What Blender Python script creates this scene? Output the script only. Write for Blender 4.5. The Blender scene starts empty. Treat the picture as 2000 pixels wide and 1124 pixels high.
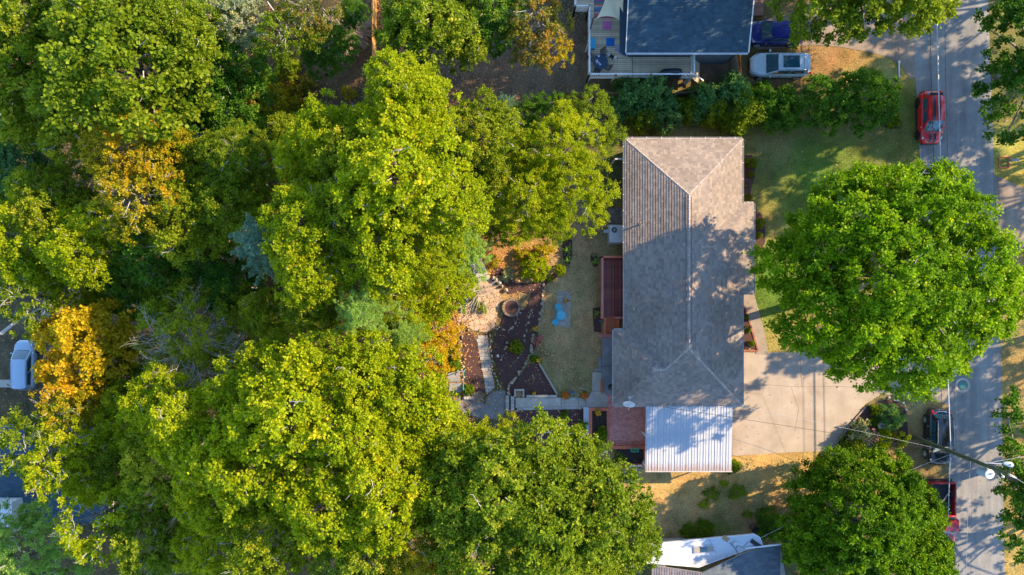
import bpy, bmesh, math, random
import numpy as np
from mathutils import Vector, Matrix

# ------------------------------------------------------------------ camera, light, exposure
H = 60.6                        # height of the drone over the upper lawn, metres
SC = bpy.context.scene
C = SC.collection
cam_d = bpy.data.cameras.new('camera'); cam = bpy.data.objects.new('camera', cam_d); C.objects.link(cam)
cam_d.sensor_width = 36.0; cam_d.lens = 18.0 * H / 40.0
cam_d.clip_start = 1.0; cam_d.clip_end = 2000.0
cam.location = (0, 0, H); cam.rotation_euler = (0, 0, 0)
SC.camera = cam
SUN_EL = math.radians(31.0)
SUN_AZ = Vector((0.94, 0.345, 0)).normalized()
sun_vec = Vector((SUN_AZ.x * math.cos(SUN_EL), SUN_AZ.y * math.cos(SUN_EL), math.sin(SUN_EL)))
world = bpy.data.worlds.new('World'); SC.world = world; world.use_nodes = True
wn = world.node_tree; bgn = wn.nodes['Background']
sky = wn.nodes.new('ShaderNodeTexSky'); sky.sky_type = 'NISHITA'; sky.sun_disc = False
sky.sun_elevation = SUN_EL; sky.sun_rotation = math.atan2(SUN_AZ.x, SUN_AZ.y)
sky.air_density = 1.0; sky.dust_density = 0.1; sky.ozone_density = 4.0
wn.links.new(sky.outputs[0], bgn.inputs[0]); bgn.inputs[1].default_value = 0.15
sd = bpy.data.lights.new('sun', 'SUN'); sd.energy = 3.85; sd.angle = math.radians(0.6); sd.color = (1.0, 0.75, 0.46)
so = bpy.data.objects.new('sun', sd); C.objects.link(so); so.location = (60, 22, 60)
so.rotation_euler = sun_vec.to_track_quat('Z', 'Y').to_euler()
SC.view_settings.view_transform = 'Standard'; SC.view_settings.look = 'None'
SC.view_settings.exposure = 1.68; SC.view_settings.gamma = 1.0
SC.view_settings.use_curve_mapping = False
SC.cycles.max_bounces = 8; SC.cycles.diffuse_bounces = 4; SC.cycles.transmission_bounces = 4
SC.cycles.glossy_bounces = 2; SC.cycles.transparent_max_bounces = 4

# ------------------------------------------------------------------ helpers
PI = math.pi
def smooth(t):
    t = np.clip(t, 0, 1); return t * t * (3 - 2 * t)
def terr(x, y=0):
    return -14.0 * smooth((-4.0 - x) / 46.0)
def W(px, py, z=0.0):
    """a point of the place that stands z metres high, from where it shows in the photo"""
    k = (1 - z / H) / 25.0
    return Vector(((px - 1000) * k, (562 - py) * k, z))
def G(px, py, dz=0.0):
    z = 0.0
    for _ in range(12):
        p = W(px, py, z); z = float(terr(p.x, p.y))
    p = W(px, py, z); p.z += dz
    return p

class MB:
    def __init__(s): s.v = []; s.f = []; s.m = []; s.cur = 0; s.a = []; s.av = 0.5
    def face(s, idx): s.f.append(tuple(idx)); s.m.append(s.cur); s.a.append(s.av)
    def add(s, verts, faces):
        o = len(s.v); s.v += [tuple(v) for v in verts]
        for f in faces: s.face([i + o for i in f])
    def box(s, c, size, rz=0.0, M=None):
        hx, hy, hz = size[0] / 2, size[1] / 2, size[2] / 2
        vs = [Vector((x, y, z)) for z in (-hz, hz) for x, y in ((-hx, -hy), (hx, -hy), (hx, hy), (-hx, hy))]
        R = M if M is not None else Matrix.Rotation(rz, 3, 'Z')
        c = Vector(c); vs = [R @ v + c for v in vs]
        s.add(vs, [(3, 2, 1, 0), (4, 5, 6, 7), (0, 1, 5, 4), (1, 2, 6, 5), (2, 3, 7, 6), (3, 0, 4, 7)]); return s
    def prism(s, poly, z0, z1, zf=None):
        n = len(poly)
        a = sum(poly[i][0] * poly[(i + 1) % n][1] - poly[(i + 1) % n][0] * poly[i][1] for i in range(n))
        if a < 0: poly = poly[::-1]
        if zf: vs = [(p[0], p[1], zf(p[0], p[1]) + z0) for p in poly] + [(p[0], p[1], zf(p[0], p[1]) + z1) for p in poly]
        else: vs = [(p[0], p[1], z0) for p in poly] + [(p[0], p[1], z1) for p in poly]
        s.add(vs, [tuple(range(n - 1, -1, -1)), tuple(range(n, 2 * n))] + [(i, (i + 1) % n, (i + 1) % n + n, i + n) for i in range(n)]); return s
    def cyl(s, p0, p1, r0, r1=None, n=10, caps=True):
        r1 = r0 if r1 is None else r1
        p0 = Vector(p0); p1 = Vector(p1); d = (p1 - p0)
        if d.length < 1e-6: return s
        q = d.to_track_quat('Z', 'Y'); vs = []
        for p, r in ((p0, r0), (p1, r1)):
            for i in range(n):
                a = 2 * PI * i / n; vs.append(p + q @ Vector((r * math.cos(a), r * math.sin(a), 0)))
        fs = [(i, (i + 1) % n, (i + 1) % n + n, i + n) for i in range(n)]
        if caps: fs += [tuple(range(n - 1, -1, -1)), tuple(range(n, 2 * n))]
        s.add(vs, fs); return s
    def tube(s, pts, r, n=6):
        for i in range(len(pts) - 1):
            ra = r if not callable(r) else r(i / (len(pts) - 1)); rb = r if not callable(r) else r((i + 1) / (len(pts) - 1))
            s.cyl(pts[i], pts[i + 1], ra, rb, n)
        return s
    def ball(s, c, r, nu=12, nv=8, sc=(1, 1, 1), top=1.0):
        vs = []; c = Vector(c)
        for j in range(nv + 1):
            t = PI * j / nv
            for i in range(nu):
                a = 2 * PI * i / nu
                vs.append((c.x + r * sc[0] * math.sin(t) * math.cos(a), c.y + r * sc[1] * math.sin(t) * math.sin(a), c.z + r * sc[2] * math.cos(t)))
        fs = [(j * nu + i, (j + 1) * nu + i, (j + 1) * nu + (i + 1) % nu, j * nu + (i + 1) % nu) for j in range(nv) for i in range(nu)]
        s.add(vs, fs); return s
    def patch(s, a, b, c, d, nu=6, nv=6, bulge=0.0, curve=(0, 0)):
        """bilinear sheet a-b-c-d, bulging along its normal; curve pushes edge a-b outward"""
        a, b, c, d = map(Vector, (a, b, c, d)); nrm = (b - a).cross(d - a).normalized(); vs = []
        for j in range(nv + 1):
            for i in range(nu + 1):
                u, v = i / nu, j / nv
                p = a * (1 - u) * (1 - v) + b * u * (1 - v) + c * u * v + d * (1 - u) * v
                p = p + nrm * bulge * (4 * u * (1 - u)) * (0.6 + 0.4 * 4 * v * (1 - v))
                e = 4 * u * (1 - u); p = p + (a - d).normalized() * (curve[0] * e * (1 - v)) + (d - a).normalized() * (curve[1] * e * v)
                vs.append(p)
        s.add(vs, [(j * (nu + 1) + i, j * (nu + 1) + i + 1, (j + 1) * (nu + 1) + i + 1, (j + 1) * (nu + 1) + i) for j in range(nv) for i in range(nu)]); return s
    def mesh(s, name, mats, smooth_=False, attr=False):
        me = bpy.data.meshes.new(name); me.from_pydata([tuple(v) for v in s.v], [], s.f)
        for m in (mats if isinstance(mats, (list, tuple)) else [mats]): me.materials.append(m)
        if any(s.m): me.polygons.foreach_set('material_index', s.m)
        if attr:
            at = me.attributes.new('tint', 'FLOAT', 'FACE'); at.data.foreach_set('value', [float(x) for x in s.a])
        if smooth_: me.polygons.foreach_set('use_smooth', [True] * len(me.polygons))
        me.update(); return me

def wloc(o):
    v = Vector((0, 0, 0))
    while o is not None: v = v + Vector(o.location); o = o.parent
    return v
def tag(o, label=None, cat=None, group=None, kind=None):
    if label: o['label'] = label
    if cat: o['category'] = cat
    if group: o['group'] = group
    if kind: o['kind'] = kind
    return o
def thing(name, label, cat, loc=(0, 0, 0), rz=0.0, group=None):
    o = bpy.data.objects.new(name, None); C.objects.link(o); o.empty_display_size = 0.3
    o.location = loc; o.rotation_euler = (0, 0, rz); return tag(o, label, cat, group)
def link(name, me, parent=None, loc=(0, 0, 0), rz=0.0, kind=None, local=False):
    """local=False: mesh (and loc) are in world metres under an unrotated parent"""
    o = bpy.data.objects.new(name, me); C.objects.link(o)
    l = Vector(loc)
    if parent is not None:
        o.parent = parent
        if not local: l = l - wloc(parent)
    o.location = l; o.rotation_euler = (0, 0, rz)
    if kind: o['kind'] = kind
    return o
def part(name, mb, mat, parent, sm=False, kind=None, attr=False, local=False, bev=0.0):
    o = link(name, mb.mesh(name, mat, sm, attr), parent, kind=kind, local=local)
    if bev:
        b = o.modifiers.new('bevel', 'BEVEL'); b.width = bev; b.segments = 2; b.limit_method = 'ANGLE'
    return o
def copy_tree(o, parent=None):
    c = o.copy(); C.objects.link(c)
    if parent is not None: c.parent = parent
    for ch in list(o.children): copy_tree(ch, c)
    return c
def struct(name, mb, mat, attr=False, sm=False):
    o = link(name, mb.mesh(name, mat, sm, attr)); o['kind'] = 'structure'; return o
def one(name, mb, mat, label, cat, loc=(0, 0, 0), group=None, sm=False, rz=0.0):
    o = link(name, mb.mesh(name, mat, sm), None, loc, rz); return tag(o, label, cat, group)

def clip(poly, conv):
    """Sutherland-Hodgman: poly clipped by a convex counter-clockwise polygon"""
    out = list(poly); n = len(conv)
    for i in range(n):
        ax, ay = conv[i][0], conv[i][1]; bx, by = conv[(i + 1) % n][0], conv[(i + 1) % n][1]
        if not out: return []
        inp = out; out = []
        def side(p): return (bx - ax) * (p[1] - ay) - (by - ay) * (p[0] - ax)
        for k in range(len(inp)):
            p, q = inp[k - 1], inp[k]; sp, sq = side(p), side(q)
            if sq >= -1e-9:
                if sp < -1e-9:
                    t = sp / (sp - sq); out.append((p[0] + (q[0] - p[0]) * t, p[1] + (q[1] - p[1]) * t))
                out.append(q)
            elif sp >= -1e-9:
                t = sp / (sp - sq); out.append((p[0] + (q[0] - p[0]) * t, p[1] + (q[1] - p[1]) * t))
    o2 = []
    for p in out:
        if not o2 or (abs(p[0] - o2[-1][0]) + abs(p[1] - o2[-1][1])) > 1e-5: o2.append((p[0], p[1]))
    if len(o2) > 2 and (abs(o2[0][0] - o2[-1][0]) + abs(o2[0][1] - o2[-1][1])) < 1e-5: o2.pop()
    return o2 if len(o2) > 2 else []
def ccw(poly):
    a = sum(poly[i][0] * poly[(i + 1) % len(poly)][1] - poly[(i + 1) % len(poly)][0] * poly[i][1] for i in range(len(poly)))
    return list(poly) if a > 0 else list(poly)[::-1]
def area(poly):
    return abs(sum(poly[i][0] * poly[(i + 1) % len(poly)][1] - poly[(i + 1) % len(poly)][0] * poly[i][1] for i in range(len(poly)))) / 2
def shrink(poly, g):
    cx = sum(p[0] for p in poly) / len(poly); cy = sum(p[1] for p in poly) / len(poly); out = []
    for p in poly:
        d = math.hypot(p[0] - cx, p[1] - cy); k = max(0.2, (d - g) / d) if d > 1e-6 else 1
        out.append((cx + (p[0] - cx) * k, cy + (p[1] - cy) * k))
    return out
def inside(poly, X, Y):
    r = np.zeros(np.shape(X), bool); n = len(poly)
    for i in range(n):
        x0, y0 = poly[i - 1][0], poly[i - 1][1]; x1, y1 = poly[i][0], poly[i][1]
        if y0 == y1: continue
        c = ((y0 > Y) != (y1 > Y)) & (X < (x1 - x0) * (Y - y0) / (y1 - y0) + x0); r ^= c
    return r
def voronoi(poly, size, rng, gap=0.02):
    xs = [p[0] for p in poly]; ys = [p[1] for p in poly]; pts = []
    y = min(ys) - size
    while y < max(ys) + size:
        x = min(xs) - size
        while x < max(xs) + size:
            pts.append((x + rng.uniform(-.36, .36) * size, y + rng.uniform(-.36, .36) * size)); x += size
        y += size
    out = []
    for i, p in enumerate(pts):
        cell = [(p[0] - 2 * size, p[1] - 2 * size), (p[0] + 2 * size, p[1] - 2 * size), (p[0] + 2 * size, p[1] + 2 * size), (p[0] - 2 * size, p[1] + 2 * size)]
        for j, q in enumerate(pts):
            if i == j or abs(q[0] - p[0]) > 3 * size or abs(q[1] - p[1]) > 3 * size: continue
            mx, my = (p[0] + q[0]) / 2, (p[1] + q[1]) / 2; dx, dy = q[0] - p[0], q[1] - p[1]
            o = []
            def sd_(a): return (a[0] - mx) * dx + (a[1] - my) * dy
            for k in range(len(cell)):
                a, b = cell[k - 1], cell[k]; sa, sb = sd_(a), sd_(b)
                if (sa <= 0) != (sb <= 0):
                    t = sa / (sa - sb); o.append((a[0] + (b[0] - a[0]) * t, a[1] + (b[1] - a[1]) * t))
                if sb <= 0: o.append(b)
            cell = o
            if len(cell) < 3: break
        if len(cell) < 3: continue
        c = clip(poly, ccw(cell))
        if c and area(c) > 0.12 * size * size: out.append(shrink(c, gap))
    return out

# ------------------------------------------------------------------ materials
MATS = {}
def nt(m): return m.node_tree.nodes, m.node_tree.links
def ramp(N, cols, pos=None, interp='LINEAR'):
    r = N.new('ShaderNodeValToRGB'); r.color_ramp.interpolation = interp; e = r.color_ramp.elements
    pos = pos or [i / (len(cols) - 1) for i in range(len(cols))]
    while len(e) < len(cols): e.new(0.5)
    for i, (c, p) in enumerate(zip(cols, pos)): e[i].position = p; e[i].color = (*c, 1)
    return r
def noise(N, L, vec, scale, det=3, rough=0.6):
    n = N.new('ShaderNodeTexNoise'); n.inputs['Scale'].default_value = scale; n.inputs['Detail'].default_value = det
    n.inputs['Roughness'].default_value = rough; L.new(vec, n.inputs['Vector']); return n.outputs['Fac']
def mixc(N, L, f, a, b, mode='MIX'):
    m = N.new('ShaderNodeMix'); m.data_type = 'RGBA'; m.blend_type = mode
    for s, v in ((m.inputs[0], f), (m.inputs[6], a), (m.inputs[7], b)):
        if isinstance(v, (int, float)): s.default_value = v
        elif isinstance(v, (tuple, list)): s.default_value = (*v[:3], 1)
        else: L.new(v, s)
    return m.outputs[2]
def M(name, c1, c2=None, scale=3.0, rough=0.8, metal=0.0, bump=0.0, bscale=20.0, c3=None, fine=None, coat=0.0, spec=0.4, tint=None, emit=None, rvar=0.0):
    """plain two/three tone surface with noise, relief and optional per-piece tint"""
    if name in MATS: return MATS[name]
    m = bpy.data.materials.new(name); m.use_nodes = True; N, L = nt(m); b = N['Principled BSDF']
    b.inputs['Roughness'].default_value = rough; b.inputs['Metallic'].default_value = metal
    b.inputs['Specular IOR Level'].default_value = spec; b.inputs['Coat Weight'].default_value = coat; b.inputs['Coat Roughness'].default_value = 0.05
    tc = N.new('ShaderNodeTexCoord'); vec = tc.outputs['Object']
    if c2 is None: c2 = tuple(x * 0.85 for x in c1)
    f = noise(N, L, vec, scale, 5)
    cols = [c1, c2] if c3 is None else [c1, c2, c3]
    r = ramp(N, cols, [0.33, 0.67] if c3 is None else [0.3, 0.5, 0.7]); L.new(f, r.inputs[0]); col = r.outputs[0]
    if fine:
        f2 = noise(N, L, vec, fine[0], 2, 0.8); r2 = ramp(N, [(1 - fine[1],) * 3, (1 + fine[1],) * 3], [0.35, 0.65]); L.new(f2, r2.inputs[0])
        col = mixc(N, L, 1.0, col, r2.outputs[0], 'MULTIPLY')
    if tint:
        a = N.new('ShaderNodeAttribute'); a.attribute_name = 'tint'; r3 = ramp(N, list(tint)); L.new(a.outputs['Fac'], r3.inputs[0])
        col = mixc(N, L, 1.0, col, r3.outputs[0], 'MULTIPLY')
    if rvar:
        oi = N.new('ShaderNodeObjectInfo'); r4 = ramp(N, [(1 - rvar,) * 3, (1 + rvar,) * 3]); L.new(oi.outputs['Random'], r4.inputs[0])
        col = mixc(N, L, 1.0, col, r4.outputs[0], 'MULTIPLY')
    L.new(col, b.inputs['Base Color'])
    if bump:
        bn = N.new('ShaderNodeBump'); bn.inputs['Strength'].default_value = bump; bn.inputs['Distance'].default_value = 0.03
        L.new(noise(N, L, vec, bscale, 4, 0.7), bn.inputs['Height']); L.new(bn.outputs[0], b.inputs['Normal'])
    MATS[name] = m; return m
def leafmat(name, cols, trans=0.4, pos=None, rough=0.5):
    if name in MATS: return MATS[name]
    m = bpy.data.materials.new(name); m.use_nodes = True; N, L = nt(m); b = N['Principled BSDF']
    b.inputs['Roughness'].default_value = rough; b.inputs['Specular IOR Level'].default_value = 0.14
    a = N.new('ShaderNodeAttribute'); a.attribute_name = 'tint'; r = ramp(N, cols, pos)
    oi = N.new('ShaderNodeObjectInfo'); ma = N.new('ShaderNodeMath'); ma.operation = 'MULTIPLY_ADD'
    L.new(oi.outputs['Random'], ma.inputs[0]); ma.inputs[1].default_value = 0.10; L.new(a.outputs['Fac'], ma.inputs[2])
    su = N.new('ShaderNodeMath'); su.operation = 'SUBTRACT'; L.new(ma.outputs[0], su.inputs[0]); su.inputs[1].default_value = 0.05
    L.new(su.outputs[0], r.inputs[0]); L.new(r.outputs[0], b.inputs['Base Color'])
    t = N.new('ShaderNodeBsdfTranslucent'); tc = mixc(N, L, 1.0, r.outputs[0], (1.25, 1.35, 0.6), 'MULTIPLY'); L.new(tc, t.inputs['Color'])
    ms = N.new('ShaderNodeMixShader'); ms.inputs[0].default_value = trans; L.new(b.outputs[0], ms.inputs[1]); L.new(t.outputs[0], ms.inputs[2])
    L.new(ms.outputs[0], N['Material Output'].inputs['Surface'])
    MATS[name] = m; return m
def paint(name, c, rough=0.25, coat=1.0, metal=0.0): return M(name, c, tuple(x * 0.93 for x in c), 2.0, rough, metal, coat=coat, spec=0.5)
def glass(name='sky_blue_glass', c=(0.012, 0.075, 0.11)): return M(name, c, c, 1, 0.04, 0, spec=1.0, coat=1.0)  # blue of the reflected sky is put into the base colour

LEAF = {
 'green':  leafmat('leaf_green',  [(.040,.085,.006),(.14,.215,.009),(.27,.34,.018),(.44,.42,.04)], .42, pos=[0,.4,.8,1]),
 'olive':  leafmat('leaf_olive',  [(.055,.100,.005),(.175,.245,.008),(.32,.36,.015),(.52,.42,.03)], .42, pos=[0,.4,.8,1]),
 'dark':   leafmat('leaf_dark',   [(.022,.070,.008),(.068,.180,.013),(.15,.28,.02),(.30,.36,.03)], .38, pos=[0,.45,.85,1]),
 'lemon':  leafmat('leaf_lemon',  [(.080,.13,.003),(.245,.325,.004),(.42,.45,.010),(.60,.50,.02)], .45, pos=[0,.35,.8,1]),
 'gold':   leafmat('leaf_gold',   [(.14,.15,.005),(.40,.34,.010),(.60,.42,.014),(.62,.32,.014)], .45, pos=[0,.3,.7,1]),
 'amber':  leafmat('leaf_amber',  [(.08,.11,.005),(.27,.27,.01),(.50,.36,.016),(.62,.28,.02)], .42, pos=[0,.4,.8,1]),
 'maple':  leafmat('leaf_maple',  [(.036,.088,.002),(.118,.235,.003),(.24,.385,.005),(.48,.52,.012)], .42, pos=[0,.4,.8,1]),
 'holly':  leafmat('leaf_holly',  [(.030,.078,.002),(.092,.20,.003),(.21,.35,.005),(.48,.50,.012)], .38, pos=[0,.42,.8,1]),
 'blue':   leafmat('leaf_blue',   [(.05,.12,.085),(.12,.23,.17),(.20,.34,.24),(.32,.42,.28)], .3),
 'lime':   leafmat('leaf_lime',   [(.11,.22,.03),(.23,.38,.06),(.36,.50,.10),(.46,.54,.14)], .4),
 'silver': leafmat('leaf_silver', [(.09,.14,.07),(.20,.26,.14),(.36,.38,.20),(.50,.42,.10)], .35),
 'rust':   leafmat('leaf_rust',   [(.06,.09,.01),(.14,.18,.02),(.26,.21,.03),(.40,.17,.03)], .38),
 'teal':   leafmat('leaf_teal',   [(.03,.10,.04),(.075,.20,.06),(.15,.30,.075),(.28,.38,.08)], .35),
 'straw':  leafmat('leaf_straw',  [(.20,.13,.05),(.32,.20,.08),(.42,.28,.12),(.5,.34,.17)], .2),
}
BARK = M('bark_grey', (.16, .14, .12), (.28, .26, .23), 6, .9, bump=.6, bscale=14)
TWIG = M('twig_pale', (.34, .32, .29), (.5, .47, .42), 5, .85)
MULCH = M('mulch_dark', (.048, .024, .022), (.115, .058, .050), 14, .95, bump=1.0, bscale=22, fine=(30, .5))
CONC = M('concrete_pale', (.36, .33, .28), (.47, .43, .37), 1.2, .9, bump=.15, bscale=30, fine=(24, .10))
CONC2 = M('concrete_grey', (.20, .21, .22), (.29, .30, .30), 1.0, .85, bump=.15, bscale=30, fine=(24, .10))
STONE = M('field_stone', (.24, .19, .13), (.44, .37, .28), 3, .9, bump=.5, bscale=9, fine=(12, .2), rvar=.22)
WHITESTONE = M('white_stone', (.55, .52, .47), (.72, .70, .66), 3, .85, bump=.4, bscale=9, rvar=.12)
FLAG = M('flagstone', (.50, .36, .24), (.42, .30, .20), 1.5, .9, bump=.3, bscale=12, fine=(16, .12), rvar=.16)
PAVER = M('grey_paver', (.30, .29, .27), (.40, .38, .35), 2, .9, bump=.3, bscale=14, fine=(18, .15), rvar=.15)
REDWOOD = M('red_stained_wood', (.50, .125, .060), (.60, .17, .08), 4, .55, bump=.1, bscale=20, rvar=.12)
DARKRED = M('maroon_stained_board', (.16, .035, .035), (.30, .085, .05), 1.3, .45, bump=.1, bscale=20, rvar=.35)
PINKWOOD = M('faded_red_rail', (.45, .17, .14), (.52, .21, .17), 4, .6)
WHITEP = M('white_painted_wood', (.66, .66, .64), (.76, .75, .72), 3, .6)
WHITEM = M('white_metal', (.62, .64, .66), (.70, .72, .73), 2, .4)
BLACKM = M('black_metal', (.012, .013, .015), (.022, .022, .025), 3, .45)
BLACKP = M('black_plastic', (.02, .02, .022), (.03, .03, .033), 3, .6)
RUBBER = M('tyre_rubber', (.014, .014, .014), (.024, .024, .024), 5, .85)
STEEL = M('galvanised_steel', (.45, .47, .49), (.55, .57, .58), 4, .4, .6)
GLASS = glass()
# ------------------------------------------------------------------ ground
def px2(l): return [tuple(W(x, y)[:2]) for x, y in l]
def gx2(l): return [tuple(G(x, y)[:2]) for x, y in l]
ROAD = px2([(1752,-160),(1768,0),(1778,60),(1790,180),(1797,330),(1822,500),(1843,650),(1850,760),(1855,1124),(1858,1300),(1968,1300),(1962,1124),(1955,700),(1945,450),(1941,330),(1937,200),(1930,0),(1920,-160)])
DRIVE = px2([(1430,688),(1500,689),(1592,687),(1700,690),(1790,690),(1850,672),(1851,790),(1800,776),(1722,770),(1690,790),(1658,828),(1618,881),(1540,884),(1430,891)])
DRIVE2 = px2([(1478,44),(1560,20),(1640,10),(1700,-6),(1740,-60),(1768,-90),(1790,150),(1779,156),(1760,128),(1735,112),(1690,101),(1640,92),(1590,88),(1500,96),(1476,96)])
DRIVE3 = px2([(1941,342),(1962,350),(1985,362),(2060,380),(2060,470),(2004,476),(1985,500),(1950,478)])
WALK = px2([(1446,573),(1472,573),(1494,653),(1500,692),(1476,692),(1476,684),(1453,600),(1446,600)])
PATH = px2([(1007,777),(1147,777),(1156,763),(1157,727.5),(1175,727.5),(1173,763),(1186,771),(1186,796),(1007,797)])
SLABP = px2([(1175.5,660),(1204,660),(1204,770),(1184,771),(1175.5,763)])
ASPH = px2([(872,768),(908,778),(927,776),(948,791),(951,775),(966,764),(987,762),(990,801),(975,818),(940,818),(890,800),(862,780)])
BLOCKP = px2([(929,655),(952,655),(955,676),(962,730),(966,757),(950,771),(944,735),(936,691)])
PATIO = px2([(1182,769),(1204,769),(1204,790),(1264,790),(1264,870),(1190,870),(1184,800)])
FLAGP = px2([(921,560),(935,547),(958,545),(975,566),(980,585),(974,602),(966,641),(950,650),(928,647),(893,628),(888,612),(900,598),(909,579)])
SIDEST = [(-90, 9), (-47.4, 11), (-46.6, 15), (-47.6, 19), (-90, 19)]
HARD = [ROAD, DRIVE, DRIVE2, DRIVE3, WALK, PATH, SLABP, ASPH, BLOCKP, PATIO, FLAGP]
HOUSE = px2([(1215,268),(1452,268),(1452,395),(1478,395),(1478,575),(1455,575),(1455,795),(1430,795),(1430,922),(1196,922),(1196,640),(1170,655),(1170,497),(1215,497)])
NH = px2([(1145,-120),(1465,-120),(1465,105),(1368,158),(1145,158)])

DRY = (.50,.33,.12); OLIVE = (.165,.18,.04); GREEN = (.065,.19,.016); DIRT = (.20,.135,.085); LITTER = (.27,.15,.07)
FOREST = (.085,.06,.03); TAN = (.42,.30,.145); GOLDL = (.42,.22,.08)
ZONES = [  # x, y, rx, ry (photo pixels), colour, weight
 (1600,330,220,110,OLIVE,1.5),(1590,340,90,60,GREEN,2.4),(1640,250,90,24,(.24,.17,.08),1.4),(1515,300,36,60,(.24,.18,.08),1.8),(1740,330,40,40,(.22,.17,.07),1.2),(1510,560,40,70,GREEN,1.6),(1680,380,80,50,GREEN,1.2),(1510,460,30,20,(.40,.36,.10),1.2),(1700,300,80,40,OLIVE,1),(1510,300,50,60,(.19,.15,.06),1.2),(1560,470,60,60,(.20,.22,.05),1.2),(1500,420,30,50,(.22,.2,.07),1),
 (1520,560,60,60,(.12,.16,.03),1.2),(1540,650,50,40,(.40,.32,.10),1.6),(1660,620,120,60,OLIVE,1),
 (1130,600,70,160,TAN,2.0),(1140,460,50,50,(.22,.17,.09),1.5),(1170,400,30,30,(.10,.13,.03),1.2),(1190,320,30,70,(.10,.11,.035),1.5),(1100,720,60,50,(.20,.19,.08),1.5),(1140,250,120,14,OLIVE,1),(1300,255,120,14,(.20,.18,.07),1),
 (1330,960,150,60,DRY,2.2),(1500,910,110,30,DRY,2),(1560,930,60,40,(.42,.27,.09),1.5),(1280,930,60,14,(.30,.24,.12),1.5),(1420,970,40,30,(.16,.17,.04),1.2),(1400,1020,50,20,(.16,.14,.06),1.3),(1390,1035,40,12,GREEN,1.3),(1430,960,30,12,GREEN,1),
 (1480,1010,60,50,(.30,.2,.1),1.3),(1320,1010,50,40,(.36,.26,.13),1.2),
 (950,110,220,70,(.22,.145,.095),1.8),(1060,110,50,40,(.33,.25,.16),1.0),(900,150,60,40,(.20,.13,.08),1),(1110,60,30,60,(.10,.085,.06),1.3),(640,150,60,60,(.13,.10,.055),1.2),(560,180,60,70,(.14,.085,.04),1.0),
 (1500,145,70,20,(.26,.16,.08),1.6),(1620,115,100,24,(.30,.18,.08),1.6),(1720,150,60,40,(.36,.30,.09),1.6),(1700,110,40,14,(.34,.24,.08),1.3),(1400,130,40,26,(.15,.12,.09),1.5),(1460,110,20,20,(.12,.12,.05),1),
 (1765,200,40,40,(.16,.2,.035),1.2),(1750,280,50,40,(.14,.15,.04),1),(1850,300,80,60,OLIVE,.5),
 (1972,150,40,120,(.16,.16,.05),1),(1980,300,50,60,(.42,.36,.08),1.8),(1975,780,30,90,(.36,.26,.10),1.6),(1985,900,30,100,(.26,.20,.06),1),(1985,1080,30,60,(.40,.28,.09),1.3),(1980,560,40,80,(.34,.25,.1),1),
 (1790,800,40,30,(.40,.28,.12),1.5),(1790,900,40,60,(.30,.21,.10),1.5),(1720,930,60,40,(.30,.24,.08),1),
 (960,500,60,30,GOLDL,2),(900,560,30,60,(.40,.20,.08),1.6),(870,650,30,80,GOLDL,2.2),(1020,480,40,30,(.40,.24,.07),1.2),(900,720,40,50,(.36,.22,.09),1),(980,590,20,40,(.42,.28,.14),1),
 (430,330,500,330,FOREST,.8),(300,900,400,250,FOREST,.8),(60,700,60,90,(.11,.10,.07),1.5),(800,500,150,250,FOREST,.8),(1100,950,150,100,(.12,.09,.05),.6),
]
def axis(lo, hi, a, b, fine):
    return np.concatenate([np.linspace(lo, a, 18)[:-1], np.arange(a, b, fine), np.linspace(b, hi, 18)])
gxs = axis(-320, 320, -56, 42, .35); gys = axis(-320, 320, -27, 27, .35)
GX, GY = np.meshgrid(gxs, gys); GZ = terr(GX, GY)
rs = np.random.RandomState(5)
def fbm(X, Y, sc, seed=0, oct_=4):
    r = np.random.RandomState(seed); out = np.zeros_like(X); amp = 1; tot = 0
    for o in range(oct_):
        for _ in range(4):
            a = r.uniform(0, 2 * PI); f = sc * 2 ** o * r.uniform(.7, 1.3); out = out + amp * np.sin((X * math.cos(a) + Y * math.sin(a)) * f + r.uniform(0, 6.28)) / 4
        tot += amp; amp *= .6
    return out / tot
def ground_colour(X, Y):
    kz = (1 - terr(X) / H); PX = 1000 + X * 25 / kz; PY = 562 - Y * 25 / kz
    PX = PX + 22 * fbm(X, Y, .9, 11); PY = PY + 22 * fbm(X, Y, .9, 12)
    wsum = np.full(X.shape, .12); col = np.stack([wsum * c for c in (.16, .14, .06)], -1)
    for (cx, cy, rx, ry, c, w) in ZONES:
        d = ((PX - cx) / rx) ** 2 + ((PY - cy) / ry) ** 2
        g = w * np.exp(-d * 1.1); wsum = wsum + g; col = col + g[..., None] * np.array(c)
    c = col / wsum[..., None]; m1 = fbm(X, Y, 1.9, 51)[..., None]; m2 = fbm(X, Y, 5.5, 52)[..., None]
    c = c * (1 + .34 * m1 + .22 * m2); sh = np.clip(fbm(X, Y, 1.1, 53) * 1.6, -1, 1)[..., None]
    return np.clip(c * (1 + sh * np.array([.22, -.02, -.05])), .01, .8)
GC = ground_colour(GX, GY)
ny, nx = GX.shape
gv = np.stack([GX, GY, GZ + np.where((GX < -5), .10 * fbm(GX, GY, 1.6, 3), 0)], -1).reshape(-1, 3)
ii = np.arange(ny - 1)[:, None] * nx + np.arange(nx - 1)[None]
gf = np.stack([ii, ii + 1, ii + 1 + nx, ii + nx], -1).reshape(-1, 4)
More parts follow.
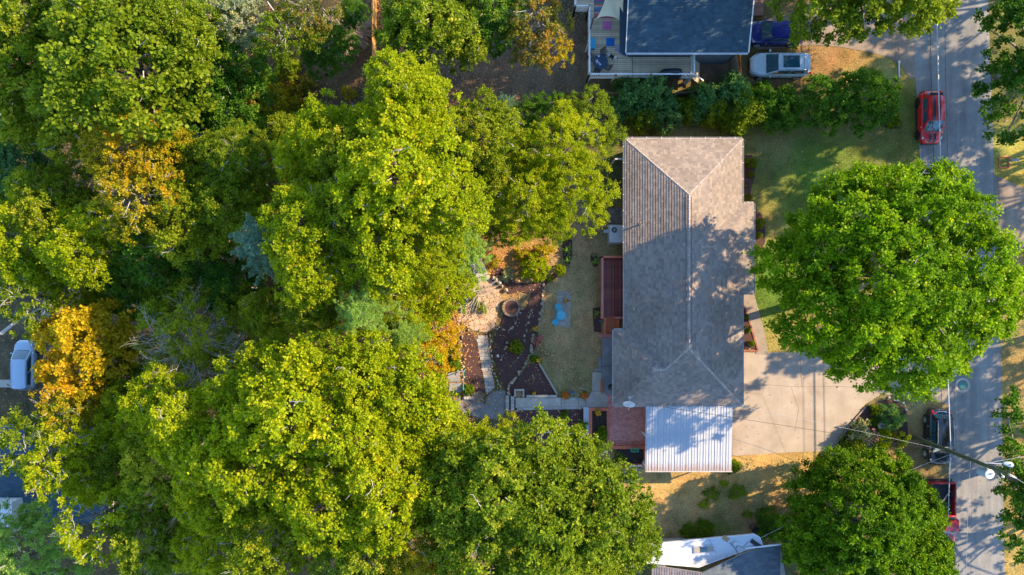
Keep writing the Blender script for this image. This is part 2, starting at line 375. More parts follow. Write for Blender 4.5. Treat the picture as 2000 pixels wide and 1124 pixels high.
def fast_mesh(name, v, f, mats=(), cattr=None, tint=None, smooth_=False):
    k = f.shape[1]; me = bpy.data.meshes.new(name); me.vertices.add(len(v)); me.vertices.foreach_set('co', v.astype(np.float32).ravel())
    me.loops.add(f.size); me.loops.foreach_set('vertex_index', f.astype(np.int32).ravel())
    me.polygons.add(len(f)); me.polygons.foreach_set('loop_start', np.arange(0, f.size, k, dtype=np.int32))
    if smooth_: me.polygons.foreach_set('use_smooth', np.ones(len(f), bool))
    if cattr is not None:
        a = me.attributes.new('soil', 'FLOAT_COLOR', 'POINT' if len(cattr) == len(v) else 'FACE')
        a.data.foreach_set('color', np.concatenate([cattr, np.ones((len(cattr), 1))], 1).astype(np.float32).ravel())
    if tint is not None:
        a = me.attributes.new('tint', 'FLOAT', 'FACE'); a.data.foreach_set('value', tint.astype(np.float32))
    for m in mats: me.materials.append(m)
    me.update(calc_edges=True); return me
gm = bpy.data.materials.new('soil_and_turf'); gm.use_nodes = True; N, L = nt(gm); b = N['Principled BSDF']; b.inputs['Roughness'].default_value = .95; b.inputs['Specular IOR Level'].default_value = .15
at = N.new('ShaderNodeAttribute'); at.attribute_name = 'soil'; tc = N.new('ShaderNodeTexCoord'); vec = tc.outputs['Object']
r1 = ramp(N, [(.62,.66,.55),(1.0,1,1),(1.35,1.25,1.2)], [.3,.5,.7]); L.new(noise(N, L, vec, .9, 6, .7), r1.inputs[0])
r2 = ramp(N, [(.62,.62,.62),(1.38,1.36,1.3)], [.36,.64]); L.new(noise(N, L, vec, 9, 4, .8), r2.inputs[0])
c_ = mixc(N, L, 1, at.outputs['Color'], r1.outputs[0], 'MULTIPLY'); c_ = mixc(N, L, 1, c_, r2.outputs[0], 'MULTIPLY')
r3 = ramp(N, [(0,0,0),(1,1,1)], [.60,.72]); L.new(noise(N, L, vec, 2.3, 5, .65), r3.inputs[0]); mu = N.new('ShaderNodeMath'); mu.operation = 'MULTIPLY'; mu.inputs[1].default_value = .55; L.new(r3.outputs[0], mu.inputs[0])
c_ = mixc(N, L, mu.outputs[0], c_, (.22,.165,.11)); L.new(c_, b.inputs['Base Color'])
bn = N.new('ShaderNodeBump'); bn.inputs['Strength'].default_value = .9; bn.inputs['Distance'].default_value = .05; L.new(noise(N, L, vec, 16, 4, .8), bn.inputs['Height']); L.new(bn.outputs[0], b.inputs['Normal'])
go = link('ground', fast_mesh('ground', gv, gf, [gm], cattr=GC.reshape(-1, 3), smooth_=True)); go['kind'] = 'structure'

# roads and pavements
ASPHALT = M('old_asphalt', (.26, .25, .235), (.36, .345, .32), .7, .9, bump=.25, bscale=40, fine=(45, .22))
def patched(name, c1, c2, stain, crack=.5, cs=.35, sc=.8, streak=.18):
    m = M(name, c1, c2, sc, .9, bump=.15, bscale=40, fine=(40, .12)); N, L = nt(m); b = N['Principled BSDF']; src = b.inputs['Base Color'].links[0].from_socket
    tc = N.new('ShaderNodeTexCoord'); v = N.new('ShaderNodeTexVoronoi'); v.feature = 'DISTANCE_TO_EDGE'; v.inputs['Scale'].default_value = cs
    mp = N.new('ShaderNodeMix'); mp.data_type = 'VECTOR'; mp.inputs[0].default_value = .12; nn = N.new('ShaderNodeTexNoise'); nn.inputs['Scale'].default_value = 1.3; nn.inputs['Detail'].default_value = 5
    L.new(tc.outputs['Object'], nn.inputs['Vector']); L.new(tc.outputs['Object'], mp.inputs[4]); L.new(nn.outputs['Color'], mp.inputs[5]); L.new(mp.outputs[1], v.inputs['Vector'])
    r = ramp(N, [(crack,) * 3, (1, 1, 1)], [.002, .007]); L.new(v.outputs['Distance'], r.inputs[0]); c = mixc(N, L, 1, src, r.outputs[0], 'MULTIPLY')
    r2 = ramp(N, [(1, 1, 1), stain], [.52, .70]); L.new(noise(N, L, tc.outputs['Object'], .33, 6, .65), r2.inputs[0]); c = mixc(N, L, 1, c, r2.outputs[0], 'MULTIPLY')
    r5 = ramp(N, [(1, 1, 1), (.45,.44,.45)], [.70, .76]); L.new(noise(N, L, tc.outputs['Object'], 1.9, 3, .5), r5.inputs[0]); c = mixc(N, L, 1, c, r5.outputs[0], 'MULTIPLY')
    mpx = N.new('ShaderNodeMapping'); mpx.inputs['Scale'].default_value = (1.1, .06, 1); L.new(tc.outputs['Object'], mpx.inputs[0])
    r6 = ramp(N, [(1 - streak,) * 3, (1 + streak * .5,) * 3], [.38,.62]); L.new(noise(N, L, mpx.outputs[0], 1.3, 5, .7), r6.inputs[0]); c = mixc(N, L, 1, c, r6.outputs[0], 'MULTIPLY')
    r7 = ramp(N, [(.55,.54,.54),(1,1,1)], [.24,.32]); L.new(noise(N, L, tc.outputs['Object'], 3.6, 2, .5), r7.inputs[0]); c = mixc(N, L, 1, c, r7.outputs[0], 'MULTIPLY')
    L.new(c, b.inputs['Base Color']); return m
ROADM = patched('worn_road', (.20,.20,.195), (.27,.265,.25), (.78,.80,.84), 1, .22)
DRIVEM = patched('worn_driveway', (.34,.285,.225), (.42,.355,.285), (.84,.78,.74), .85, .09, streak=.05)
DRIVE2M = patched('brown_driveway', (.22,.175,.14), (.29,.235,.185), (1.3,1.25,1.2), 1, .3)  # darker brown than the main driveway, with paler patches
struct('road', MB().prism(ROAD, -.2, .012), ROADM)
dv = struct('driveway', MB().prism(DRIVE, -.2, .022), DRIVEM)
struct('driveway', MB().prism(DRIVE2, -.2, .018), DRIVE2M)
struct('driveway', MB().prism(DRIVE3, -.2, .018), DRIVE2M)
struct('side_street', MB().prism(SIDEST, -14.3, -13.93), ASPHALT)
struct('front_walk', MB().prism(WALK, -.2, .05), M('front_walk_concrete', (.25,.205,.155), (.33,.275,.215), 1.4, .9, bump=.15, fine=(24,.12)))
# thin dark joint of tar on the road and between the driveway lanes
tar = M('tar_seam', (.12,.12,.12), (.20,.19,.18), 2, .7)
mb = MB(); pts = [(1818,0),(1816,90),(1817,180),(1818,330),(1835,500),(1850,650)]
for a, bb in zip(pts[:-1], pts[1:]):
    a, bb = W(*a), W(*bb); mb.box(((a.x + bb.x) / 2, (a.y + bb.y) / 2, .0135), (.045, (a - bb).length, .003), rz=math.atan2((bb - a).y, (bb - a).x) - PI / 2)
struct('road_seam', mb, tar)
mb = MB()
for pts in ([(1898,960),(1896,1124)],):
    for a, bb in zip(pts[:-1], pts[1:]):
        a, bb = W(*a), W(*bb); mb.box(((a.x + bb.x) / 2, (a.y + bb.y) / 2, .0135), (.04, (a - bb).length, .003), rz=math.atan2((bb - a).y, (bb - a).x) - PI / 2)
struct('road_seam', mb, tar)
mb = MB()
for pts in ([(1453,758),(1500,752),(1560,756),(1640,755),(1706,760)], [(1562,690),(1566,756)], [(1545,756),(1560,800),(1552,842)]):
    for a, bb in zip(pts[:-1], pts[1:]):
        a, bb = W(*a), W(*bb); mb.box(((a.x + bb.x) / 2, (a.y + bb.y) / 2, .0235), (.035, (a - bb).length, .003), rz=math.atan2((bb - a).y, (bb - a).x) - PI / 2)
struct('driveway_seam', mb, M('faded_crack', (.17,.14,.11), (.24,.20,.16), 2, .9))
# path to the left street and the strip of paving by the lower house
p0 = G(88, 630)
mb = MB(); q = [G(74,668),(G(84,590)),(G(100,590)),(G(94,668))]
mb.prism([(p.x, p.y) for p in q], -.1, .08, lambda x, y: float(terr(x))); struct('lower_drive', mb, CONC2)
q = [G(-30,742), G(26,742), G(26,757), G(-30,757)]; mb = MB(); mb.prism([(p.x, p.y) for p in q], -.1, .08, lambda x, y: float(terr(x))); struct('lower_path', mb, CONC)

# concrete path to the patio, cut in slabs; side slab; block path; asphalt apron
def slabs(name, poly, cuts, mat, z, label_parent=None, gap=.018, drop=.06):
    """poly cut along vertical/horizontal lines into separate slabs, children of a bedding sheet"""
    base = struct(name, MB().prism(poly, -.15, z - drop), M('bedding_sand', (.10,.085,.06), (.16,.13,.10), 8, .95)); poly = ccw(poly)
    for c in cuts:
        x0, x1, y0, y1 = c; q = clip(poly, [(x0 + gap, y0 + gap), (x1 - gap, y0 + gap), (x1 - gap, y1 - gap), (x0 + gap, y1 - gap)])
        if q and area(q) > .01:
            o = part('slab', MB().prism(q, z - drop - .01, z + random.uniform(-.006, .006)), mat, base)
    return base
random.seed(3)
wx = lambda p: (p - 1000) / 25; wy = lambda p: (562 - p) / 25
slabs('garden_path', PATH, [(wx(a), wx(b_), wy(800), wy(764)) for a, b_ in ((1005,1053),(1053,1096),(1096,1130),(1130,1144),(1144,1188))] + [(wx(1144), wx(1190), wy(764), wy(726))], CONC, .07)
slabs('side_slab', SLABP, [(wx(1170), wx(1210), wy(b_), wy(a)) for a, b_ in ((655,715),(715,772))], CONC2, .09)
struct('asphalt_apron', MB().prism(ASPH, -.6, .03), M('grey_asphalt', (.15,.15,.15), (.21,.21,.205), 1.5, .9, bump=.3, bscale=30, fine=(40,.2)))
bp = struct('block_path', MB().prism(BLOCKP, -.2, .02), M('bedding_sand', (1,1,1)))
yy = 655
while yy < 772:
    for xx in range(926, 972, 14):
        ox = 7 if (yy // 7) % 2 else 0
        q = clip(BLOCKP if area(BLOCKP) else BLOCKP, [(wx(xx + ox) + .012, wy(yy + 7) + .012), (wx(xx + 14 + ox) - .012, wy(yy + 7) + .012), (wx(xx + 14 + ox) - .012, wy(yy) - .012), (wx(xx + ox) + .012, wy(yy) - .012)])
        if q and area(q) > .01: part('block', MB().prism(q, 0, .055 + random.uniform(-.008, .008)), PAVER, bp)
    yy += 7
# flagstone terrace
ft = struct('flagstone_terrace', MB().prism(FLAGP, -.2, .0), M('terrace_bed', (.40,.28,.17), (.32,.22,.13), 6, .95))
for c in voronoi(ccw(FLAGP), .42, random, .012): part('flagstone', MB().prism(c, -.05, .035 + random.uniform(-.012, .012)), FLAG, ft)

# ------------------------------------------------------------------ shingled roofs
def slope(poly, down, e, tw, zf, mb, rng, lift=.024):
    """stepped shingle courses on one roof slope; down = unit plan direction of the fall"""
    poly = ccw(poly); ux, uy = -down[1], down[0]
    us = [p[0] * ux + p[1] * uy for p in poly]; vs = [-(p[0] * down[0] + p[1] * down[1]) for p in poly]
    v = min(vs); k = 0
    while v < max(vs):
        u = min(us) - tw * rng.random()
        while u < max(us):
            w = tw * rng.uniform(.75, 1.2); cs = [(u, v), (u + w - .006, v), (u + w - .006, v + e), (u, v + e)]
            xy = ccw([(a * ux - b_ * down[0], a * uy - b_ * down[1]) for a, b_ in cs]); q = clip(xy, poly)
            if q and area(q) > 4e-4:
                dz = rng.uniform(0, .005); mb.av = rng.random()
                def zz(x, y): t = (-(x * down[0] + y * down[1]) - v) / e; return zf(x, y) + .006 + lift * (1 - t) + dz
                n = len(q); o = len(mb.v)
                mb.v += [(p[0], p[1], zz(*p)) for p in q] + [(p[0], p[1], zf(*p) - .005) for p in q]
                mb.face(range(o, o + n))
                for i in range(n): mb.face((o + i, o + n + i, o + n + (i + 1) % n, o + (i + 1) % n))
            u += w
        v += e; k += 1
def caps(mb, a, b_, zf, w=.19, e=.2, rng=random, h=.035):
    """cap shingles laid over a ridge or a hip from a (low) to b (high)"""
    a = Vector((a[0], a[1], zf(*a))); b_ = Vector((b_[0], b_[1], zf(*b_))); d = b_ - a; n = max(1, int(d.length / e)); dn = d.normalized()
    s = Vector((-dn.y, dn.x, 0)).normalized(); up = s.cross(dn) * (-1 if s.cross(dn).z < 0 else 1)
    for i in range(n):
        p = a + d * ((i) / n); q = a + d * ((i + 1.12) / n); mb.av = rng.random(); o = len(mb.v); hh = h + rng.uniform(0, .006)
        mb.v += [p + s * w + up * (hh * .3 - .07), p + up * (hh + .02), p - s * w + up * (hh * .3 - .07), q + s * w + up * (-.075), q + up * hh * .7, q - s * w + up * (-.075), p + s * w - up * .1, p - s * w - up * .1]
        mb.face((o, o + 1, o + 4, o + 3)); mb.face((o + 1, o + 2, o + 5, o + 4)); mb.face((o + 6, o + 7, o + 2, o + 1, o))
def gutter(parent, pts, z, mat, w=.11, tick=1.2, tmat=None):
    """open half gutter along the eave with its hangers"""
    for a, b_ in zip(pts[:-1], pts[1:]):
        a = Vector((*a, 0)); b_ = Vector((*b_, 0)); d = (b_ - a); Ln = d.length; d.normalize(); n = Vector((d.y, -d.x, 0)); mb = MB()
        for off, hh, ww in ((.01, .05, .012), (w, .07, .014)):
            c = (a + b_) / 2 + n * off; mb.box((c.x, c.y, z - .05 + (hh - .05) / 2), (Ln + w * 2 * 0 , ww, hh), rz=math.atan2(d.y, d.x))
        c = (a + b_) / 2 + n * w / 2; mb.box((c.x, c.y, z - .085), (Ln, w, .012), rz=math.atan2(d.y, d.x))
        g = part('gutter', mb, mat, parent); k = int(Ln / tick); mt = MB()
        for i in range(k + 1):
            c = a + d * (Ln * (i + .5) / (k + 1)) + n * w * .5; mt.box((c.x, c.y, z - .008), (.035, w + .03, .02), rz=math.atan2(d.y, d.x))
        part('gutter_hanger', mt, tmat or WHITEM, g, kind='stuff')
def walls_of(parent, outline, z0, z1, mat, name='wall'):
    """one wall panel per side, butted at the corners"""
    o = ccw(outline); n = len(o); t = .12
    for i in range(n):
        a = Vector((*o[i], 0)); b_ = Vector((*o[(i + 1) % n], 0)); d = (b_ - a); Ln = d.length; d.normalize(); nn = Vector((-d.y, d.x, 0)); c = (a + b_) / 2 + nn * t / 2
        part(name, MB().box((c.x, c.y, (z0 + z1) / 2), (Ln - 2 * t * .99 * (i % 2), t, z1 - z0), rz=math.atan2(d.y, d.x)), mat, parent)
def window(parent, x, y, z, w, h, face, fmat=WHITEP):
    """window on a wall whose outward normal is face (unit plan vector)"""
    rz = math.atan2(face[1], face[0]) - PI / 2; c = Vector((x, y, z)); n = Vector((*face, 0))
    f = MB()
    for dx, dz, sx, sz in ((0, h / 2, w + .12, .07), (0, -h / 2, w + .16, .09), (-w / 2, 0, .07, h - .08), (w / 2, 0, .07, h - .08), (0, 0, w - .07, .045)):
        q = c + Vector((-n.y, n.x, 0)) * (-dx) + Vector((0, 0, dz)) + n * .03; f.box(q, (sx, .08, sz), rz=rz)
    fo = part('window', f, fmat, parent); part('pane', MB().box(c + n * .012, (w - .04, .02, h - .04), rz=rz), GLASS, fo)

SH_T = [(.78,.78,.79),(.96,.96,.97),(1.05,1.04,1.03),(1.24,1.22,1.18)]
SHINGLE = M('weathered_shingle', (.215,.175,.145), (.285,.24,.205), .35, .92, bump=.35, bscale=60, fine=(30,.12), tint=SH_T)
SHCAP = M('ridge_shingle', (.33,.285,.25), (.40,.345,.305), .7, .92, fine=(30,.1), tint=SH_T)
DSH = M('shade_blue_shingle', (.035,.075,.105), (.05,.095,.125), .6, .9, bump=.35, bscale=50, fine=(30,.15), tint=SH_T)  # neutral dark shingles; the blue of their shade is mixed into the colour
RIM = M('gutter_metal', (.40,.36,.33), (.50,.46,.42), 2, .5)
SIDING = M('beige_siding', (.42,.38,.32), (.48,.44,.38), 1, .8)
BRICKW = M('red_brick_wall', (.24,.09,.06), (.32,.13,.09), 5, .9, bump=.3)

# main house -------------------------------------------------------
EZ = 3.0; PT = .412
x0, x1, xw, xb = 8.365, 17.10, 7.566, 17.945; yN, yS, yW, yB1, yB0 = 11.06, -8.745, -3.156, 6.273, -.418
R1 = (12.73, 6.69); R2 = (12.73, -4.375); Wa = (10.36, -5.95); Wb = (11.16, -5.95); Ba = (14.6, 2.93); Bb = (13.755, 2.93)
house = thing('house', 'long ranch house with a hipped brownish shingle roof between the red deck and the driveway', 'house', (12.7, 1.1, 0))
slopes = [
 ('N', [(x0, yN), R1, (x1, yN)], (0, 1), lambda x, y: EZ + (yN - y) * PT),
 ('W', [(x0, yN), (x0, yW), Wb, R2, R1], (-1, 0), lambda x, y: EZ + (x - x0) * PT),
 ('E', [(x1, yN), R1, (R1[0], 2.93), Bb, (x1, yB1)], (1, 0), lambda x, y: EZ + (x1 - x) * PT),
 ('E', [(x1, yB0), Bb, (R1[0], 2.93), R2, (x1, yS)], (1, 0), lambda x, y: EZ + (x1 - x) * PT),
 ('S', [(xw, yS), (11.16, yS), Wb, Wa], (0, -1), lambda x, y: EZ + (y - yS) * PT),
 ('S', [(11.16, yS), (x1, yS), R2, Wb], (0, -1), lambda x, y: EZ + (y - yS) * PT),
 ('W', [(xw, yW), (xw, yS), Wa], (-1, 0), lambda x, y: EZ + (x - xw) * PT),
 ('N', [(xw, yW), Wa, Wb, (x0, yW)], (0, 1), lambda x, y: EZ + (yW - y) * PT),
 ('N', [(x1, yB1), (xb, yB1), Ba, Bb], (0, 1), lambda x, y: EZ + (yB1 - y) * PT),
 ('E', [(xb, yB1), (xb, yB0), Ba], (1, 0), lambda x, y: EZ + (xb - x) * PT),
 ('S', [(xb, yB0), (x1, yB0), Bb, Ba], (0, -1), lambda x, y: EZ + (y - yB0) * PT),
]
rng = random.Random(7)
def build_roof(parent, slopes, mat, e=.18, tw=.27, deckmat=None):
    for _, poly, dn, zf in slopes:
        db = MB().prism(poly, -.14, -.004, zf)
        rf = part('roof', db, deckmat or M('roof_deck', (.3,.28,.25)), parent)
        mb = MB(); slope(poly, dn, e, tw, zf, mb, rng); part('shingle', mb, mat, rf, kind='stuff', attr=True)
build_roof(house, slopes, SHINGLE)
def zroof(x, y): 
    z = EZ + min(x - x0, x1 - x, yN - y, y - yS) * PT
    if yS < y < yW: z = max(z, EZ + min(x - xw, yW - y, y - yS) * PT if x < 12 else z)
    if yB0 < y < yB1 and x > 12.8: z = max(z, EZ + min(xb - x, yB1 - y, y - yB0) * PT)
    return z
for a, b_, w in (((x0, yN), R1, .17), ((x1, yN), R1, .17), ((x1, yS), R2, .17), ((xw, yS), Wa, .17), ((xw, yW), Wa, .17), (Wb, R2, .17), (Wa, Wb, .17), (R2, R1, .15), ((xb, yB1), Ba, .17), ((xb, yB0), Ba, .17), (Bb, Ba, .13)):
    mb = MB(); caps(mb, a, b_, zroof, w, .2, rng); part('ridge_cap', mb, SHCAP, house, attr=True, kind='stuff')
# raised vent strip along the ridge
mb = MB()
for sx in (-.19, .19): mb.box((R1[0] + sx, (R1[1] + R2[1]) / 2 + .1, zroof(R1[0] + .2, 0) + .035), (.03, R1[1] - R2[1] - .5, .05))
part('ridge_vent', mb, M('vent_edge', (.16,.12,.10)), house)
gutter(house, [(x0, yW), (x0, yN)][::-1], EZ, RIM); gutter(house, [(x1, yN), (x0, yN)], EZ, RIM)
gutter(house, [(x1, yB1), (x1, yN)], EZ, RIM); gutter(house, [(xb, yB1), (x1, yB1)], EZ, RIM); gutter(house, [(xb, yB0), (xb, yB1)], EZ, RIM)
gutter(house, [(x1, yB0), (xb, yB0)], EZ, RIM); gutter(house, [(x1, yS), (x1, yB0)], EZ, RIM); gutter(house, [(xw, yS), (x1, yS)], EZ, RIM)
gutter(house, [(xw, yW), (xw, yS)], EZ, RIM); gutter(house, [(x0, yW), (xw, yW)], EZ, RIM)
wi = .42
HW = [(x0+wi, yN-wi), (x0+wi, yW-wi), (xw+wi, yW-wi), (xw+wi, yS+wi), (x1-wi, yS+wi), (x1-wi, yB0+wi), (xb-wi, yB0+wi), (xb-wi, yB1-wi), (x1-wi, yB1-wi), (x1-wi, yN-wi)]
walls_of(house, HW, 0, EZ - .02, BRICKW)
for y in (8.5, 4.8, -5.5): window(house, x1 - wi if y != 4.8 else xb - wi, y, 1.6, 1.3, 1.2, (1, 0))
for y in (8.2, 5.2): window(house, x0 + wi, y, 1.7, 1.0, 1.0, (-1, 0))
window(house, xw + wi, -6.0, 1.6, 1.0, 1.1, (-1, 0)); window(house, 10.6, yN - wi, 1.6, 1.2, 1.1, (0, 1)); window(house, 14.6, yN - wi, 1.6, 1.2, 1.1, (0, 1))
for yy_, nm in ((.4, 'door'), (-1.6, 'door')):
    xx_ = x0 + wi if nm and yy_ > 0 else x1 - wi; f = (-1, 0) if yy_ > 0 else (1, 0)
    d_ = part('door', MB().box((xx_ + f[0] * .03, yy_, 1.05), (.06, .95, 2.1)), M('door_paint', (.30,.05,.04)), house); part('handle', MB().cyl((xx_ + f[0] * .06, yy_ + .36, 1.0), (xx_ + f[0] * .12, yy_ + .36, 1.0), .03), STEEL, d_)
# vent pipes
for (vx, vy, hh, col) in ((W(1254,437,3.9).x, W(1254,437,3.9).y, .5, M('tan_pipe', (.55,.45,.30))), (W(1242,604,3.7).x, W(1242,604,3.7).y, .22, M('tan_pipe', (1,1,1)))):
    zb = zroof(vx, vy); mb = MB().cyl((vx, vy, zb - .1), (vx, vy, zb + hh), .06, .055, 14, caps=False).cyl((vx, vy, zb - .06), (vx, vy, zb + .07), .17, .07, 14).cyl((vx, vy, zb + hh - .02), (vx, vy, zb + hh), .075, .075, 14, caps=False)
    v_ = part('vent_pipe', mb, col, house); part('pipe_opening', MB().cyl((vx, vy, zb + hh - .05), (vx, vy, zb + hh - .03), .052, .052, 14), BLACKM, v_)
# small bracket over the left eave
p = W(1212, 311, 2.7); part('downspout', MB().box((p.x - .05, p.y, 2.72), (.75, .10, .08)).box((p.x - .40, p.y, 1.35), (.08, .10, 2.7)), RIM, house)

# satellite dish
p = W(1230, 776, 3.35); zb = zroof(p.x, p.y)
dish = thing('satellite_dish', 'oval grey satellite dish on a short mast over the southwest roof corner', 'satellite dish', (p.x, p.y, zb))
mb = MB(); hd = Vector((p.x - .12, p.y - .40, zb + .55)); nrm = Vector((-.15, -.75, .75)).normalized(); q = nrm.to_track_quat('Z', 'Y'); vs = []; nr = 6; na = 22
for j in range(nr + 1):
    for i in range(na):
        a = 2 * PI * i / na; r = j / nr; vs.append(hd + q @ Vector((.46 * r * math.cos(a), .36 * r * math.sin(a), .09 * r * r)))
mb.add(vs, [(j * na + i, (j + 1) * na + i, (j + 1) * na + (i + 1) % na, j * na + (i + 1) % na) for j in range(nr) for i in range(na)])
o = part('dish', mb, M('dish_grey', (.50,.55,.58)), dish, sm=True); so_ = o.modifiers.new('solid', 'SOLIDIFY'); so_.thickness = .015
part('mast', MB().cyl((p.x, p.y, zb - .02), (p.x, p.y, zb + .35), .03).cyl((p.x, p.y, zb + .35), hd, .025), STEEL, dish)
part('feed_arm', MB().cyl(hd - nrm * .02, hd + nrm * .05, .07).cyl(hd + q @ Vector((0, -.3, .05)), hd + nrm * .5, .015).ball(hd + nrm * .5, .05), STEEL, dish)
part('foot', MB().box((p.x, p.y, zb + .03), (.22, .22, .02)).cyl((p.x + .35, p.y + .1, zb + .1), (p.x, p.y, zb + .3), .012), STEEL, dish)

# carport -----------------------------------------------------------
cz0, cz1 = 2.95, 2.62
a = W(1263, 795, cz0); b_ = W(1431, 920, cz1); ca_x0, ca_x1 = W(1263,860,2.8).x, W(1430,860,2.8).x; cy1, cy0 = -8.80, b_.y
carport = thing('carport', 'carport with a white ribbed metal roof, rust stained at its lower edge, beside the driveway', 'carport', ((ca_x0 + ca_x1) / 2, (cy0 + cy1) / 2, 0))
cm = M('carport_panel', (.39,.42,.45), (.46,.485,.51), .8, .5, fine=(8,.05)); N, L = nt(cm); b = N['Principled BSDF']; src = b.inputs['Base Color'].links[0].from_socket
geo = N.new('ShaderNodeNewGeometry'); sep = N.new('ShaderNodeSeparateXYZ'); L.new(geo.outputs['Position'], sep.inputs[0])
mr = N.new('ShaderNodeMapRange'); mr.inputs[1].default_value = cy0 + 1.25; mr.inputs[2].default_value = cy0 - .1; L.new(sep.outputs['Y'], mr.inputs[0])
mpn = N.new('ShaderNodeMapping'); mpn.inputs['Scale'].default_value = (6, .9, 1); L.new(geo.outputs['Position'], mpn.inputs[0]); ns = noise(N, L, mpn.outputs[0], 1.2, 5, .7)
ad = N.new('ShaderNodeMath'); ad.operation = 'MULTIPLY'; L.new(mr.outputs[0], ad.inputs[0]); L.new(ns, ad.inputs[1]); rr = ramp(N, [(0,0,0),(.75,.75,.75)], [.22,.42]); L.new(ad.outputs[0], rr.inputs[0])
L.new(mixc(N, L, rr.outputs[0], src, (.34,.22,.17)), b.inputs['Base Color'])
npan = 15; pw = (ca_x1 - ca_x0) / npan; Lc = math.hypot(cy1 - cy0, cz0 - cz1); ang = math.atan2(cz0 - cz1, cy1 - cy0)
pm = MB(); prof = [(0, .0), (.008, .035), (.03, .035), (.045, .0), (pw / 2 - .03, 0), (pw / 2 - .02, .022), (pw / 2 + .005, .022), (pw / 2 + .015, 0), (pw - .004, 0)]
vs = []
for yv in (0, Lc):
    for (xx, zz) in prof: vs.append((xx, yv * math.cos(ang), yv * math.sin(ang) + zz))
    for (xx, zz) in prof[::-1]: vs.append((xx, yv * math.cos(ang), yv * math.sin(ang) + zz - .006))
nn = len(prof) * 2; pm.add(vs, [(i, (i + 1) % nn, (i + 1) % nn + nn, i + nn)[::-1] for i in range(nn)] + [tuple(range(nn)), tuple(range(2 * nn - 1, nn - 1, -1))])
pme = pm.mesh('roof_panel', cm)
for i in range(npan): link('roof_panel', pme, carport, (ca_x0 + i * pw, cy0, cz1))
for sx in (ca_x0 + .12, ca_x1 - .12):
    for sy in (cy0 + .15, (cy0 + cy1) / 2, cy1 - .2):
        zt = cz1 + (sy - cy0) / (cy1 - cy0) * (cz0 - cz1) - .16
        part('post', MB().box((sx, sy, zt / 2), (.09, .09, zt)), WHITEP, carport)
    part('beam', MB().prism([(sx - .04, cy0 + .02), (sx + .04, cy0 + .02), (sx + .04, cy1), (sx - .04, cy1)], -.16, -.02, lambda x, y: cz1 + (y - cy0) / (cy1 - cy0) * (cz0 - cz1)), WHITEP, carport)
part('gutter', MB().box(((ca_x0 + ca_x1) / 2, cy0 - .05, cz1 - .03), (ca_x1 - ca_x0 + .1, .09, .08)), RIM, carport)
part('side_flashing', MB().box((ca_x0 - .05, (cy0 + cy1) / 2, (cz0 + cz1) / 2 + .0), (.06, cy1 - cy0, .02), M=Matrix.Rotation(ang, 3, 'X')), STEEL, carport)

# red deck -----------------------------------------------------------
DZ = .75; dx0, dx1 = W(1174,560,DZ).x, 8.79; dy1, dy0 = W(1200,503,DZ).y, W(1200,620,DZ).y
deck = thing('deck', 'red stained wooden deck with dark maroon boards and railings along the house back', 'deck', ((dx0 + dx1) / 2, (dy0 + dy1) / 2, 0))
nb = 14; bw = (dx1 - dx0 - .1) / nb; me = MB().box((0, 0, 0), (bw - .012, dy1 - dy0 - .25, .035)).mesh('board', DARKRED)
for i in range(nb): link('board', me, deck, (dx0 + .08 + bw * (i + .5), (dy0 + dy1) / 2 - .1, DZ - .018 + random.uniform(-.003, .003)))
part('board', MB().box(((dx0 + dx1) / 2, dy1 - .12, DZ - .01), (dx1 - dx0, .22, .04)), M('dark_trim_board', (.20,.05,.035)), deck)
part('joist_frame', MB().box(((dx0 + dx1) / 2, dy1 - .02, DZ - .14), (dx1 - dx0, .05, .22)).box(((dx0 + dx1) / 2, dy0 + .02, DZ - .14), (dx1 - dx0, .05, .22)).box((dx0, (dy0 + dy1) / 2, DZ - .14), (.05, dy1 - dy0 - .1, .22)).box(((dx0 + dx1) / 2, (dy0 + dy1) / 2, DZ - .16), (.05, dy1 - dy0 - .1, .18)), REDWOOD, deck)
def railing(parent, a, b_, z, h, topmat, balmat, tw=.14, step=.13, posts=True, bal=.035):
    a = Vector((*a, 0)); b_ = Vector((*b_, 0)); d = b_ - a; Ln = d.length; rz = math.atan2(d.y, d.x); c = (a + b_) / 2
    t = part('rail_cap', MB().box((c.x, c.y, z + h), (Ln + tw * .8, tw, .04), rz=rz), topmat, parent)
    part('bottom_rail', MB().box((c.x, c.y, z + .10), (Ln, .05, .07), rz=rz).box((c.x, c.y, z + h - .06), (Ln, .04, .07), rz=rz), balmat, parent)
    n = max(1, int(Ln / step)); m2 = MB().box((0, 0, 0), (bal, bal, h - .22)).mesh('baluster', balmat)
    for i in range(n):
        p = a + d * ((i + .5) / n)
        link('baluster', m2, parent, (p.x, p.y, z + h / 2 + .02), rz=rz)
    if posts:
        k = max(1, int(Ln / 2.0))
        for i in range(k + 1):
            p = a + d * (i / k); part('post', MB().box((p.x, p.y, (z + h) / 2 - .02), (.1, .1, z + h - .04), rz=rz), balmat, parent)
railing(deck, (dx0, dy0), (dx0, dy1), DZ, .92, PINKWOOD, REDWOOD, .15)
railing(deck, (dx0, dy1), (dx1 - .05, dy1), DZ, .92, REDWOOD, REDWOOD, .15)
railing(deck, (7.9, dy0), (dx1 - .05, dy0), DZ, .92, PINKWOOD, REDWOOD, .15)
sx0, sx1 = W(1179,630,.4).x, W(1204,630,.4).x
for i in range(5):
    zz = DZ - .15 * (i + 1) + .0; yy = dy0 - .02 - .27 * (i + .5)
    if zz < .02: zz = .06
    part('stair_tread', MB().box(((sx0 + sx1) / 2, yy, zz), (sx1 - sx0 - .12, .285, .04)), M('orange_red_tread', (.44,.12,.045), (.52,.16,.06), 5, .5, rvar=.1), deck)
    part('riser', MB().box(((sx0 + sx1) / 2, yy + .13, zz - .07), (sx1 - sx0 - .12, .02, .10)), REDWOOD, deck)
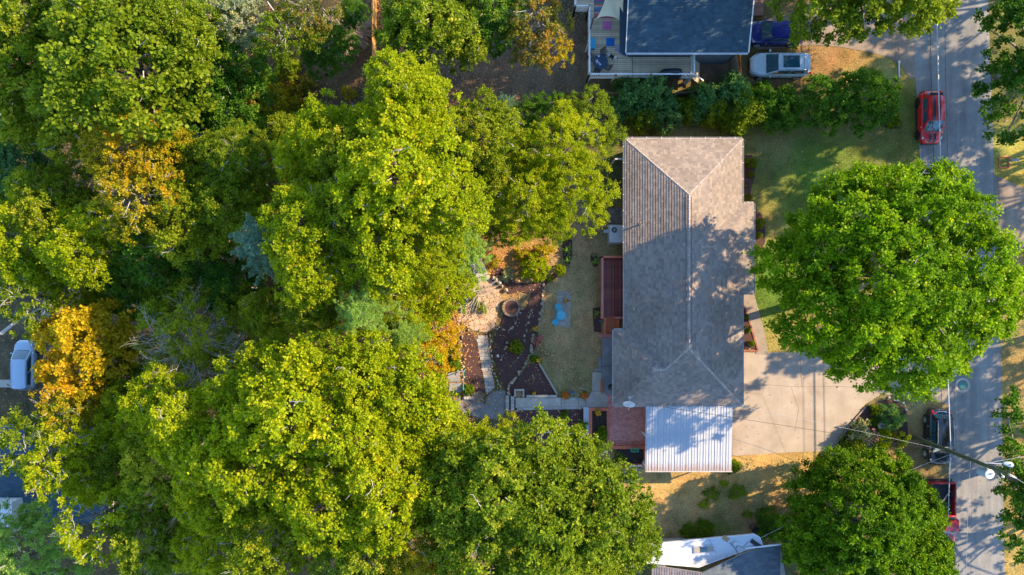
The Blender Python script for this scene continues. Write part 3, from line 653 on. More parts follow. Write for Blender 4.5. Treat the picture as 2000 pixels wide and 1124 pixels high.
for sx in (sx0, sx1):
    part('stringer', MB().prism([(sx - .03, dy0 - 1.3), (sx + .03, dy0 - 1.3), (sx + .03, dy0), (sx - .03, dy0)], -.12, .06, lambda x, y: max(.14, DZ + (y - dy0) * .5)), REDWOOD, deck)
    part('handrail', MB().prism([(sx - .05, dy0 - 1.3), (sx + .05, dy0 - 1.3), (sx + .05, dy0), (sx - .05, dy0)], .80, .84, lambda x, y: DZ + (y - dy0) * .5), REDWOOD, deck)
    for yv in (dy0 - .1, dy0 - 1.25): part('handrail_post', MB().box((sx, yv, (DZ + (yv - dy0) * .5 + .8) / 2), (.08, .08, DZ + (yv - dy0) * .5 + .8)), REDWOOD, deck)
p = W(1183, 656); part('landing', MB().box((p.x, p.y, .07), (1.12, .26, .14)), PINKWOOD, deck)

# brick patio, wooden planters -----------------------------------------
pt = struct('brick_patio', MB().prism(PATIO, -.1, .05), M('patio_joint', (.36,.26,.22), (.45,.34,.30), 10, .95))
BR = M('red_paver_brick', (.60,.24,.19), (.66,.30,.25), 2, .85, bump=.3, tint=[(.8,.8,.8),(1,1,1),(1.2,1.18,1.15)])
mb = MB(); rb = random.Random(4); yv = wy(872); P_ = ccw(PATIO); r_ = 0
while yv < wy(766):
    xv = wx(1180) - (.1 if r_ % 2 else 0)
    while xv < wx(1266):
        q = clip(P_, [(xv + .006, yv + .006), (xv + .194, yv + .006), (xv + .194, yv + .094), (xv + .006, yv + .094)])
        if q and area(q) > .002: mb.av = rb.random(); mb.prism(q, .03, .062 + rb.uniform(0, .006))
        xv += .2
    yv += .1; r_ += 1
part('brick', mb, BR, pt, kind='stuff', attr=True)
SOIL = M('black_potting_soil', (.015,.010,.009), (.05,.032,.026), 12, .95, bump=1, bscale=20, fine=(40,.5))
def planter(label, outer, inner, sides, h=.42):
    c = W(*outer[:2]); t = thing('planter', label, 'planter', (W((outer[0] + outer[2]) / 2, (outer[1] + outer[3]) / 2)))
    ox0, oy1 = wx(outer[0]), wy(outer[1]); ox1, oy0 = wx(outer[2]), wy(outer[3]); ix0, iy1 = wx(inner[0]), wy(inner[1]); ix1, iy0 = wx(inner[2]), wy(inner[3])
    for s in sides:
        if s == 'N': part('planter_side', MB().box(((ox0 + ox1) / 2, (oy1 + iy1) / 2, h / 2), (ox1 - ox0, oy1 - iy1, h)), REDWOOD, t, bev=.01)
        if s == 'S': part('planter_side', MB().box(((ox0 + ox1) / 2, (oy0 + iy0) / 2, h / 2), (ox1 - ox0, iy0 - oy0, h)), REDWOOD, t, bev=.01)
        if s == 'W': part('planter_side', MB().box(((ox0 + ix0) / 2, (iy0 + iy1) / 2, h / 2), (ix0 - ox0, iy1 - iy0 - .006, h)), REDWOOD, t, bev=.01)
        if s == 'E': part('planter_side', MB().box(((ox1 + ix1) / 2, (iy0 + iy1) / 2, h / 2), (ox1 - ix1, iy1 - iy0 - .006, h)), REDWOOD, t, bev=.01)
    part('soil', MB().box(((ix0 + ix1) / 2, (iy0 + iy1) / 2, h / 2 - .06), (ix1 - ix0 - .006, iy1 - iy0 - .006, h - .10)), SOIL, t); return t
planter('red wooden planter box of black soil holding orange flowers, left of the brick patio', (1149,796,1188,866), (1155.5,801.5,1184,862), 'NWES')
planter('red wooden planter bed of black soil with a turquoise bin, below the brick patio', (1190,869,1262,908), (1203,875.5,1256,904), 'NES')
one('garden_beam', MB().box((wx(1144), wy(820), .2), (.40, 2.05, .4)), M('bluish_concrete', (.36,.40,.44), (.42,.45,.48), 2, .8), 'pale grey concrete beam wall left of the orange planter frame', 'wall')
# gate leaf and small grill by the side slab
g = W(1174, 755); gate = thing('garden_gate', 'narrow orange-brown wooden gate standing open at the concrete path', 'gate', (g.x, g.y, 0))
for i in range(5): part('board', MB().box((g.x - .02 + .0 * i, g.y + .42 - .2 * i, .55), (.035, .185, 1.0)), M('orange_brown_board', (.34,.12,.04), (.42,.16,.06), 3, .6, rvar=.15), gate)
part('rail', MB().box((g.x + .03, g.y, .85), (.05, 1.0, .09)).box((g.x + .03, g.y, .25), (.05, 1.0, .09)), REDWOOD, gate)
g = W(1196, 757, .9); gr = thing('grill', 'small black kettle grill beside the house wall on the grey slab', 'grill', (g.x - .05, g.y, 0.09))
part('kettle', MB().ball((g.x - .05, g.y, .78), .27, 16, 10, (1, 1, .8)), BLACKM, gr, sm=True); part('lid_handle', MB().cyl((g.x - .12, g.y, 1.02), (g.x + .02, g.y, 1.02), .018), STEEL, gr)
for k in range(3):
    a = 2 * PI * k / 3; part('leg', MB().cyl((g.x - .05 + .3 * math.cos(a), g.y + .3 * math.sin(a), .09), (g.x - .05 + .12 * math.cos(a), g.y + .12 * math.sin(a), .62), .016), STEEL, gr)
# air conditioner
a0, a1 = W(1192,440,.85), W(1222,474,.85); ac = thing('air_conditioner', 'square pale grey air conditioner with a round black fan beside the west wall', 'air conditioner', ((a0.x + a1.x) / 2, (a0.y + a1.y) / 2, 0)); ax, ay = (a0.x + a1.x) / 2, (a0.y + a1.y) / 2; aw, ah = abs(a1.x - a0.x), abs(a0.y - a1.y)
part('cabinet', MB().box((ax, ay, .44), (aw, ah, .82)), M('ac_grey', (.60,.64,.66)), ac, bev=.03)
part('fan_guard', MB().cyl((ax - .28, ay + .3, .845), (ax - .28, ay + .3, .865), .23, .23, 24), M('fan_black', (.02,.06,.065)), ac)
mb = MB()
for r in (.08, .13, .18, .225):
    for i in range(24):
        t0, t1 = 2 * PI * i / 24, 2 * PI * (i + 1) / 24; mb.cyl((ax - .28 + r * math.cos(t0), ay + .3 + r * math.sin(t0), .875), (ax - .28 + r * math.cos(t1), ay + .3 + r * math.sin(t1), .875), .006, .006, 4)
part('fan_ring', mb, STEEL, ac); part('fan_hub', MB().cyl((ax - .28, ay + .3, .866), (ax - .28, ay + .3, .89), .06, .06, 14), STEEL, ac)
part('knob', MB().cyl((ax + .18, ay + .22, .85), (ax + .18, ay + .22, .88), .05, .05, 12), M('tan_pipe', (1,1,1)), ac)
part('base_pad', MB().box((ax, ay, .02), (aw + .2, ah + .2, .06)), CONC, ac)
p = W(1184, 452, .3); part('side_box', MB().box((p.x + .02, p.y, .3), (.42, .24, .12)).box((p.x + .02, p.y, .13), (.06, .06, .25)), M('pale_blue_box', (.35,.47,.52)), ac)
sp = struct('stepping_pad', MB().prism(px2([(1189,406),(1224,406),(1224,438),(1189,438)]), -.1, .01), M('bedding_sand', (1,1,1)))
for c in voronoi(ccw(px2([(1190,407),(1222,407),(1222,437),(1190,437)])), .30, random, .02): part('stone', MB().prism(c, -.05, .05 + random.uniform(-.01, .01)), M('dark_pad_stone', (.16,.14,.11), (.24,.21,.17), 4, .9, bump=.4, rvar=.2), sp)
for i, (xx, yy_, ww, hh) in enumerate(((1171.5,712,6.5,14),(1171.5,722,6.5,8),(1171.5,702,6.5,8),(1164.5,723,7,6))):
    q = W(xx, yy_); o = struct('stepping_slab', MB().box((q.x, q.y, .03), (ww / 25 - .02, hh / 25 - .02, .09)), CONC2)
# ------------------------------------------------------------------ neighbour house and deck (top)
NZ = 4.6
e0 = W(1223,103,NZ); e1 = W(1461,103,NZ)
nx0, nx1, nyS = e0.x, e1.x, e0.y; ridge_y = nyS + 5.2; npitch = .36; nyN = ridge_y + 5.2
nh = thing('house', 'neighbour house with a dark shingle roof tinted as in blue shade and white gutters behind the grey deck', 'house', ((nx0 + nx1) / 2, ridge_y, 0))
rng = random.Random(11)
build_roof(nh, [('S', [(nx0, nyS), (nx1, nyS), (nx1, ridge_y), (nx0, ridge_y)], (0, -1), lambda x, y: NZ + (y - nyS) * npitch),
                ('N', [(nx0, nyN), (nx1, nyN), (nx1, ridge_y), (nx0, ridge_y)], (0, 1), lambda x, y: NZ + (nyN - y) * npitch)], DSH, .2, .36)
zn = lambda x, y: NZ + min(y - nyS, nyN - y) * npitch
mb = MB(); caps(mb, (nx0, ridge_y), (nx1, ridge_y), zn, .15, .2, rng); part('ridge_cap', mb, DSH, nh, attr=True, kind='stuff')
WG = M('white_gutter', (.62,.64,.66), (.70,.72,.74), 2, .4)
gutter(nh, [(nx0, nyS), (nx1, nyS)], NZ, WG, .12); part('fascia', MB().prism([(nx1, nyS), (nx1 + .09, nyS), (nx1 + .09, ridge_y), (nx1, ridge_y)], -.16, .03, zn), WHITEP, nh); part('fascia', MB().prism([(nx0 - .05, nyS), (nx0, nyS), (nx0, ridge_y), (nx0 - .05, ridge_y)], -.16, .03, zn), WHITEP, nh)
NWL = [(nx0 + .55, nyS + .5), (nx1 - .45, nyS + .5), (nx1 - .45, nyN - .5), (nx0 + .55, nyN - .5)]
walls_of(nh, NWL, 0, NZ - .02, M('blue_grey_siding', (.10,.14,.16), (.13,.17,.19), 1, .8))
for i in range(3): window(nh, nx0 + 2 + i * 3, nyS + .5, 3.3, 1.1, 1.1, (0, -1))
# door side extension roof (narrow dark lower strip on the left of the roof)
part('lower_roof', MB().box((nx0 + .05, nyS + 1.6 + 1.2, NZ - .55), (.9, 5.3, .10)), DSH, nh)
sc = W(1285,106,3.4); wl = part('wall_lamp', MB().box((sc.x, nyS + .42, 3.5), (.12, .14, .2)).ball((sc.x, nyS + .33, 3.45), .11), STEEL, nh)

ND = 2.0
def D(px, py, z=ND): return W(px, py, z)
A = D(1150,-60); Bq = D(1350,152)
kx0, kx1, ky0 = D(1149,0).x, D(1350,0).x, D(0,152).y; ky1 = D(0,103).y
nd = thing('deck', 'weathered grey timber deck with white railings wrapping round the blue roofed house', 'deck', ((kx0 + kx1) / 2, ky0 + 1, 0))
DB = M('weathered_board', (.54,.44,.29), (.66,.55,.37), 2.0, .85, bump=.2, bscale=30, fine=(20,.12), rvar=.22)
bwid = .142; split = D(1233,0).x; nyb = int((7.5) / bwid)
inner = nx0 + .50
m_l = MB().box((0, 0, 0), (split - kx0 - .02, bwid - .026, .035)).mesh('deck_board', DB)
m_r = MB().box((0, 0, 0), (kx1 - split - .12, bwid - .026, .035)).mesh('deck_board', DB)
m_s = MB().box((0, 0, 0), (inner - kx0 - .02, bwid - .026, .035)).mesh('deck_board', DB)
for i in range(nyb):
    yv = ky0 + bwid * (i + .5)
    if yv < nyS + .42:
        link('deck_board', m_l, nd, ((kx0 + split) / 2, yv, ND - .02)); link('deck_board', m_r, nd, ((split + kx1) / 2 + .04, yv, ND - .02))
    else: link('deck_board', m_s, nd, ((kx0 + inner) / 2, yv, ND - .02))
part('deck_board', MB().box((split, (ky0 + nyS + .42) / 2, ND - .012), (.10, nyS + .42 - ky0, .04)), DB, nd)
ext0 = D(1122,0).x; exy = D(0,21).y
me_e = MB().box((0, 0, 0), (kx0 - ext0 - .02, bwid - .026, .035)).mesh('deck_board', DB)
for i in range(18): link('deck_board', me_e, nd, ((kx0 + ext0) / 2, exy + bwid * (i + .5), ND - .02))
part('deck_frame', MB().box(((kx0 + kx1) / 2, ky0 + .03, ND - .16), (kx1 - kx0, .06, .24)).box((kx0 + .03, ky0 + 3.5, ND - .16), (.06, 7, .24)).box(((kx0 + ext0) / 2, exy + .02, ND - .16), (kx0 - ext0, .05, .24)).box((kx1 - .03, (ky0 + ky1) / 2, ND - .16), (.06, ky1 - ky0, .24)), WHITEP, nd)
for xx in np.linspace(kx0 + .1, kx1 - .1, 5): part('support_post', MB().box((float(xx), ky0 + .1, (ND - .28) / 2), (.14, .14, ND - .28)), WHITEP, nd)
railing(nd, (kx0, ky0), (kx1, ky0), ND, 1.0, WHITEP, WHITEP, .11, .14, bal=.04)
railing(nd, (kx0, exy), (kx0, ky0), ND, 1.0, WHITEP, WHITEP, .11, .16, bal=.04)
railing(nd, (ext0, exy), (kx0, exy), ND, 1.0, WHITEP, WHITEP, .11, .14, bal=.04)
railing(nd, (ext0, exy + 2.6), (ext0, exy), ND, 1.0, WHITEP, WHITEP, .11, .16, bal=.04)
railing(nd, (kx1, ky0 + .06), (kx1, ky1 - .3), ND, 1.0, WHITEP, WHITEP, .10, .14, bal=.04)
for i in range(6):
    zz = ND - .3 * (i + 1) + .05; xx = kx1 + .02 + .17 * (i + .5)
    part('stair_tread', MB().box((xx, (ky0 + ky1) / 2, zz), (.2, ky1 - ky0 - .1, .04)), DB, nd)
part('stair_rail', MB().prism([(kx1 + .05, ky0 - .05), (kx1 + 1.1, ky0 - .05), (kx1 + 1.1, ky0 + .05), (kx1 + .05, ky0 + .05)], .9, .98, lambda x, y: max(.1, ND - (x - kx1) * 1.6)), WHITEP, nd)
part('stair_rail_post', MB().box((kx1 + 1.1, ky0, .6), (.1, .1, 1.2)), WHITEP, nd)

# rug with bold stripes
def strips(name, label, cat, corners, z, cols, along=0):
    t = thing(name, label, cat, (sum(c[0] for c in corners) / 4, sum(c[1] for c in corners) / 4, z)); n = len(cols); a, b_, c, d = [Vector((*q, 0)) for q in corners]
    for i, cm_ in enumerate(cols):
        p = a + (d - a) * (i / n); q = b_ + (c - b_) * (i / n); r = b_ + (c - b_) * ((i + 1) / n); s_ = a + (d - a) * ((i + 1) / n)
        part('stripe', MB().prism([(p.x, p.y), (q.x, q.y), (r.x, r.y), (s_.x, s_.y)], z + .002, z + .014), cm_, t)
    return t
rc = [M('rug_pink', (.38,.10,.17)), M('rug_orange', (.50,.14,.06)), M('rug_teal', (.07,.20,.24)), M('rug_cream', (.45,.36,.27)), M('rug_purple', (.16,.10,.22)), M('rug_blue', (.12,.22,.33))]
cs = [D(1160,36), D(1221,36), D(1221,-14), D(1160,-14)]
strips('rug', 'woven rug with pink, orange and blue stripes under the cream shade sail', 'rug', [(c.x, c.y) for c in cs], ND, [rc[i] for i in (0,1,0,3,4,2,5,3,1,2,4,0,3,5,1,0)])
def mat_on(name, label, cat, cx, cy, w, h, rz, m, z=ND, t=.03, fold=True):
    p = D(cx, cy); o = thing(name, label, cat, (p.x, p.y, z)); mb = MB().box((p.x, p.y, z + t / 2), (w, h, t), rz=rz); q = part('cushion_cover', mb, m, o, bev=.012)
    if fold: part('fold_seam', MB().box((p.x, p.y, z + t + .003), (.015, h * .96, .006), rz=rz), M(m.name + '_seam', tuple(x * .6 for x in m.diffuse_color[:3]) if False else (.05,.05,.08)), o)
    return o
mat_on('floor_mat', 'square pink floor mat lying on the grey deck under the sail edge', 'mat', 1185.5, 50, .66, .64, -.08, M('mat_pink', (.55,.17,.36)))
mat_on('floor_mat', 'square bright blue floor mat lying on the grey deck', 'mat', 1192, 82.5, .64, .63, -.03, M('mat_blue', (.006,.16,.50)))
mat_on('floor_mat', 'square pale lilac mat lying tilted on the deck by the roof corner', 'mat', 1210.5, 96, .62, .56, -.52, M('mat_lilac', (.36,.34,.46)))
mat_on('floor_mat', 'small navy blue mat touching the lilac mat under the gutter end', 'mat', 1221.5, 102, .38, .56, -.52, M('mat_navy', (.012,.06,.22)))
p = D(1157.5,85,2.4); cl = thing('cooler', 'bright turquoise rectangular cooler against the left deck railing', 'cooler', (p.x, p.y, ND))
CT = M('cooler_turquoise', (.01,.28,.45), rough=.45)
part('cooler_box', MB().box((p.x, p.y, ND + .17), (.36, .74, .34)), CT, cl, bev=.02); part('lid', MB().box((p.x, p.y, ND + .37), (.40, .78, .06)), M('cooler_lid', (.02,.36,.52), rough=.4), cl, bev=.02); part('handle', MB().box((p.x, p.y - .42, ND + .25), (.24, .04, .05)), BLACKP, cl)
# round patio table and chairs
p = D(1172.5,121,2.7); NAVY = M('navy_cloth', (.008,.035,.065), (.014,.05,.085), 4, .6)
tb = thing('patio_table', 'round dark blue patio table with a white flower print in the deck corner', 'table', (p.x, p.y, ND))
part('tabletop', MB().cyl((p.x, p.y, ND + .70), (p.x, p.y, ND + .73), .56, .56, 30), NAVY, tb)
part('pedestal', MB().cyl((p.x, p.y, ND), (p.x, p.y, ND + .70), .04).cyl((p.x, p.y, ND), (p.x, p.y, ND + .03), .28, .28, 18), BLACKM, tb)
pr = MB()
for (dx, dy, r) in ((-.26,.05,.10),(-.18,-.02,.07),(-.10,-.1,.05),(-.02,-.2,.08),(-.12,.42,.09),(-.22,.12,.06),(-.28,-.08,.05)):
    for k in range(4):
        a = k * PI / 2 + dx; pr.cyl((p.x + dx + r * .55 * math.cos(a), p.y + dy + r * .55 * math.sin(a), ND + .731), (p.x + dx + r * .55 * math.cos(a), p.y + dy + r * .55 * math.sin(a), ND + .735), r * .5, r * .5, 8)
part('flower_print', pr, M('print_white', (.62,.60,.66)), tb)
def slat_chair(label, x, y, z, rz, m, group=None, w=.48, name='patio_chair', cat='chair'):
    t = thing(name, label, cat, (x, y, z), rz, group)
    for i in range(6): part('seat_slat', MB().box((-.2 + i * .08, 0, .42), (.055, w, .02)), m, t, local=True)
    for i in range(5): part('back_slat', MB().box((-.25 - .02 * i, 0, .50 + i * .085), (.02, w, .055)), m, t, local=True)
    part('frame', MB().tube([(.22, w/2, 0), (.22, w/2, .60), (-.22, w/2, .62), (-.34, w/2, .90)], .014).tube([(.22, -w/2, 0), (.22, -w/2, .60), (-.22, -w/2, .62), (-.34, -w/2, .90)], .014), m, t, local=True)
    for sy in (-1, 1): part('leg', MB().tube([(-.2, sy * w / 2, .55), (-.30, sy * w / 2, 0)], .014), m, t, local=True)
    return t
for lb, cx, cy, rz in (('black slatted patio chair above the round deck table, nearest the dog', 1181, 104, math.radians(-55)), ('black slatted patio chair between the round table and left railing', 1157.5, 113, math.radians(-25)), ('black slatted patio chair right of the round deck table, its white slats showing', 1186, 130, math.radians(150)), ('black patio chair below the round deck table by the corner railing', 1166, 139, math.radians(70))):
    q = D(cx, cy, 2.5); slat_chair(lb, q.x, q.y, ND, rz, BLACKM, 'black chairs round the deck table')
# dog
def skin_body(name, verts, edges, radii, mat, parent, root=0, sub=2):
    me = bpy.data.meshes.new(name); me.from_pydata(verts, edges, []); me.materials.append(mat); o = bpy.data.objects.new(name, me); C.objects.link(o); o.parent = parent
    o.modifiers.new('skin', 'SKIN'); ly = me.skin_vertices[0].data
    for i, r in enumerate(radii): ly[i].radius = r if isinstance(r, tuple) else (r, r)
    ly[root].use_root = True; s_ = o.modifiers.new('sub', 'SUBSURF'); s_.levels = sub; s_.render_levels = sub; return o
q = D(1194,109,2.5); dog = thing('dog', 'black and white dog standing on the deck between the table and lilac mat', 'dog', (q.x, q.y, ND), math.radians(-28))
fur = bpy.data.materials.new('dog_coat'); fur.use_nodes = True; N, L = nt(fur); b = N['Principled BSDF']; b.inputs['Roughness'].default_value = .8
tcn = N.new('ShaderNodeTexCoord'); sx = N.new('ShaderNodeSeparateXYZ'); L.new(tcn.outputs['Object'], sx.inputs[0]); ns = noise(N, L, tcn.outputs['Object'], 9, 2)
aa = N.new('ShaderNodeMath'); aa.operation = 'MULTIPLY_ADD'; L.new(ns, aa.inputs[0]); aa.inputs[1].default_value = .25; L.new(sx.outputs['X'], aa.inputs[2])
rr = ramp(N, [(.5,.47,.44),(.012,.012,.013),(.012,.012,.013),(.62,.60,.58),(.02,.02,.02)], [0.0,.03,.30,.36,.60], 'CONSTANT'); L.new(aa.outputs[0], rr.inputs[0]); L.new(rr.outputs[0], b.inputs['Base Color'])
V_ = [(0,0,.40),(.16,0,.41),(.26,0,.43),(.36,0,.52),(.44,0,.55),(.56,0,.52),(-.18,0,.40),(-.28,0,.39),(-.38,0,.46),(-.50,0,.52),
      (.22,.09,.34),(.23,.10,.18),(.22,.10,.02),(.27,.10,.015),(.22,-.09,.34),(.23,-.10,.18),(.22,-.10,.02),(.27,-.10,.015),
      (-.24,.09,.32),(-.20,.10,.22),(-.30,.10,.13),(-.27,.10,.015),(-.24,-.09,.32),(-.20,-.10,.22),(-.30,-.10,.13),(-.27,-.10,.015),(.42,.06,.62),(.42,-.06,.62)]
E_ = [(0,1),(1,2),(2,3),(3,4),(4,5),(0,6),(6,7),(7,8),(8,9),(1,10),(10,11),(11,12),(12,13),(1,14),(14,15),(15,16),(16,17),(6,18),(18,19),(19,20),(20,21),(6,22),(22,23),(23,24),(24,25),(4,26),(4,27)]
R_ = [.12,.135,.11,.075,.085,.04,.115,.09,.03,.02,.055,.035,.025,.025,.055,.035,.025,.025,.07,.05,.028,.026,.07,.05,.028,.026,.025,.025]
skin_body('body', V_, E_, R_, fur, dog)
# shade sail with a leaning post
sl = thing('shade_sail', 'cream triangular shade sail stretched over the rug, its corner tied to a leaning post', 'shade sail', (D(1190,10,4.2).x, D(1190,10,4.2).y, ND))
c1, c2, c3, c4 = W(1164,38,4.3), W(1219,47,3.9), W(1224,-30,4.5), W(1186,-30,4.6)
mb = MB(); n = 14; vs = []
for j in range(n + 1):
    for i in range(n + 1):
        u, v = i / n, j / n; pp = c1 * (1 - u) * (1 - v) + c2 * u * (1 - v) + c3 * u * v + c4 * (1 - u) * v
        pin = 4 * u * (1 - u) * (1 - v); pp = pp + Vector((0, .38 * pin, 0)) + Vector((.42, 0, 0)) * (4 * v * (1 - v)) * (1 - u) * .5 - Vector((.30, 0, 0)) * (4 * v * (1 - v)) * u * .5
        pp.z -= .35 * 4 * u * (1 - u) * 4 * v * (1 - v) * .6 - .03 * math.sin((u * 1.3 + v) * 9); vs.append(pp)
mb.add(vs, [(j * (n + 1) + i, j * (n + 1) + i + 1, (j + 1) * (n + 1) + i + 1, (j + 1) * (n + 1) + i) for j in range(n) for i in range(n)])
o = part('sail_cloth', mb, M('cream_canvas', (.80,.68,.40), (.86,.74,.46), 1.5, .8, bump=.1), sl, sm=True); s_ = o.modifiers.new('solid', 'SOLIDIFY'); s_.thickness = .01
part('corner_ring', MB().tube([c1, c1 + Vector((-.2, .02, .05))], .02).tube([c2, c2 + Vector((.15, -.2, -.05))], .015), STEEL, sl)
pb = Vector((kx0 - .02, D(0,72).y, ND - .6)); pp = c1 + Vector((-.2, .02, .3))
one('shade_post', MB().cyl(Vector((0,0,0)), pp - pb, .065, .05, 10), M('brown_post', (.10,.06,.04), (.15,.10,.07), 5, .85), 'dark brown wooden post leaning from the left railing to the shade sail', 'post', pb)
# planters on the railing, covered grill, small yellow item, stair deck
for (cx, cy, lb) in ((1202,149.5,'round white pot with brown soil hanging on the railing below the table'), (1271,149,'round white pot on the deck railing left of the covered grill')):
    q = D(cx, cy, 3.0); t = thing('plant_pot', lb, 'pot', (q.x, q.y, ND + 1.03)); z = ND + 1.03
    part('pot', MB().cyl((q.x, q.y, z - .02), (q.x, q.y, z + .16), .09, .14, 18, caps=False).cyl((q.x, q.y, z - .02), (q.x, q.y, z), .09, .09, 18), WHITEP, t, sm=False); part('soil', MB().cyl((q.x, q.y, z + .08), (q.x, q.y, z + .12), .115, .125, 16), M('rust_soil', (.28,.13,.05)), t); part('rim', MB().cyl((q.x, q.y, z + .14), (q.x, q.y, z + .165), .16, .16, 18, caps=False), WHITEP, t)
q0 = D(1313,141,2.8); gc = thing('covered_grill', 'long grill under a fitted black cover by the lower deck railing', 'grill', (q0.x, q0.y, ND)); X_, Y_ = q0.x, q0.y
mb = MB(); prof = [(-.75, .58), (-.62, .84), (-.3, 1.04), (.35, 1.08), (.62, 1.0), (.74, .84)]; vs = []
for (xx, zz) in prof:
    for (yy, k) in ((-.30, .0), (-.28, .72), (-.17, .97), (.02, 1.0), (.2, .95), (.27, .72), (.30, .0)): vs.append((X_ + xx, Y_ + yy * (1 if abs(xx) < .7 else .9), ND + .05 + (zz - .05) * k))
w = 7; mb.add(vs, [(i * w + j, (i + 1) * w + j, (i + 1) * w + j + 1, i * w + j + 1) for i in range(5) for j in range(6)] + [tuple(range(7)), tuple(range(5 * w + 6, 5 * w - 1, -1))])
part('grill_cover', mb, M('black_vinyl', (.012,.02,.026), (.02,.03,.036), 4, .5, bump=.5, bscale=5), gc, sm=True); part('cart', MB().box((X_, Y_, ND + .3), (1.3, .45, .5)), BLACKM, gc)
for sxx in (-.55, .55): part('wheel', MB().cyl((X_ + sxx, Y_ - .3, ND + .08), (X_ + sxx, Y_ - .25, ND + .08), .08, .08, 14), RUBBER, gc)
q = D(1359.5,146,1.4); one('watering_can', MB().cyl((0,0,0), (0,0,.22), .10, .09, 14).tube([(.1,0,.05),(.28,.0,.24)], .02).tube([(-.1,0,.04),(-.17,0,.14),(-.08,0,.24),(.05,0,.24)], .015), M('yellow_plastic', (.65,.36,.02), rough=.5), 'small yellow watering can standing on the outer deck stair', 'watering can', (q.x, q.y, ND - .95), rz=1.3)
# brown porch steps right of the blue roof
a = W(1462,-6,.6); b_ = W(1491,30,.6); po = thing('porch', 'brown wooden board porch beside the right end of the blue roof', 'porch', ((a.x + b_.x) / 2, (a.y + b_.y) / 2, 0))
for i in range(12):
    yv = b_.y + .06 + i * .145
    part('board', MB().box(((a.x + b_.x) / 2, yv, .58), (b_.x - a.x, .13, .04)), M('brown_board', (.16,.09,.07), (.22,.13,.10), 3, .8, rvar=.2), po)
part('frame', MB().box(((a.x + b_.x) / 2, b_.y + .03, .46), (b_.x - a.x, .05, .2)).box((b_.x - .05, b_.y + .9, .28), (.1, 1.7, .55)), REDWOOD, po)

# ------------------------------------------------------------------ fences
def fence(label, pts, h, m, bw_=.14, gap=.012, capw=None, th=.022, ztop=None, name='wooden_fence', posts=2.4, jig=.03, group=None, rails=True):
    a0 = Vector((*pts[0], 0)); t = thing(name, label, 'fence', (a0.x, a0.y, float(terr(a0.x))), group=group)
    me = MB().box((0, 0, h / 2), (bw_ - gap, th, h)).mesh('board', m)
    for p, q in zip(pts[:-1], pts[1:]):
        p = Vector((*p, 0)); q = Vector((*q, 0)); d = q - p; Ln = d.length; d.normalize(); rz = math.atan2(d.y, d.x); n = int(Ln / bw_); nn = Vector((-d.y, d.x, 0))
        for i in range(n):
            c = p + d * (bw_ * (i + .5)); z = float(terr(c.x)); link('board', me, t, (c.x, c.y, z + random.uniform(-jig, jig)), rz=rz)
        k = max(1, int(Ln / posts))
        for i in range(k + 1):
            c = p + d * (Ln * i / k) + nn * .07; z = float(terr(c.x)); part('post', MB().box((c.x, c.y, z + h / 2), (.1, .1, h + .02), rz=rz), m, t)
        if rails:
            for zz in (.25, h * .5, h - .2):
                c = (p + q) / 2 + nn * .035; part('rail', MB().box((c.x, c.y, float(terr(c.x)) + zz), (Ln, .04, .09), rz=rz), m, t)
    return t
ORW = M('orange_fence_board', (.55,.27,.07), (.68,.38,.12), 3, .75, rvar=.25)
f0 = W(731,-30,.9); f1 = W(732,128,.9)
def unz(px, py, h):
    p = G(px, py); p = W(px, py, float(terr(p.x)) + h); return p
f0 = unz(731,-20,.9); f1 = unz(731.5,128,.9); fence('tall orange-brown board fence running up between the woods and the brown yard', [(f0.x, f0.y), (f1.x, f1.y)], 1.85, ORW)
GRW = M('grey_brown_board', (.20,.13,.085), (.28,.19,.12), 3, .85, rvar=.2)
fence('low brown board fence half hidden behind the hedge, below the grey deck', [tuple(W(x, y)[:2]) for x, y in ((1082,189),(1200,189),(1300,192),(1372,186))], 1.35, GRW, .14)
gp = [tuple(W(x, y)[:2]) for x, y in ((1424,108),(1432,158))]
fence('weathered grey wooden gate between the deck stairs and the silver car', gp, 1.7, M('silver_board', (.26,.23,.20), (.34,.28,.22), 3, .85, rvar=.3), .17, name='wooden_gate')
fence('small brown board fence beside the wooden gate in the shade', [tuple(W(x, y)[:2]) for x, y in ((1437,104),(1438,160))], 1.3, ORW, .16)
lt = [tuple(W(x, y)[:2]) for x, y in ((1204,907),(1250,907))]
t = thing('lattice_fence', 'low white lattice fence along the lower edge of the planter bed', 'fence', (lt[0][0], lt[0][1], 0))
for k in range(20): part('slat', MB().box((lt[0][0] + .05 + k * .09, lt[0][1], .32), (.02, .015, .75), M=Matrix.Rotation(.6 if k % 2 else -.6, 3, 'Y')), WHITEP, t)
part('rail', MB().box(((lt[0][0] + lt[1][0]) / 2, lt[0][1], .64), (1.9, .05, .04)).box(((lt[0][0] + lt[1][0]) / 2, lt[0][1], .05), (1.9, .04, .04)), WHITEP, t)
q = W(1258,900,.5); one('downspout', MB().tube([(0,0,2.3),(0,0,.12),(-.42,.42,.05)], .045, 8), WHITEM, 'white downspout bending out from the carport corner over the soil bed', 'pipe', (q.x, q.y, 0))
q = W(1245,917); one('paving_stone', MB().box((0,0,.03), (.62,.22,.08)), CONC2, 'grey paving stone lying in the grass below the lattice fence', 'paving stone', (q.x, q.y, 0))
# two thin posts on the dry grass
for i, (x, y, lb) in enumerate(((1289,972,'left of the two short rusty posts standing in the dry grass'), (1367,963,'right of the two short rusty posts standing in the dry grass'))):
    q = W(x, y); one('metal_post', MB().cyl((0,0,0), (0,0,.62), .025, .025, 8).box((.03,0,.60), (.11,.03,.03)), M('rusty_metal', (.14,.07,.05)), lb, 'post', (q.x, q.y, 0), group='rusty posts in the dry grass')

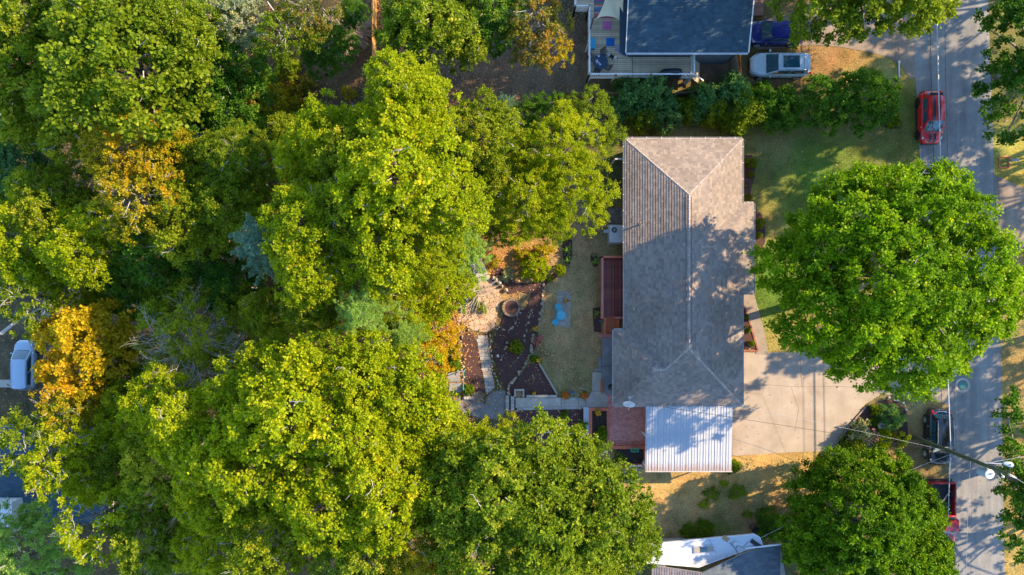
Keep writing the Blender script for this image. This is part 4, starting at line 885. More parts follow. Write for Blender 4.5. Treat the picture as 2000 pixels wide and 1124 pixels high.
# ------------------------------------------------------------------ house at the bottom edge
BZ = 3.2
WR = M('white_roof_sheet', (.46,.50,.54), (.54,.57,.60), .9, .5, bump=.1, bscale=6)
def WL(l, z): return [tuple(W(x, y, z)[:2]) for x, y in l]
bh = thing('house', 'neighbour house at the bottom edge with a white flat roof and dark shingled slopes', 'house', tuple(W(1400,1110,0)))
wp = WL([(1262,1064),(1430,1048),(1473,1044),(1484,1050),(1490,1067),(1457,1074),(1365,1108),(1282,1101),(1262,1100)], BZ)
wr = part('flat_roof', MB().prism(wp, BZ - .18, BZ), WR, bh)
for a, b_ in zip(wp, wp[1:] + wp[:1]):
    a = Vector((*a, 0)); b_ = Vector((*b_, 0)); c = (a + b_) / 2; part('roof_edge', MB().box((c.x, c.y, BZ - .06), ((b_ - a).length, .06, .20), rz=math.atan2((b_ - a).y, (b_ - a).x)), WHITEM, wr)
q0, q1 = W(1384,1052,BZ), W(1398,1080,BZ); part('roof_seam', MB().box(((q0.x + q1.x) / 2, (q0.y + q1.y) / 2, BZ + .012), ((q1 - q0).length, .03, .02), rz=math.atan2((q1 - q0).y, (q1 - q0).x)), M('seam_grey', (.30,.33,.36)), wr)
for (cx, cy, w_, mt) in ((1361,1074,.42,M('tan_screen', (.33,.30,.24))), (1374,1073,.46,GLASS), (1387.5,1071.5,.42,M('tan_screen', (1,1,1)))):
    q = W(cx, cy, BZ); sk = part('skylight', MB().box((q.x, q.y, BZ + .04), (w_ + .1, .50, .08), M=Matrix.Rotation(.06, 3, 'Z') @ Matrix.Identity(3)), STEEL, wr); part('pane', MB().box((q.x, q.y, BZ + .085), (w_, .4, .02), rz=.06), mt, sk)
q = W(1475.5,1062,BZ); part('solar_panel', MB().box((q.x, q.y, BZ + .06), (.85, .32, .04), rz=-.62), BLACKM, wr)
o_ = [W(1418,1051,BZ+.3), W(1423,1058,BZ+.1), W(1432,1068,BZ+.1), W(1441,1076,BZ+.1), W(1445,1082,BZ)]
part('roof_cable', MB().tube([W(1425,1060,BZ+.03), W(1436,1072,BZ+.03), W(1442,1082,BZ+.03)], .02).tube([W(1430,1062,BZ+.03), W(1450,1070,BZ+.03), W(1462,1058,BZ+.03)], .012).tube([W(1434,1060,BZ+.03), W(1440,1063,BZ+.03), W(1438,1072,BZ+.03)], .015), M('cable_dark', (.05,.09,.10)), wr)
q = W(1417,1052,BZ); part('plywood', MB().box((q.x, q.y, BZ + .03), (.5, .34, .03), rz=-.6), M('plywood_tan', (.38,.24,.12)), wr)
q = W(1435,1061,BZ); part('roof_vent', MB().box((q.x, q.y, BZ + .12), (.3, .24, .24), rz=.2), STEEL, wr)
rz_ = lambda x, y: BZ + .30 + .0 * x
dk = WL([(1457.5,1075.5),(1526,1066.5),(1540,1140),(1365.5,1140),(1365.5,1110)], BZ + .1)
ridx = dk[4][0]
zf1 = lambda x, y: BZ + .05 + 1.0 - (x - ridx) * .20
zf2 = lambda x, y: BZ + .05 + 1.0 - (ridx - x) * .20
rng = random.Random(13); da = part('roof', MB().prism(dk, -.14, -.004, zf1), M('roof_deck', (1,1,1)), bh); mb = MB()
dkc = ccw(dk)
for tri in ([dk[4], dk[0], dk[1], (dk[1][0], dk[3][1]), dk[3]],): slope(ccw(tri), (0, 1) if False else (0.0, -1.0), .2, .36, zf1, mb, rng)
part('shingle', mb, M('blue_grey_shingle', (.075,.10,.12), (.11,.135,.15), .6, .9, bump=.3, bscale=50, fine=(30,.15), tint=SH_T), da, kind='stuff', attr=True)
dl = WL([(1272,1102.5),(1282,1103),(1365,1110),(1365,1140),(1272,1140)], BZ + .1)
db_ = part('roof', MB().prism(dl, -.14, -.004, zf2), M('roof_deck', (1,1,1)), bh); mb = MB(); slope(ccw(dl), (-1.0, 0.0), .18, .36, zf2, mb, rng)
part('shingle', mb, M('violet_grey_shingle', (.17,.15,.15), (.22,.19,.19), .6, .9, fine=(30,.15), tint=SH_T), db_, kind='stuff', attr=True)
a = W(1457,1074,BZ+.25); b_ = W(1527,1066,BZ+.25); c = (a + b_) / 2; part('gutter', MB().box((c.x, c.y + .05, BZ + .12), ((b_ - a).length, .10, .10), rz=math.atan2((b_ - a).y, (b_ - a).x)), WG, bh)
walls_of(bh, shrink(ccw([wp[0], wp[2], wp[4], (wp[4][0] + 1, wp[4][1] - 6), (wp[0][0], wp[0][1] - 6)]), 1.5), 0, BZ - .2, SIDING)
q0, q1 = W(1285,1064,.6), W(1300,1058,.6)
one('lumber', MB().box((0,0,.1), (1.2,.14,.06)).box((.2,-.2,.1), (1.5,.12,.06)), GRW, 'old timber lengths lying by the white roof edge near the trees', 'timber', (q0.x, q0.y, 0), rz=.1)
q = W(1474,1034,.5); bn_ = thing('bin', 'round rusty brown barrel behind the house beside the dark bush', 'barrel', (q.x, q.y, 0)); part('barrel', MB().cyl((q.x, q.y, 0), (q.x, q.y, .85), .28, .28, 20), M('rust_barrel', (.14,.07,.06)), bn_); part('rim', MB().cyl((q.x, q.y, .84), (q.x, q.y, .87), .30, .30, 20), BLACKM, bn_)

# ------------------------------------------------------------------ lower house at the left edge
g0 = G(100, 900); LZ = -12.9 + 3.0
def LP(px, py, z): return tuple(W(px, py, z)[:2])
lh = thing('house', 'lower house with a dark shingle roof tinted as in blue shade hidden among the trees on the left', 'house', tuple(G(90, 915)))
lp = [LP(-60, 834, LZ), LP(219, 838, LZ), LP(213, 1020, LZ), LP(-60, 1020, LZ)]
cyl_ = (lp[0][1] + lp[2][1]) / 2; zl = lambda x, y: LZ + (5.0 - abs(y - cyl_)) * .30
rng = random.Random(17); xl0, xl1, yl1, yl0 = lp[0][0], lp[1][0], lp[0][1], lp[2][1]
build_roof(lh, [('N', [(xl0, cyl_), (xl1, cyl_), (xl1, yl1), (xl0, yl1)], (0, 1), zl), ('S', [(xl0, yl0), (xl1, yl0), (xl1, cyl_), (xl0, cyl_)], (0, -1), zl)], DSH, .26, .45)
part('fascia', MB().prism([(xl1, yl0), (xl1 + .10, yl0), (xl1 + .10, yl1), (xl1, yl1)], -.2, .03, zl), WHITEP, lh)
walls_of(lh, [(xl0 + .5, yl0 + .5), (xl1 - .5, yl0 + .5), (xl1 - .5, yl1 - .5), (xl0 + .5, yl1 - .5)], LZ - 4.5, LZ - .02, SIDING)
q = W(2, 1012, LZ + 2.4); ch = part('chimney', MB().box((q.x, q.y, LZ + 1.4), (1.9, 2.8, 2.2)), WHITEP, lh); part('chimney_cap', MB().box((q.x, q.y, LZ + 2.54), (2.1, 3.0, .08)), WHITEM, ch); part('flashing', MB().box((q.x, q.y - 1.1, LZ + 2.6), (1.7, .7, .05)), M('brick_cap', (.22,.09,.05)), ch)
# ------------------------------------------------------------------ vehicles
CHROME = M('chrome_trim', (.55,.57,.6), rough=.12, metal=1.0)
LAMPW = M('clear_headlamp', (.55,.60,.62), rough=.1, coat=1.0)
LAMPR = M('red_tail_lamp', (.45,.01,.015), rough=.15, coat=1.0)
def car(label, cat, name, x, y, z, rz, L_, W_, Ht, mat, kind='suv', extra=None, zb=.95, ws=.26, rf=.10, rr=-.36, rg=-.46, hood=.82, roofw=.72, tail=None):
    """front towards +x; ws/rf/rr/rg = stations of windscreen foot, roof front, roof rear, rear glass foot as fractions of the length"""
    t = thing(name, label, cat, (x, y, z), rz); hl = L_ / 2; hw = W_ / 2
    def halfw(s):
        u = abs(s); k = 1 - .09 * max(0, (u - .5) / .5) ** 2; c0 = .60 if s > 0 else .78
        if u > c0: k -= (.50 if s > 0 else .34) * (1 - math.sqrt(max(0, 1 - ((u - c0) / (1 - c0) * .97) ** 2)))
        return hw * k
    def top(s):
        w_, g_ = ws * 2, rg * 2
        if s > w_: return hood + (zb - hood) * (1 - ((s - w_) / (1 - w_))) ** .7 - .16 * max(0, (s - .86) / .14) ** 2
        if s < g_: return zb - .02 - .18 * max(0, (-s - .93) / .07) ** 2
        return zb
    ST = [-1, -.992, -.975, -.95, -.92, -.88, -.82, -.75, -.6, -.4, -.2, 0, .2, .4, .55, .7, .78, .84, .89, .93, .96, .98, .992, 1]
    mb = MB(); vs = []; sec = 17
    for s in ST:
        w_ = halfw(s); zt = top(s); endk = .55 if abs(s) == 1 else 1
        low = .22 + (.14 if abs(s) == 1 else 0)
        half = [(0, zt + .02), (.35, zt + .015), (.62, zt), (.80, zt - .02), (.90, zt - .055), (.965, zt - .13), (1.0, zt - .28), (.995, .42), (.95, low)]
        pts = [(w_ * a * (1 if a < .5 or abs(s) < 1 else .96), b_) for a, b_ in half]
        for (yy, zz) in [(-a, b_) for a, b_ in pts[::-1]] + pts[1:]: vs.append((s * hl, yy, zz))
    n = len(ST); mb.add(vs, [(i * sec + j, i * sec + j + 1, (i + 1) * sec + j + 1, (i + 1) * sec + j) for i in range(n - 1) for j in range(sec - 1)] + [tuple(range(sec)), tuple(range((n - 1) * sec + sec - 1, (n - 1) * sec - 1, -1))] + [((i + 1) * sec, i * sec, i * sec + sec - 1, (i + 1) * sec + sec - 1) for i in range(n - 1)])
    body = part('body', mb, mat, t, sm=True, local=True)
    es = body.modifiers.new('edge', 'EDGE_SPLIT'); es.split_angle = math.radians(50)
    X = lambda f: f * L_; wb = hw * .87; wr = hw * roofw
    xw, xf, xr, xg = X(ws), X(rf), X(rr), X(rg); zr = Ht
    # cabin: shell in body colour, glass slightly proud
    def ring(o=0.0):
        return dict(wl=(xw, wb, zb - .02), wrt=(xw, -wb, zb - .02), fl=(xf, wr, zr - .03), frt=(xf, -wr, zr - .03), rl=(xr, wr * .97, zr - .05), rrt=(xr, -wr * .97, zr - .05), gl=(xg, wb * .93, zb - .02), grt=(xg, -wb * .93, zb - .02))
    q = ring(); cb = MB()
    cb.patch(q['wrt'], q['wl'], q['fl'], q['frt'], 8, 5, .02, (.10, .05)); cb.patch(q['wl'], q['gl'], q['rl'], q['fl'], 8, 5, .01); cb.patch(q['grt'], q['wrt'], q['frt'], q['rrt'], 8, 5, .01); cb.patch(q['gl'], q['grt'], q['rrt'], q['rl'], 8, 5, .02, (.07, .05))
    part('cabin', cb, mat, t, sm=True, local=True)
    def lerp(a, b_, k): return tuple(Vector(a) * (1 - k) + Vector(b_) * k)
    rp = MB().patch(lerp(q['fl'], q['frt'], .0), q['rl'], q['rrt'], q['frt'], 10, 8, .035, (0, 0))
    rp = MB(); nu, nv = 10, 8; vs = []
    for j in range(nv + 1):
        for i in range(nu + 1):
            u, v = i / nu, j / nv; a = Vector(q['frt']).lerp(Vector(q['rrt']), u); b_ = Vector(q['fl']).lerp(Vector(q['rl']), u); p = a.lerp(b_, v)
            p.z += .055 * 4 * v * (1 - v) + .05 * 4 * u * (1 - u) + .005; e = 4 * v * (1 - v); ce = max(0, abs(v - .5) * 2 - .7) / .3; p.x += .07 * e * (1 - 2 * u) * (1 if u in (0, 1) else 0) - .10 * ce ** 2 * (1 - 2 * u) * abs(1 - 2 * u) ** 6; vs.append(p)
    rp.add(vs, [(j * (nu + 1) + i, j * (nu + 1) + i + 1, (j + 1) * (nu + 1) + i + 1, (j + 1) * (nu + 1) + i)[::-1] for j in range(nv) for i in range(nu)])
    part('roof', rp, mat, t, sm=True, local=True)
    def inset(a, b_, c, d, e, f, g, h):
        """shrink a quad: e/f = margins on the sides, g/h = bottom/top"""
        A, B, C_, D_ = map(Vector, (a, b_, c, d)); f2 = lambda u, v: A * (1 - u) * (1 - v) + B * u * (1 - v) + C_ * u * v + D_ * (1 - u) * v
        nrm = (B - A).cross(D_ - A).normalized() * .012
        return [f2(e, g) + nrm, f2(1 - f, g) + nrm, f2(1 - f, 1 - h) + nrm, f2(e, 1 - h) + nrm]
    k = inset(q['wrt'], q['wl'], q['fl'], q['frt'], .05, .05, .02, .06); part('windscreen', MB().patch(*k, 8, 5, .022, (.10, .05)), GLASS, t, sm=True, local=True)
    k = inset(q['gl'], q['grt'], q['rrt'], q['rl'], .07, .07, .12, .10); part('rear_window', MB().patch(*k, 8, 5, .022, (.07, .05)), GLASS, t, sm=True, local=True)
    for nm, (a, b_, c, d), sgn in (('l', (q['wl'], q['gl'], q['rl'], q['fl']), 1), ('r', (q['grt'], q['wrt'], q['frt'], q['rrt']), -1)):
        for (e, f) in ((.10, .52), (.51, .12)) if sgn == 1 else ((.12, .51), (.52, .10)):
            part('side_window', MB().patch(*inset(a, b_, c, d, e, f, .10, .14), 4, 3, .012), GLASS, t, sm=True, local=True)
    # wheels
    for wxs in (.315, -.30):
        for sy in (-1, 1):
            r = .34 if kind != 'truck' else .37; c = Vector((X(wxs), sy * (hw - .10), r))
            w_ = part('wheel', MB().cyl(c - Vector((0, .11, 0)), c + Vector((0, .125, 0)) if sy > 0 else c + Vector((0, .11, 0)), r, r, 22) if sy > 0 else MB().cyl(c - Vector((0, .125, 0)), c + Vector((0, .11, 0)), r, r, 22), RUBBER, t, local=True)
            rm = MB().cyl(c + Vector((0, sy * .128, 0)), c + Vector((0, sy * .136, 0)), r * .30, r * .26, 12)
            for kk in range(5):
                a = 2 * PI * kk / 5; rm.cyl(c + Vector((0, sy * .13, 0)), c + Vector((r * .64 * math.cos(a), sy * .13, r * .64 * math.sin(a))), .04, .03, 6)
            for kk in range(16):
                a, b_ = 2 * PI * kk / 16, 2 * PI * (kk + 1) / 16; rm.cyl(c + Vector((r * .66 * math.cos(a), sy * .128, r * .66 * math.sin(a))), c + Vector((r * .66 * math.cos(b_), sy * .128, r * .66 * math.sin(b_))), .022, .022, 5)
            part('rim', rm, STEEL if mat.name != 'paint_red' else BLACKM, w_, local=True)
            part('wheel_arch', MB().cyl((X(wxs), sy * (hw * .6), r + .0), (X(wxs), sy * (halfw(wxs * 2) + .004), r + .0), r + .07, r + .07, 22), BLACKP, t, local=True)
    for sy in (-1, 1):
        m = part('mirror', MB().ball((xw - .28, sy * (hw + .07), zb + .06), .115, 10, 7, (.62, 1, .72)), mat, t, sm=True, local=True)
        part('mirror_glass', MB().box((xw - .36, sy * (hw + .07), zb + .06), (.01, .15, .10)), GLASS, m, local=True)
        a = Vector((hl * .985, sy * halfw(.97) * .62, hood - .13)); b_ = Vector((hl * .80, sy * halfw(.82) * .97, hood - .03))
        c = Vector((hl * .90, sy * halfw(.9) * .70, top(.9) + .012)); d = (b_ - a)
        part('headlight', MB().add([(hl * .95, sy * halfw(.93) * .60, top(.95) - .0), (hl * .985, sy * halfw(.97) * .70, top(.98) - .12), (hl * .90, sy * halfw(.90) * .985, top(.9) - .13), (hl * .78, sy * halfw(.78) * .985, top(.78) - .08), (hl * .76, sy * halfw(.76) * .86, top(.76) + .006), (hl * .88, sy * halfw(.88) * .72, top(.88) + .012)], []) or MB(), LAMPW, t, local=True) if False else None
        hb = MB(); pts = [(.945, .56, .012), (.975, .74, -.05), (.93, .965, -.13), (.80, .975, -.06), (.74, .90, -.015), (.86, .74, .014)]
        vs = [(hl * s, sy * halfw(s) * a2 * 1.005, top(s) + dz) for s, a2, dz in pts]; cc = tuple(sum(v[i] for v in vs) / 6 for i in range(3)); cc = (cc[0], cc[1], cc[2] + .035)
        hb.add(vs + [cc] + [(v[0], v[1], v[2] - .06) for v in vs], [(i, (i + 1) % 6, 6) if sy < 0 else ((i + 1) % 6, i, 6) for i in range(6)] + [(i, (i + 1) % 6, (i + 1) % 6 + 7, i + 7) for i in range(6)])
        part('headlight', hb, LAMPW, t, sm=True, local=True)
        if kind != 'truck':
            tb_ = MB().box((-hl * .955, sy * halfw(-.95) * .90, zb - .10), (.22, .14, .16)); part('tail_light', tb_, LAMPR, t, local=True, bev=.02)
        dh = part('door_handle', MB().box((X(.02), sy * (hw + .012), .78), (.16, .03, .03)).box((X(-.20), sy * (hw + .012), .78), (.16, .03, .03)), CHROME if kind != 'hatch' else mat, t, local=True)
        part('sill', MB().box((0, sy * (hw * .97), .22), (L_ * .42, .08, .10)), BLACKP, t, local=True)
    part('bumper', MB().box((-hl * .985, 0, .40), (.10, W_ * .78, .22)), BLACKP, t, local=True, bev=.03); part('bumper', MB().box((hl * .985, 0, .36), (.10, W_ * .72, .20)), BLACKP, t, local=True, bev=.03)
    part('grille', MB().box((hl * .992, 0, .56), (.05, W_ * .42, .14)), BLACKM, t, local=True)
    part('number_plate', MB().box((-hl * 1.003, 0, .62), (.02, .32, .16)), WHITEM, t, local=True)
    # panel gaps on the bonnet
    gp = MB()
    for sy in (-1, 1):
        pts = [(X(ws) + .04, sy * hw * .84), (X(ws) + (hl - X(ws)) * .5, sy * hw * .78), (hl * .90, sy * hw * .62)]
        gp.tube([(px_, py_, top(px_ / hl) + .012) for px_, py_ in pts], .007, 4)
    part('bonnet_gap', gp, BLACKP, t, local=True)
    part('wiper', MB().cyl((xw + .03, .45, zb + .03), (xw - .03, -.05, zb + .045), .010).cyl((xw + .03, -.1, zb + .03), (xw - .03, -.6, zb + .045), .010), BLACKP, t, local=True)
    if extra: extra(t, dict(X=X, hw=hw, wr=wr, zr=zr, xw=xw, xf=xf, xr=xr, xg=xg, zb=zb, hl=hl, top=top, halfw=halfw, mat=mat))
    return t
def rails(t, k, m=CHROME):
    for sy in (-1, 1):
        part('roof_rail', MB().tube([(k['xf'] - .15, sy * k['wr'] * .93, k['zr'] + .0), (k['xf'] - .3, sy * k['wr'] * .93, k['zr'] + .07), (k['xr'] + .3, sy * k['wr'] * .91, k['zr'] + .06), (k['xr'] + .12, sy * k['wr'] * .91, k['zr'] - .01)], .02), m, t, local=True)
def x_silver(t, k):
    rails(t, k, M('satin_rail', (.45,.50,.53), rough=.3, metal=.5)); a, b_ = k['xf'] - .30, k['xr'] + .62
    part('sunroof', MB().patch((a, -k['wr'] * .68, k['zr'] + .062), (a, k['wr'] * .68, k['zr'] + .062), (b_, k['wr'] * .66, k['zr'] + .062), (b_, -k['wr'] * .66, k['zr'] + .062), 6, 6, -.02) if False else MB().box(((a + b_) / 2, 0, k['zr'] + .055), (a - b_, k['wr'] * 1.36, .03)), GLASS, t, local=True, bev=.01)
    part('roof_seam', MB().box((b_ - .35, 0, k['zr'] + .035), (.012, k['wr'] * 1.5, .02)), BLACKP, t, local=True)
    part('spoiler', MB().box((k['xr'] - .06, 0, k['zr'] - .015), (.28, k['wr'] * 1.7, .04)), k['mat'], t, local=True, bev=.015)
def x_red(t, k):
    BL = M('black_stripe', (.03,.028,.035), rough=.3, coat=1.0)
    for sy in (-1, 1):
        vs = MB(); a = []
        for i in range(9):
            u = i / 8; x = k['xf'] + .03 + (k['xr'] - k['xf'] - .0) * u; z = k['zr'] - .03 - .02 * u + .055 * .93 + .05 * 4 * u * (1 - u) + .013
            a += [(x, sy * .17 - .11, z - .004), (x, sy * .17 + .11, z - .004)]
        vs.add(a, [(2 * i, 2 * i + 1, 2 * i + 3, 2 * i + 2) for i in range(8)]); part('racing_stripe', vs, BL, t, local=True)
        vs = MB(); a = []
        for i in range(9):
            u = i / 8; x = k['xw'] + .14 + (k['hl'] * .97 - k['xw'] - .14) * u; s = x / k['hl']; z = k['top'](s) + .026
            a += [(x, sy * .17 - .11, z), (x, sy * .17 + .11, z)]
        vs.add(a, [(2 * i, 2 * i + 1, 2 * i + 3, 2 * i + 2)[::-1] for i in range(8)]); part('racing_stripe', vs, BL, t, local=True)
    part('spoiler', MB().box((k['xr'] - .10, 0, k['zr'] + .0), (.22, k['wr'] * 1.55, .035)), BLACKM, t, local=True, bev=.012)
def x_black(t, k):
    rails(t, k, M('satin_rail', (1,1,1)))
    for i in range(8):
        a, b_ = (i - 4) / 4, (i - 3) / 4
        f = lambda s: (-k['hl'] * (.955 - .14 * s * s), s * k['hw'] * .88, k['zb'] + .03 - .02 * s * s)
        part('tail_light', MB().cyl(f(a), f(b_), .045, .045, 8), LAMPR if i in (0, 1, 6, 7) else CHROME, t, local=True)
    for sy in (-1, 1): part('chrome_strip', MB().tube([(k['xw'] - .1, sy * k['hw'] * .90, k['zb'] + .01), (k['xg'] + .1, sy * k['hw'] * .86, k['zb'] + .01)], .012), CHROME, t, local=True)
def x_blue(t, k):
    for sy in (-1, 1): part('chrome_strip', MB().tube([(k['xw'] - .2, sy * k['hw'] * .90, k['zb'] + .01), (k['xg'] + .2, sy * k['hw'] * .86, k['zb'] + .01)], .012), CHROME, t, local=True)
    part('spoiler', MB().box((k['xr'] - .05, 0, k['zr'] - .03), (.22, k['wr'] * 1.6, .03)), k['mat'], t, local=True, bev=.01)
P_SIL = paint('paint_silver', (.55,.66,.73), .3, 1, .1); P_BLUE = paint('paint_blue', (.004,.016,.17), .25); P_RED = paint('paint_red', (.66,.010,.014), .3)
P_BLK = paint('paint_black', (.008,.012,.016), .2); P_VAN = paint('paint_pale_blue', (.42,.55,.66), .3, 1, .1); P_TRK = paint('paint_crimson', (.42,.012,.028), .3)
q = W(1521.5,129,.5); car('silver suv with a large dark glass sunroof parked on the dirt verge', 'car', 'parked_car', q.x, q.y, .0, PI, 4.62, 1.86, 1.64, P_SIL, 'suv', x_silver, zb=1.02, ws=.25, rf=.08, rr=-.39, rg=-.455, hood=.92)
q = W(1513,66,.5); car('dark blue car parked beside the blue roof, partly under the tree', 'car', 'parked_car', q.x, q.y, .02, PI, 4.35, 1.80, 1.50, P_BLUE, 'suv', x_blue, zb=.95, ws=.27, rf=.11, rr=-.33, rg=-.44, hood=.84)
q = W(1813,231,.5); car('red hatchback with two black stripes parked on the road verge', 'car', 'parked_car', q.x + .1, q.y, .02, -PI / 2, 4.02, 1.76, 1.49, P_RED, 'hatch', x_red, zb=.93, ws=.28, rf=.09, rr=-.38, rg=-.455, hood=.82)
q = W(1829,853,.5); car('black suv with a red tail light bar parked under the utility pole', 'car', 'parked_car', q.x + .1, q.y, .02, -PI / 2 + .0, 4.25, 1.82, 1.58, P_BLK, 'suv', x_black, zb=1.0, ws=.28, rf=.12, rr=-.36, rg=-.44, hood=.90)
gq = G(52, 713); q = W(50, 713, gq.z + .6); car('pale blue minivan parked at the left edge under the orange tree', 'van', 'parked_van', q.x, q.y, gq.z, PI / 2, 4.75, 1.9, 1.72, P_VAN, 'suv', rails, zb=1.05, ws=.30, rf=.12, rr=-.44, rg=-.48, hood=.95, roofw=.78)
# pickup truck, front towards the bottom of the picture
q = W(1834,1003,.5); TX, TY = q.x + .1, q.y; tk = thing('pickup_truck', 'dark red pickup truck with a pole in its open bed, half under the tree', 'truck', (TX, TY, .02), -PI / 2)
L_, hw = 5.2, .93
mb = MB(); 
def loft(ST, halfs):
    m = MB(); vs = []; sec = len(halfs[0]) * 2 - 1
    for s, hf in zip(ST, halfs):
        for (yy, zz) in [(-a, b_) for a, b_ in hf[::-1]] + hf[1:]: vs.append((s, yy, zz))
    n = len(ST); m.add(vs, [(i * sec + j, i * sec + j + 1, (i + 1) * sec + j + 1, (i + 1) * sec + j) for i in range(n - 1) for j in range(sec - 1)] + [tuple(range(sec)), tuple(range(n * sec - 1, (n - 1) * sec - 1, -1))]); return m
def sct(w_, zt, low=.35): return [(0, zt), (w_ * .6, zt - .005), (w_ * .88, zt - .03), (w_ * .97, zt - .10), (w_, zt - .25), (w_ * .99, .55), (w_ * .94, low)]
part('body', loft([.05, .9, 1.4, 2.0, 2.35, 2.55, 2.62], [sct(hw, 1.05), sct(hw, 1.05), sct(hw, 1.04), sct(hw * .98, 1.0), sct(hw * .95, .96), sct(hw * .90, .90), sct(hw * .84, .75)]), P_TRK, tk, sm=True, local=True).modifiers.new('e', 'EDGE_SPLIT').split_angle = .8
for sy in (-1, 1): part('bed_side', MB().box((-1.20, sy * (hw - .06), .72), (2.40, .12, .66)), P_TRK, tk, local=True, bev=.03); part('bed_rail', MB().box((-1.20, sy * (hw - .06), 1.065), (2.36, .09, .02)), BLACKP, tk, local=True)
part('tailgate', MB().box((-2.45, 0, .74), (.09, 2 * hw - .04, .62)), P_TRK, tk, local=True, bev=.02); part('bed_front', MB().box((.02, 0, .76), (.07, 2 * hw - .02, .68)), P_TRK, tk, local=True, bev=.02)
bf = MB().box((-1.2, 0, .50), (2.40, 2 * hw - .26, .04))
for i in range(9): bf.box((-1.2, -.7 + i * .175, .527), (2.38, .06, .016))
part('bed_floor', bf, M('bed_liner', (.02,.03,.032), (.035,.045,.045), 5, .6), tk, local=True)
part('rear_bumper', MB().box((-2.6, 0, .48), (.16, 1.75, .18)), BLACKP, tk, local=True, bev=.03)
cb = MB(); z0_, z1_ = 1.03, 1.72; wb_, wr_ = hw * .93, hw * .80
cb.patch((1.45, -wb_, z0_), (1.45, wb_, z0_), (.95, wr_, z1_), (.95, -wr_, z1_), 6, 4, .02); cb.patch((1.45, wb_, z0_), (.10, wb_, z0_), (.18, wr_, z1_), (.95, wr_, z1_), 6, 4, .01); cb.patch((.10, -wb_, z0_), (1.45, -wb_, z0_), (.95, -wr_, z1_), (.18, -wr_, z1_), 6, 4, .01); cb.patch((.10, wb_, z0_), (.10, -wb_, z0_), (.18, -wr_, z1_), (.18, wr_, z1_), 6, 4, .01)
part('cab', cb, P_TRK, tk, sm=True, local=True); part('roof', MB().patch((.95, -wr_, z1_), (.95, wr_, z1_), (.18, wr_, z1_), (.18, -wr_, z1_), 8, 6, .05), P_TRK, tk, sm=True, local=True)
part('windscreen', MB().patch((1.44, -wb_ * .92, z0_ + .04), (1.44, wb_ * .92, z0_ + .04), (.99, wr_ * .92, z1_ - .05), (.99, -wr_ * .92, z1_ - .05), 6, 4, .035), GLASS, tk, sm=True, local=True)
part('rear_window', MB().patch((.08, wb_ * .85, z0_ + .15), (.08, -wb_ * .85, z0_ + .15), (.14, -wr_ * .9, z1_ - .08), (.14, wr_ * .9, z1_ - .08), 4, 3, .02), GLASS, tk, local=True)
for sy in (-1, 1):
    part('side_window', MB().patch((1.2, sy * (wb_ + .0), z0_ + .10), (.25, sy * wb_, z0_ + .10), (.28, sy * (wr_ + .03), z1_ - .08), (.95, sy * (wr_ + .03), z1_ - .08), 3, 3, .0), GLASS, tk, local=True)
    part('mirror', MB().box((1.15, sy * (hw + .16), 1.12), (.10, .24, .16)), BLACKP, tk, local=True, bev=.03)
    part('headlight', MB().box((2.55, sy * .68, .72), (.12, .28, .16)), LAMPW, tk, local=True, bev=.02); part('tail_light', MB().box((-2.47, sy * (hw - .07), .82), (.08, .11, .26)), LAMPR, tk, local=True)
    for xx in (1.72, -1.55):
        w_ = part('wheel', MB().cyl((xx, sy * (hw - .20), .37), (xx, sy * (hw + .02), .37), .37, .37, 22), RUBBER, tk, local=True); part('rim', MB().cyl((xx, sy * (hw + .018), .37), (xx, sy * (hw + .03), .37), .20, .17, 16), STEEL, w_, local=True)
        part('wheel_arch', MB().cyl((xx, sy * hw * .7, .40), (xx, sy * (hw + .006), .40), .44, .44, 20), BLACKP, tk, local=True)
one('wooden_pole', MB().cyl((0,0,0), (.85,1.45,.30), .045, .04, 8), M('pale_stick', (.50,.45,.38)), 'pale pole lying diagonally in the bed of the red pickup truck', 'pole', (TX - .35, TY + .35, .62))
one('bucket', MB().cyl((0,0,0), (0,0,.28), .12, .15, 16, caps=False).cyl((0,0,0), (0,0,.02), .12, .12, 16).tube([(-.15,0,.27),(-.1,0,.36),(.1,0,.36),(.15,0,.27)], .008), WHITEM, 'white bucket standing in the open bed of the red pickup truck', 'bucket', (TX + .38, TY + .42, .57))

# ------------------------------------------------------------------ utility pole, lamp, wires
pb = Vector((31.32, -11.68, 0)); ptop = Vector((31.34, -11.80, 11.7))
pole = thing('utility_pole', 'tall greenish wooden utility pole rising beside the black car', 'utility pole', pb)
PW = M('pole_wood', (.055,.075,.035), (.09,.11,.055), 3, .85, bump=.3, bscale=18)
part('pole_shaft', MB().cyl(pb, ptop, .155, .105, 16), PW, pole, sm=False)
part('ground_wire', MB().cyl(pb + Vector((.02, .17, 0)), ptop + Vector((.0, .12, -.5)), .012), M('copper_green', (.25,.30,.20)), pole)
def on(h): return pb.lerp(ptop, h / 11.7)
INS = M('porcelain', (.62,.62,.60), rough=.2)
part('insulator', MB().cyl(ptop, ptop + Vector((0, 0, .35)), .03, .03).cyl(ptop + Vector((0,0,.12)), ptop + Vector((0,0,.17)), .08, .08, 12).cyl(ptop + Vector((0,0,.24)), ptop + Vector((0,0,.28)), .07, .07, 12), INS, pole)
tp = on(8.6) + Vector((.10, -.52, 0)); tr = part('transformer', MB().cyl(tp, tp + Vector((0, 0, .95)), .30, .30, 22), M('transformer_grey', (.28,.40,.48), rough=.45), pole)
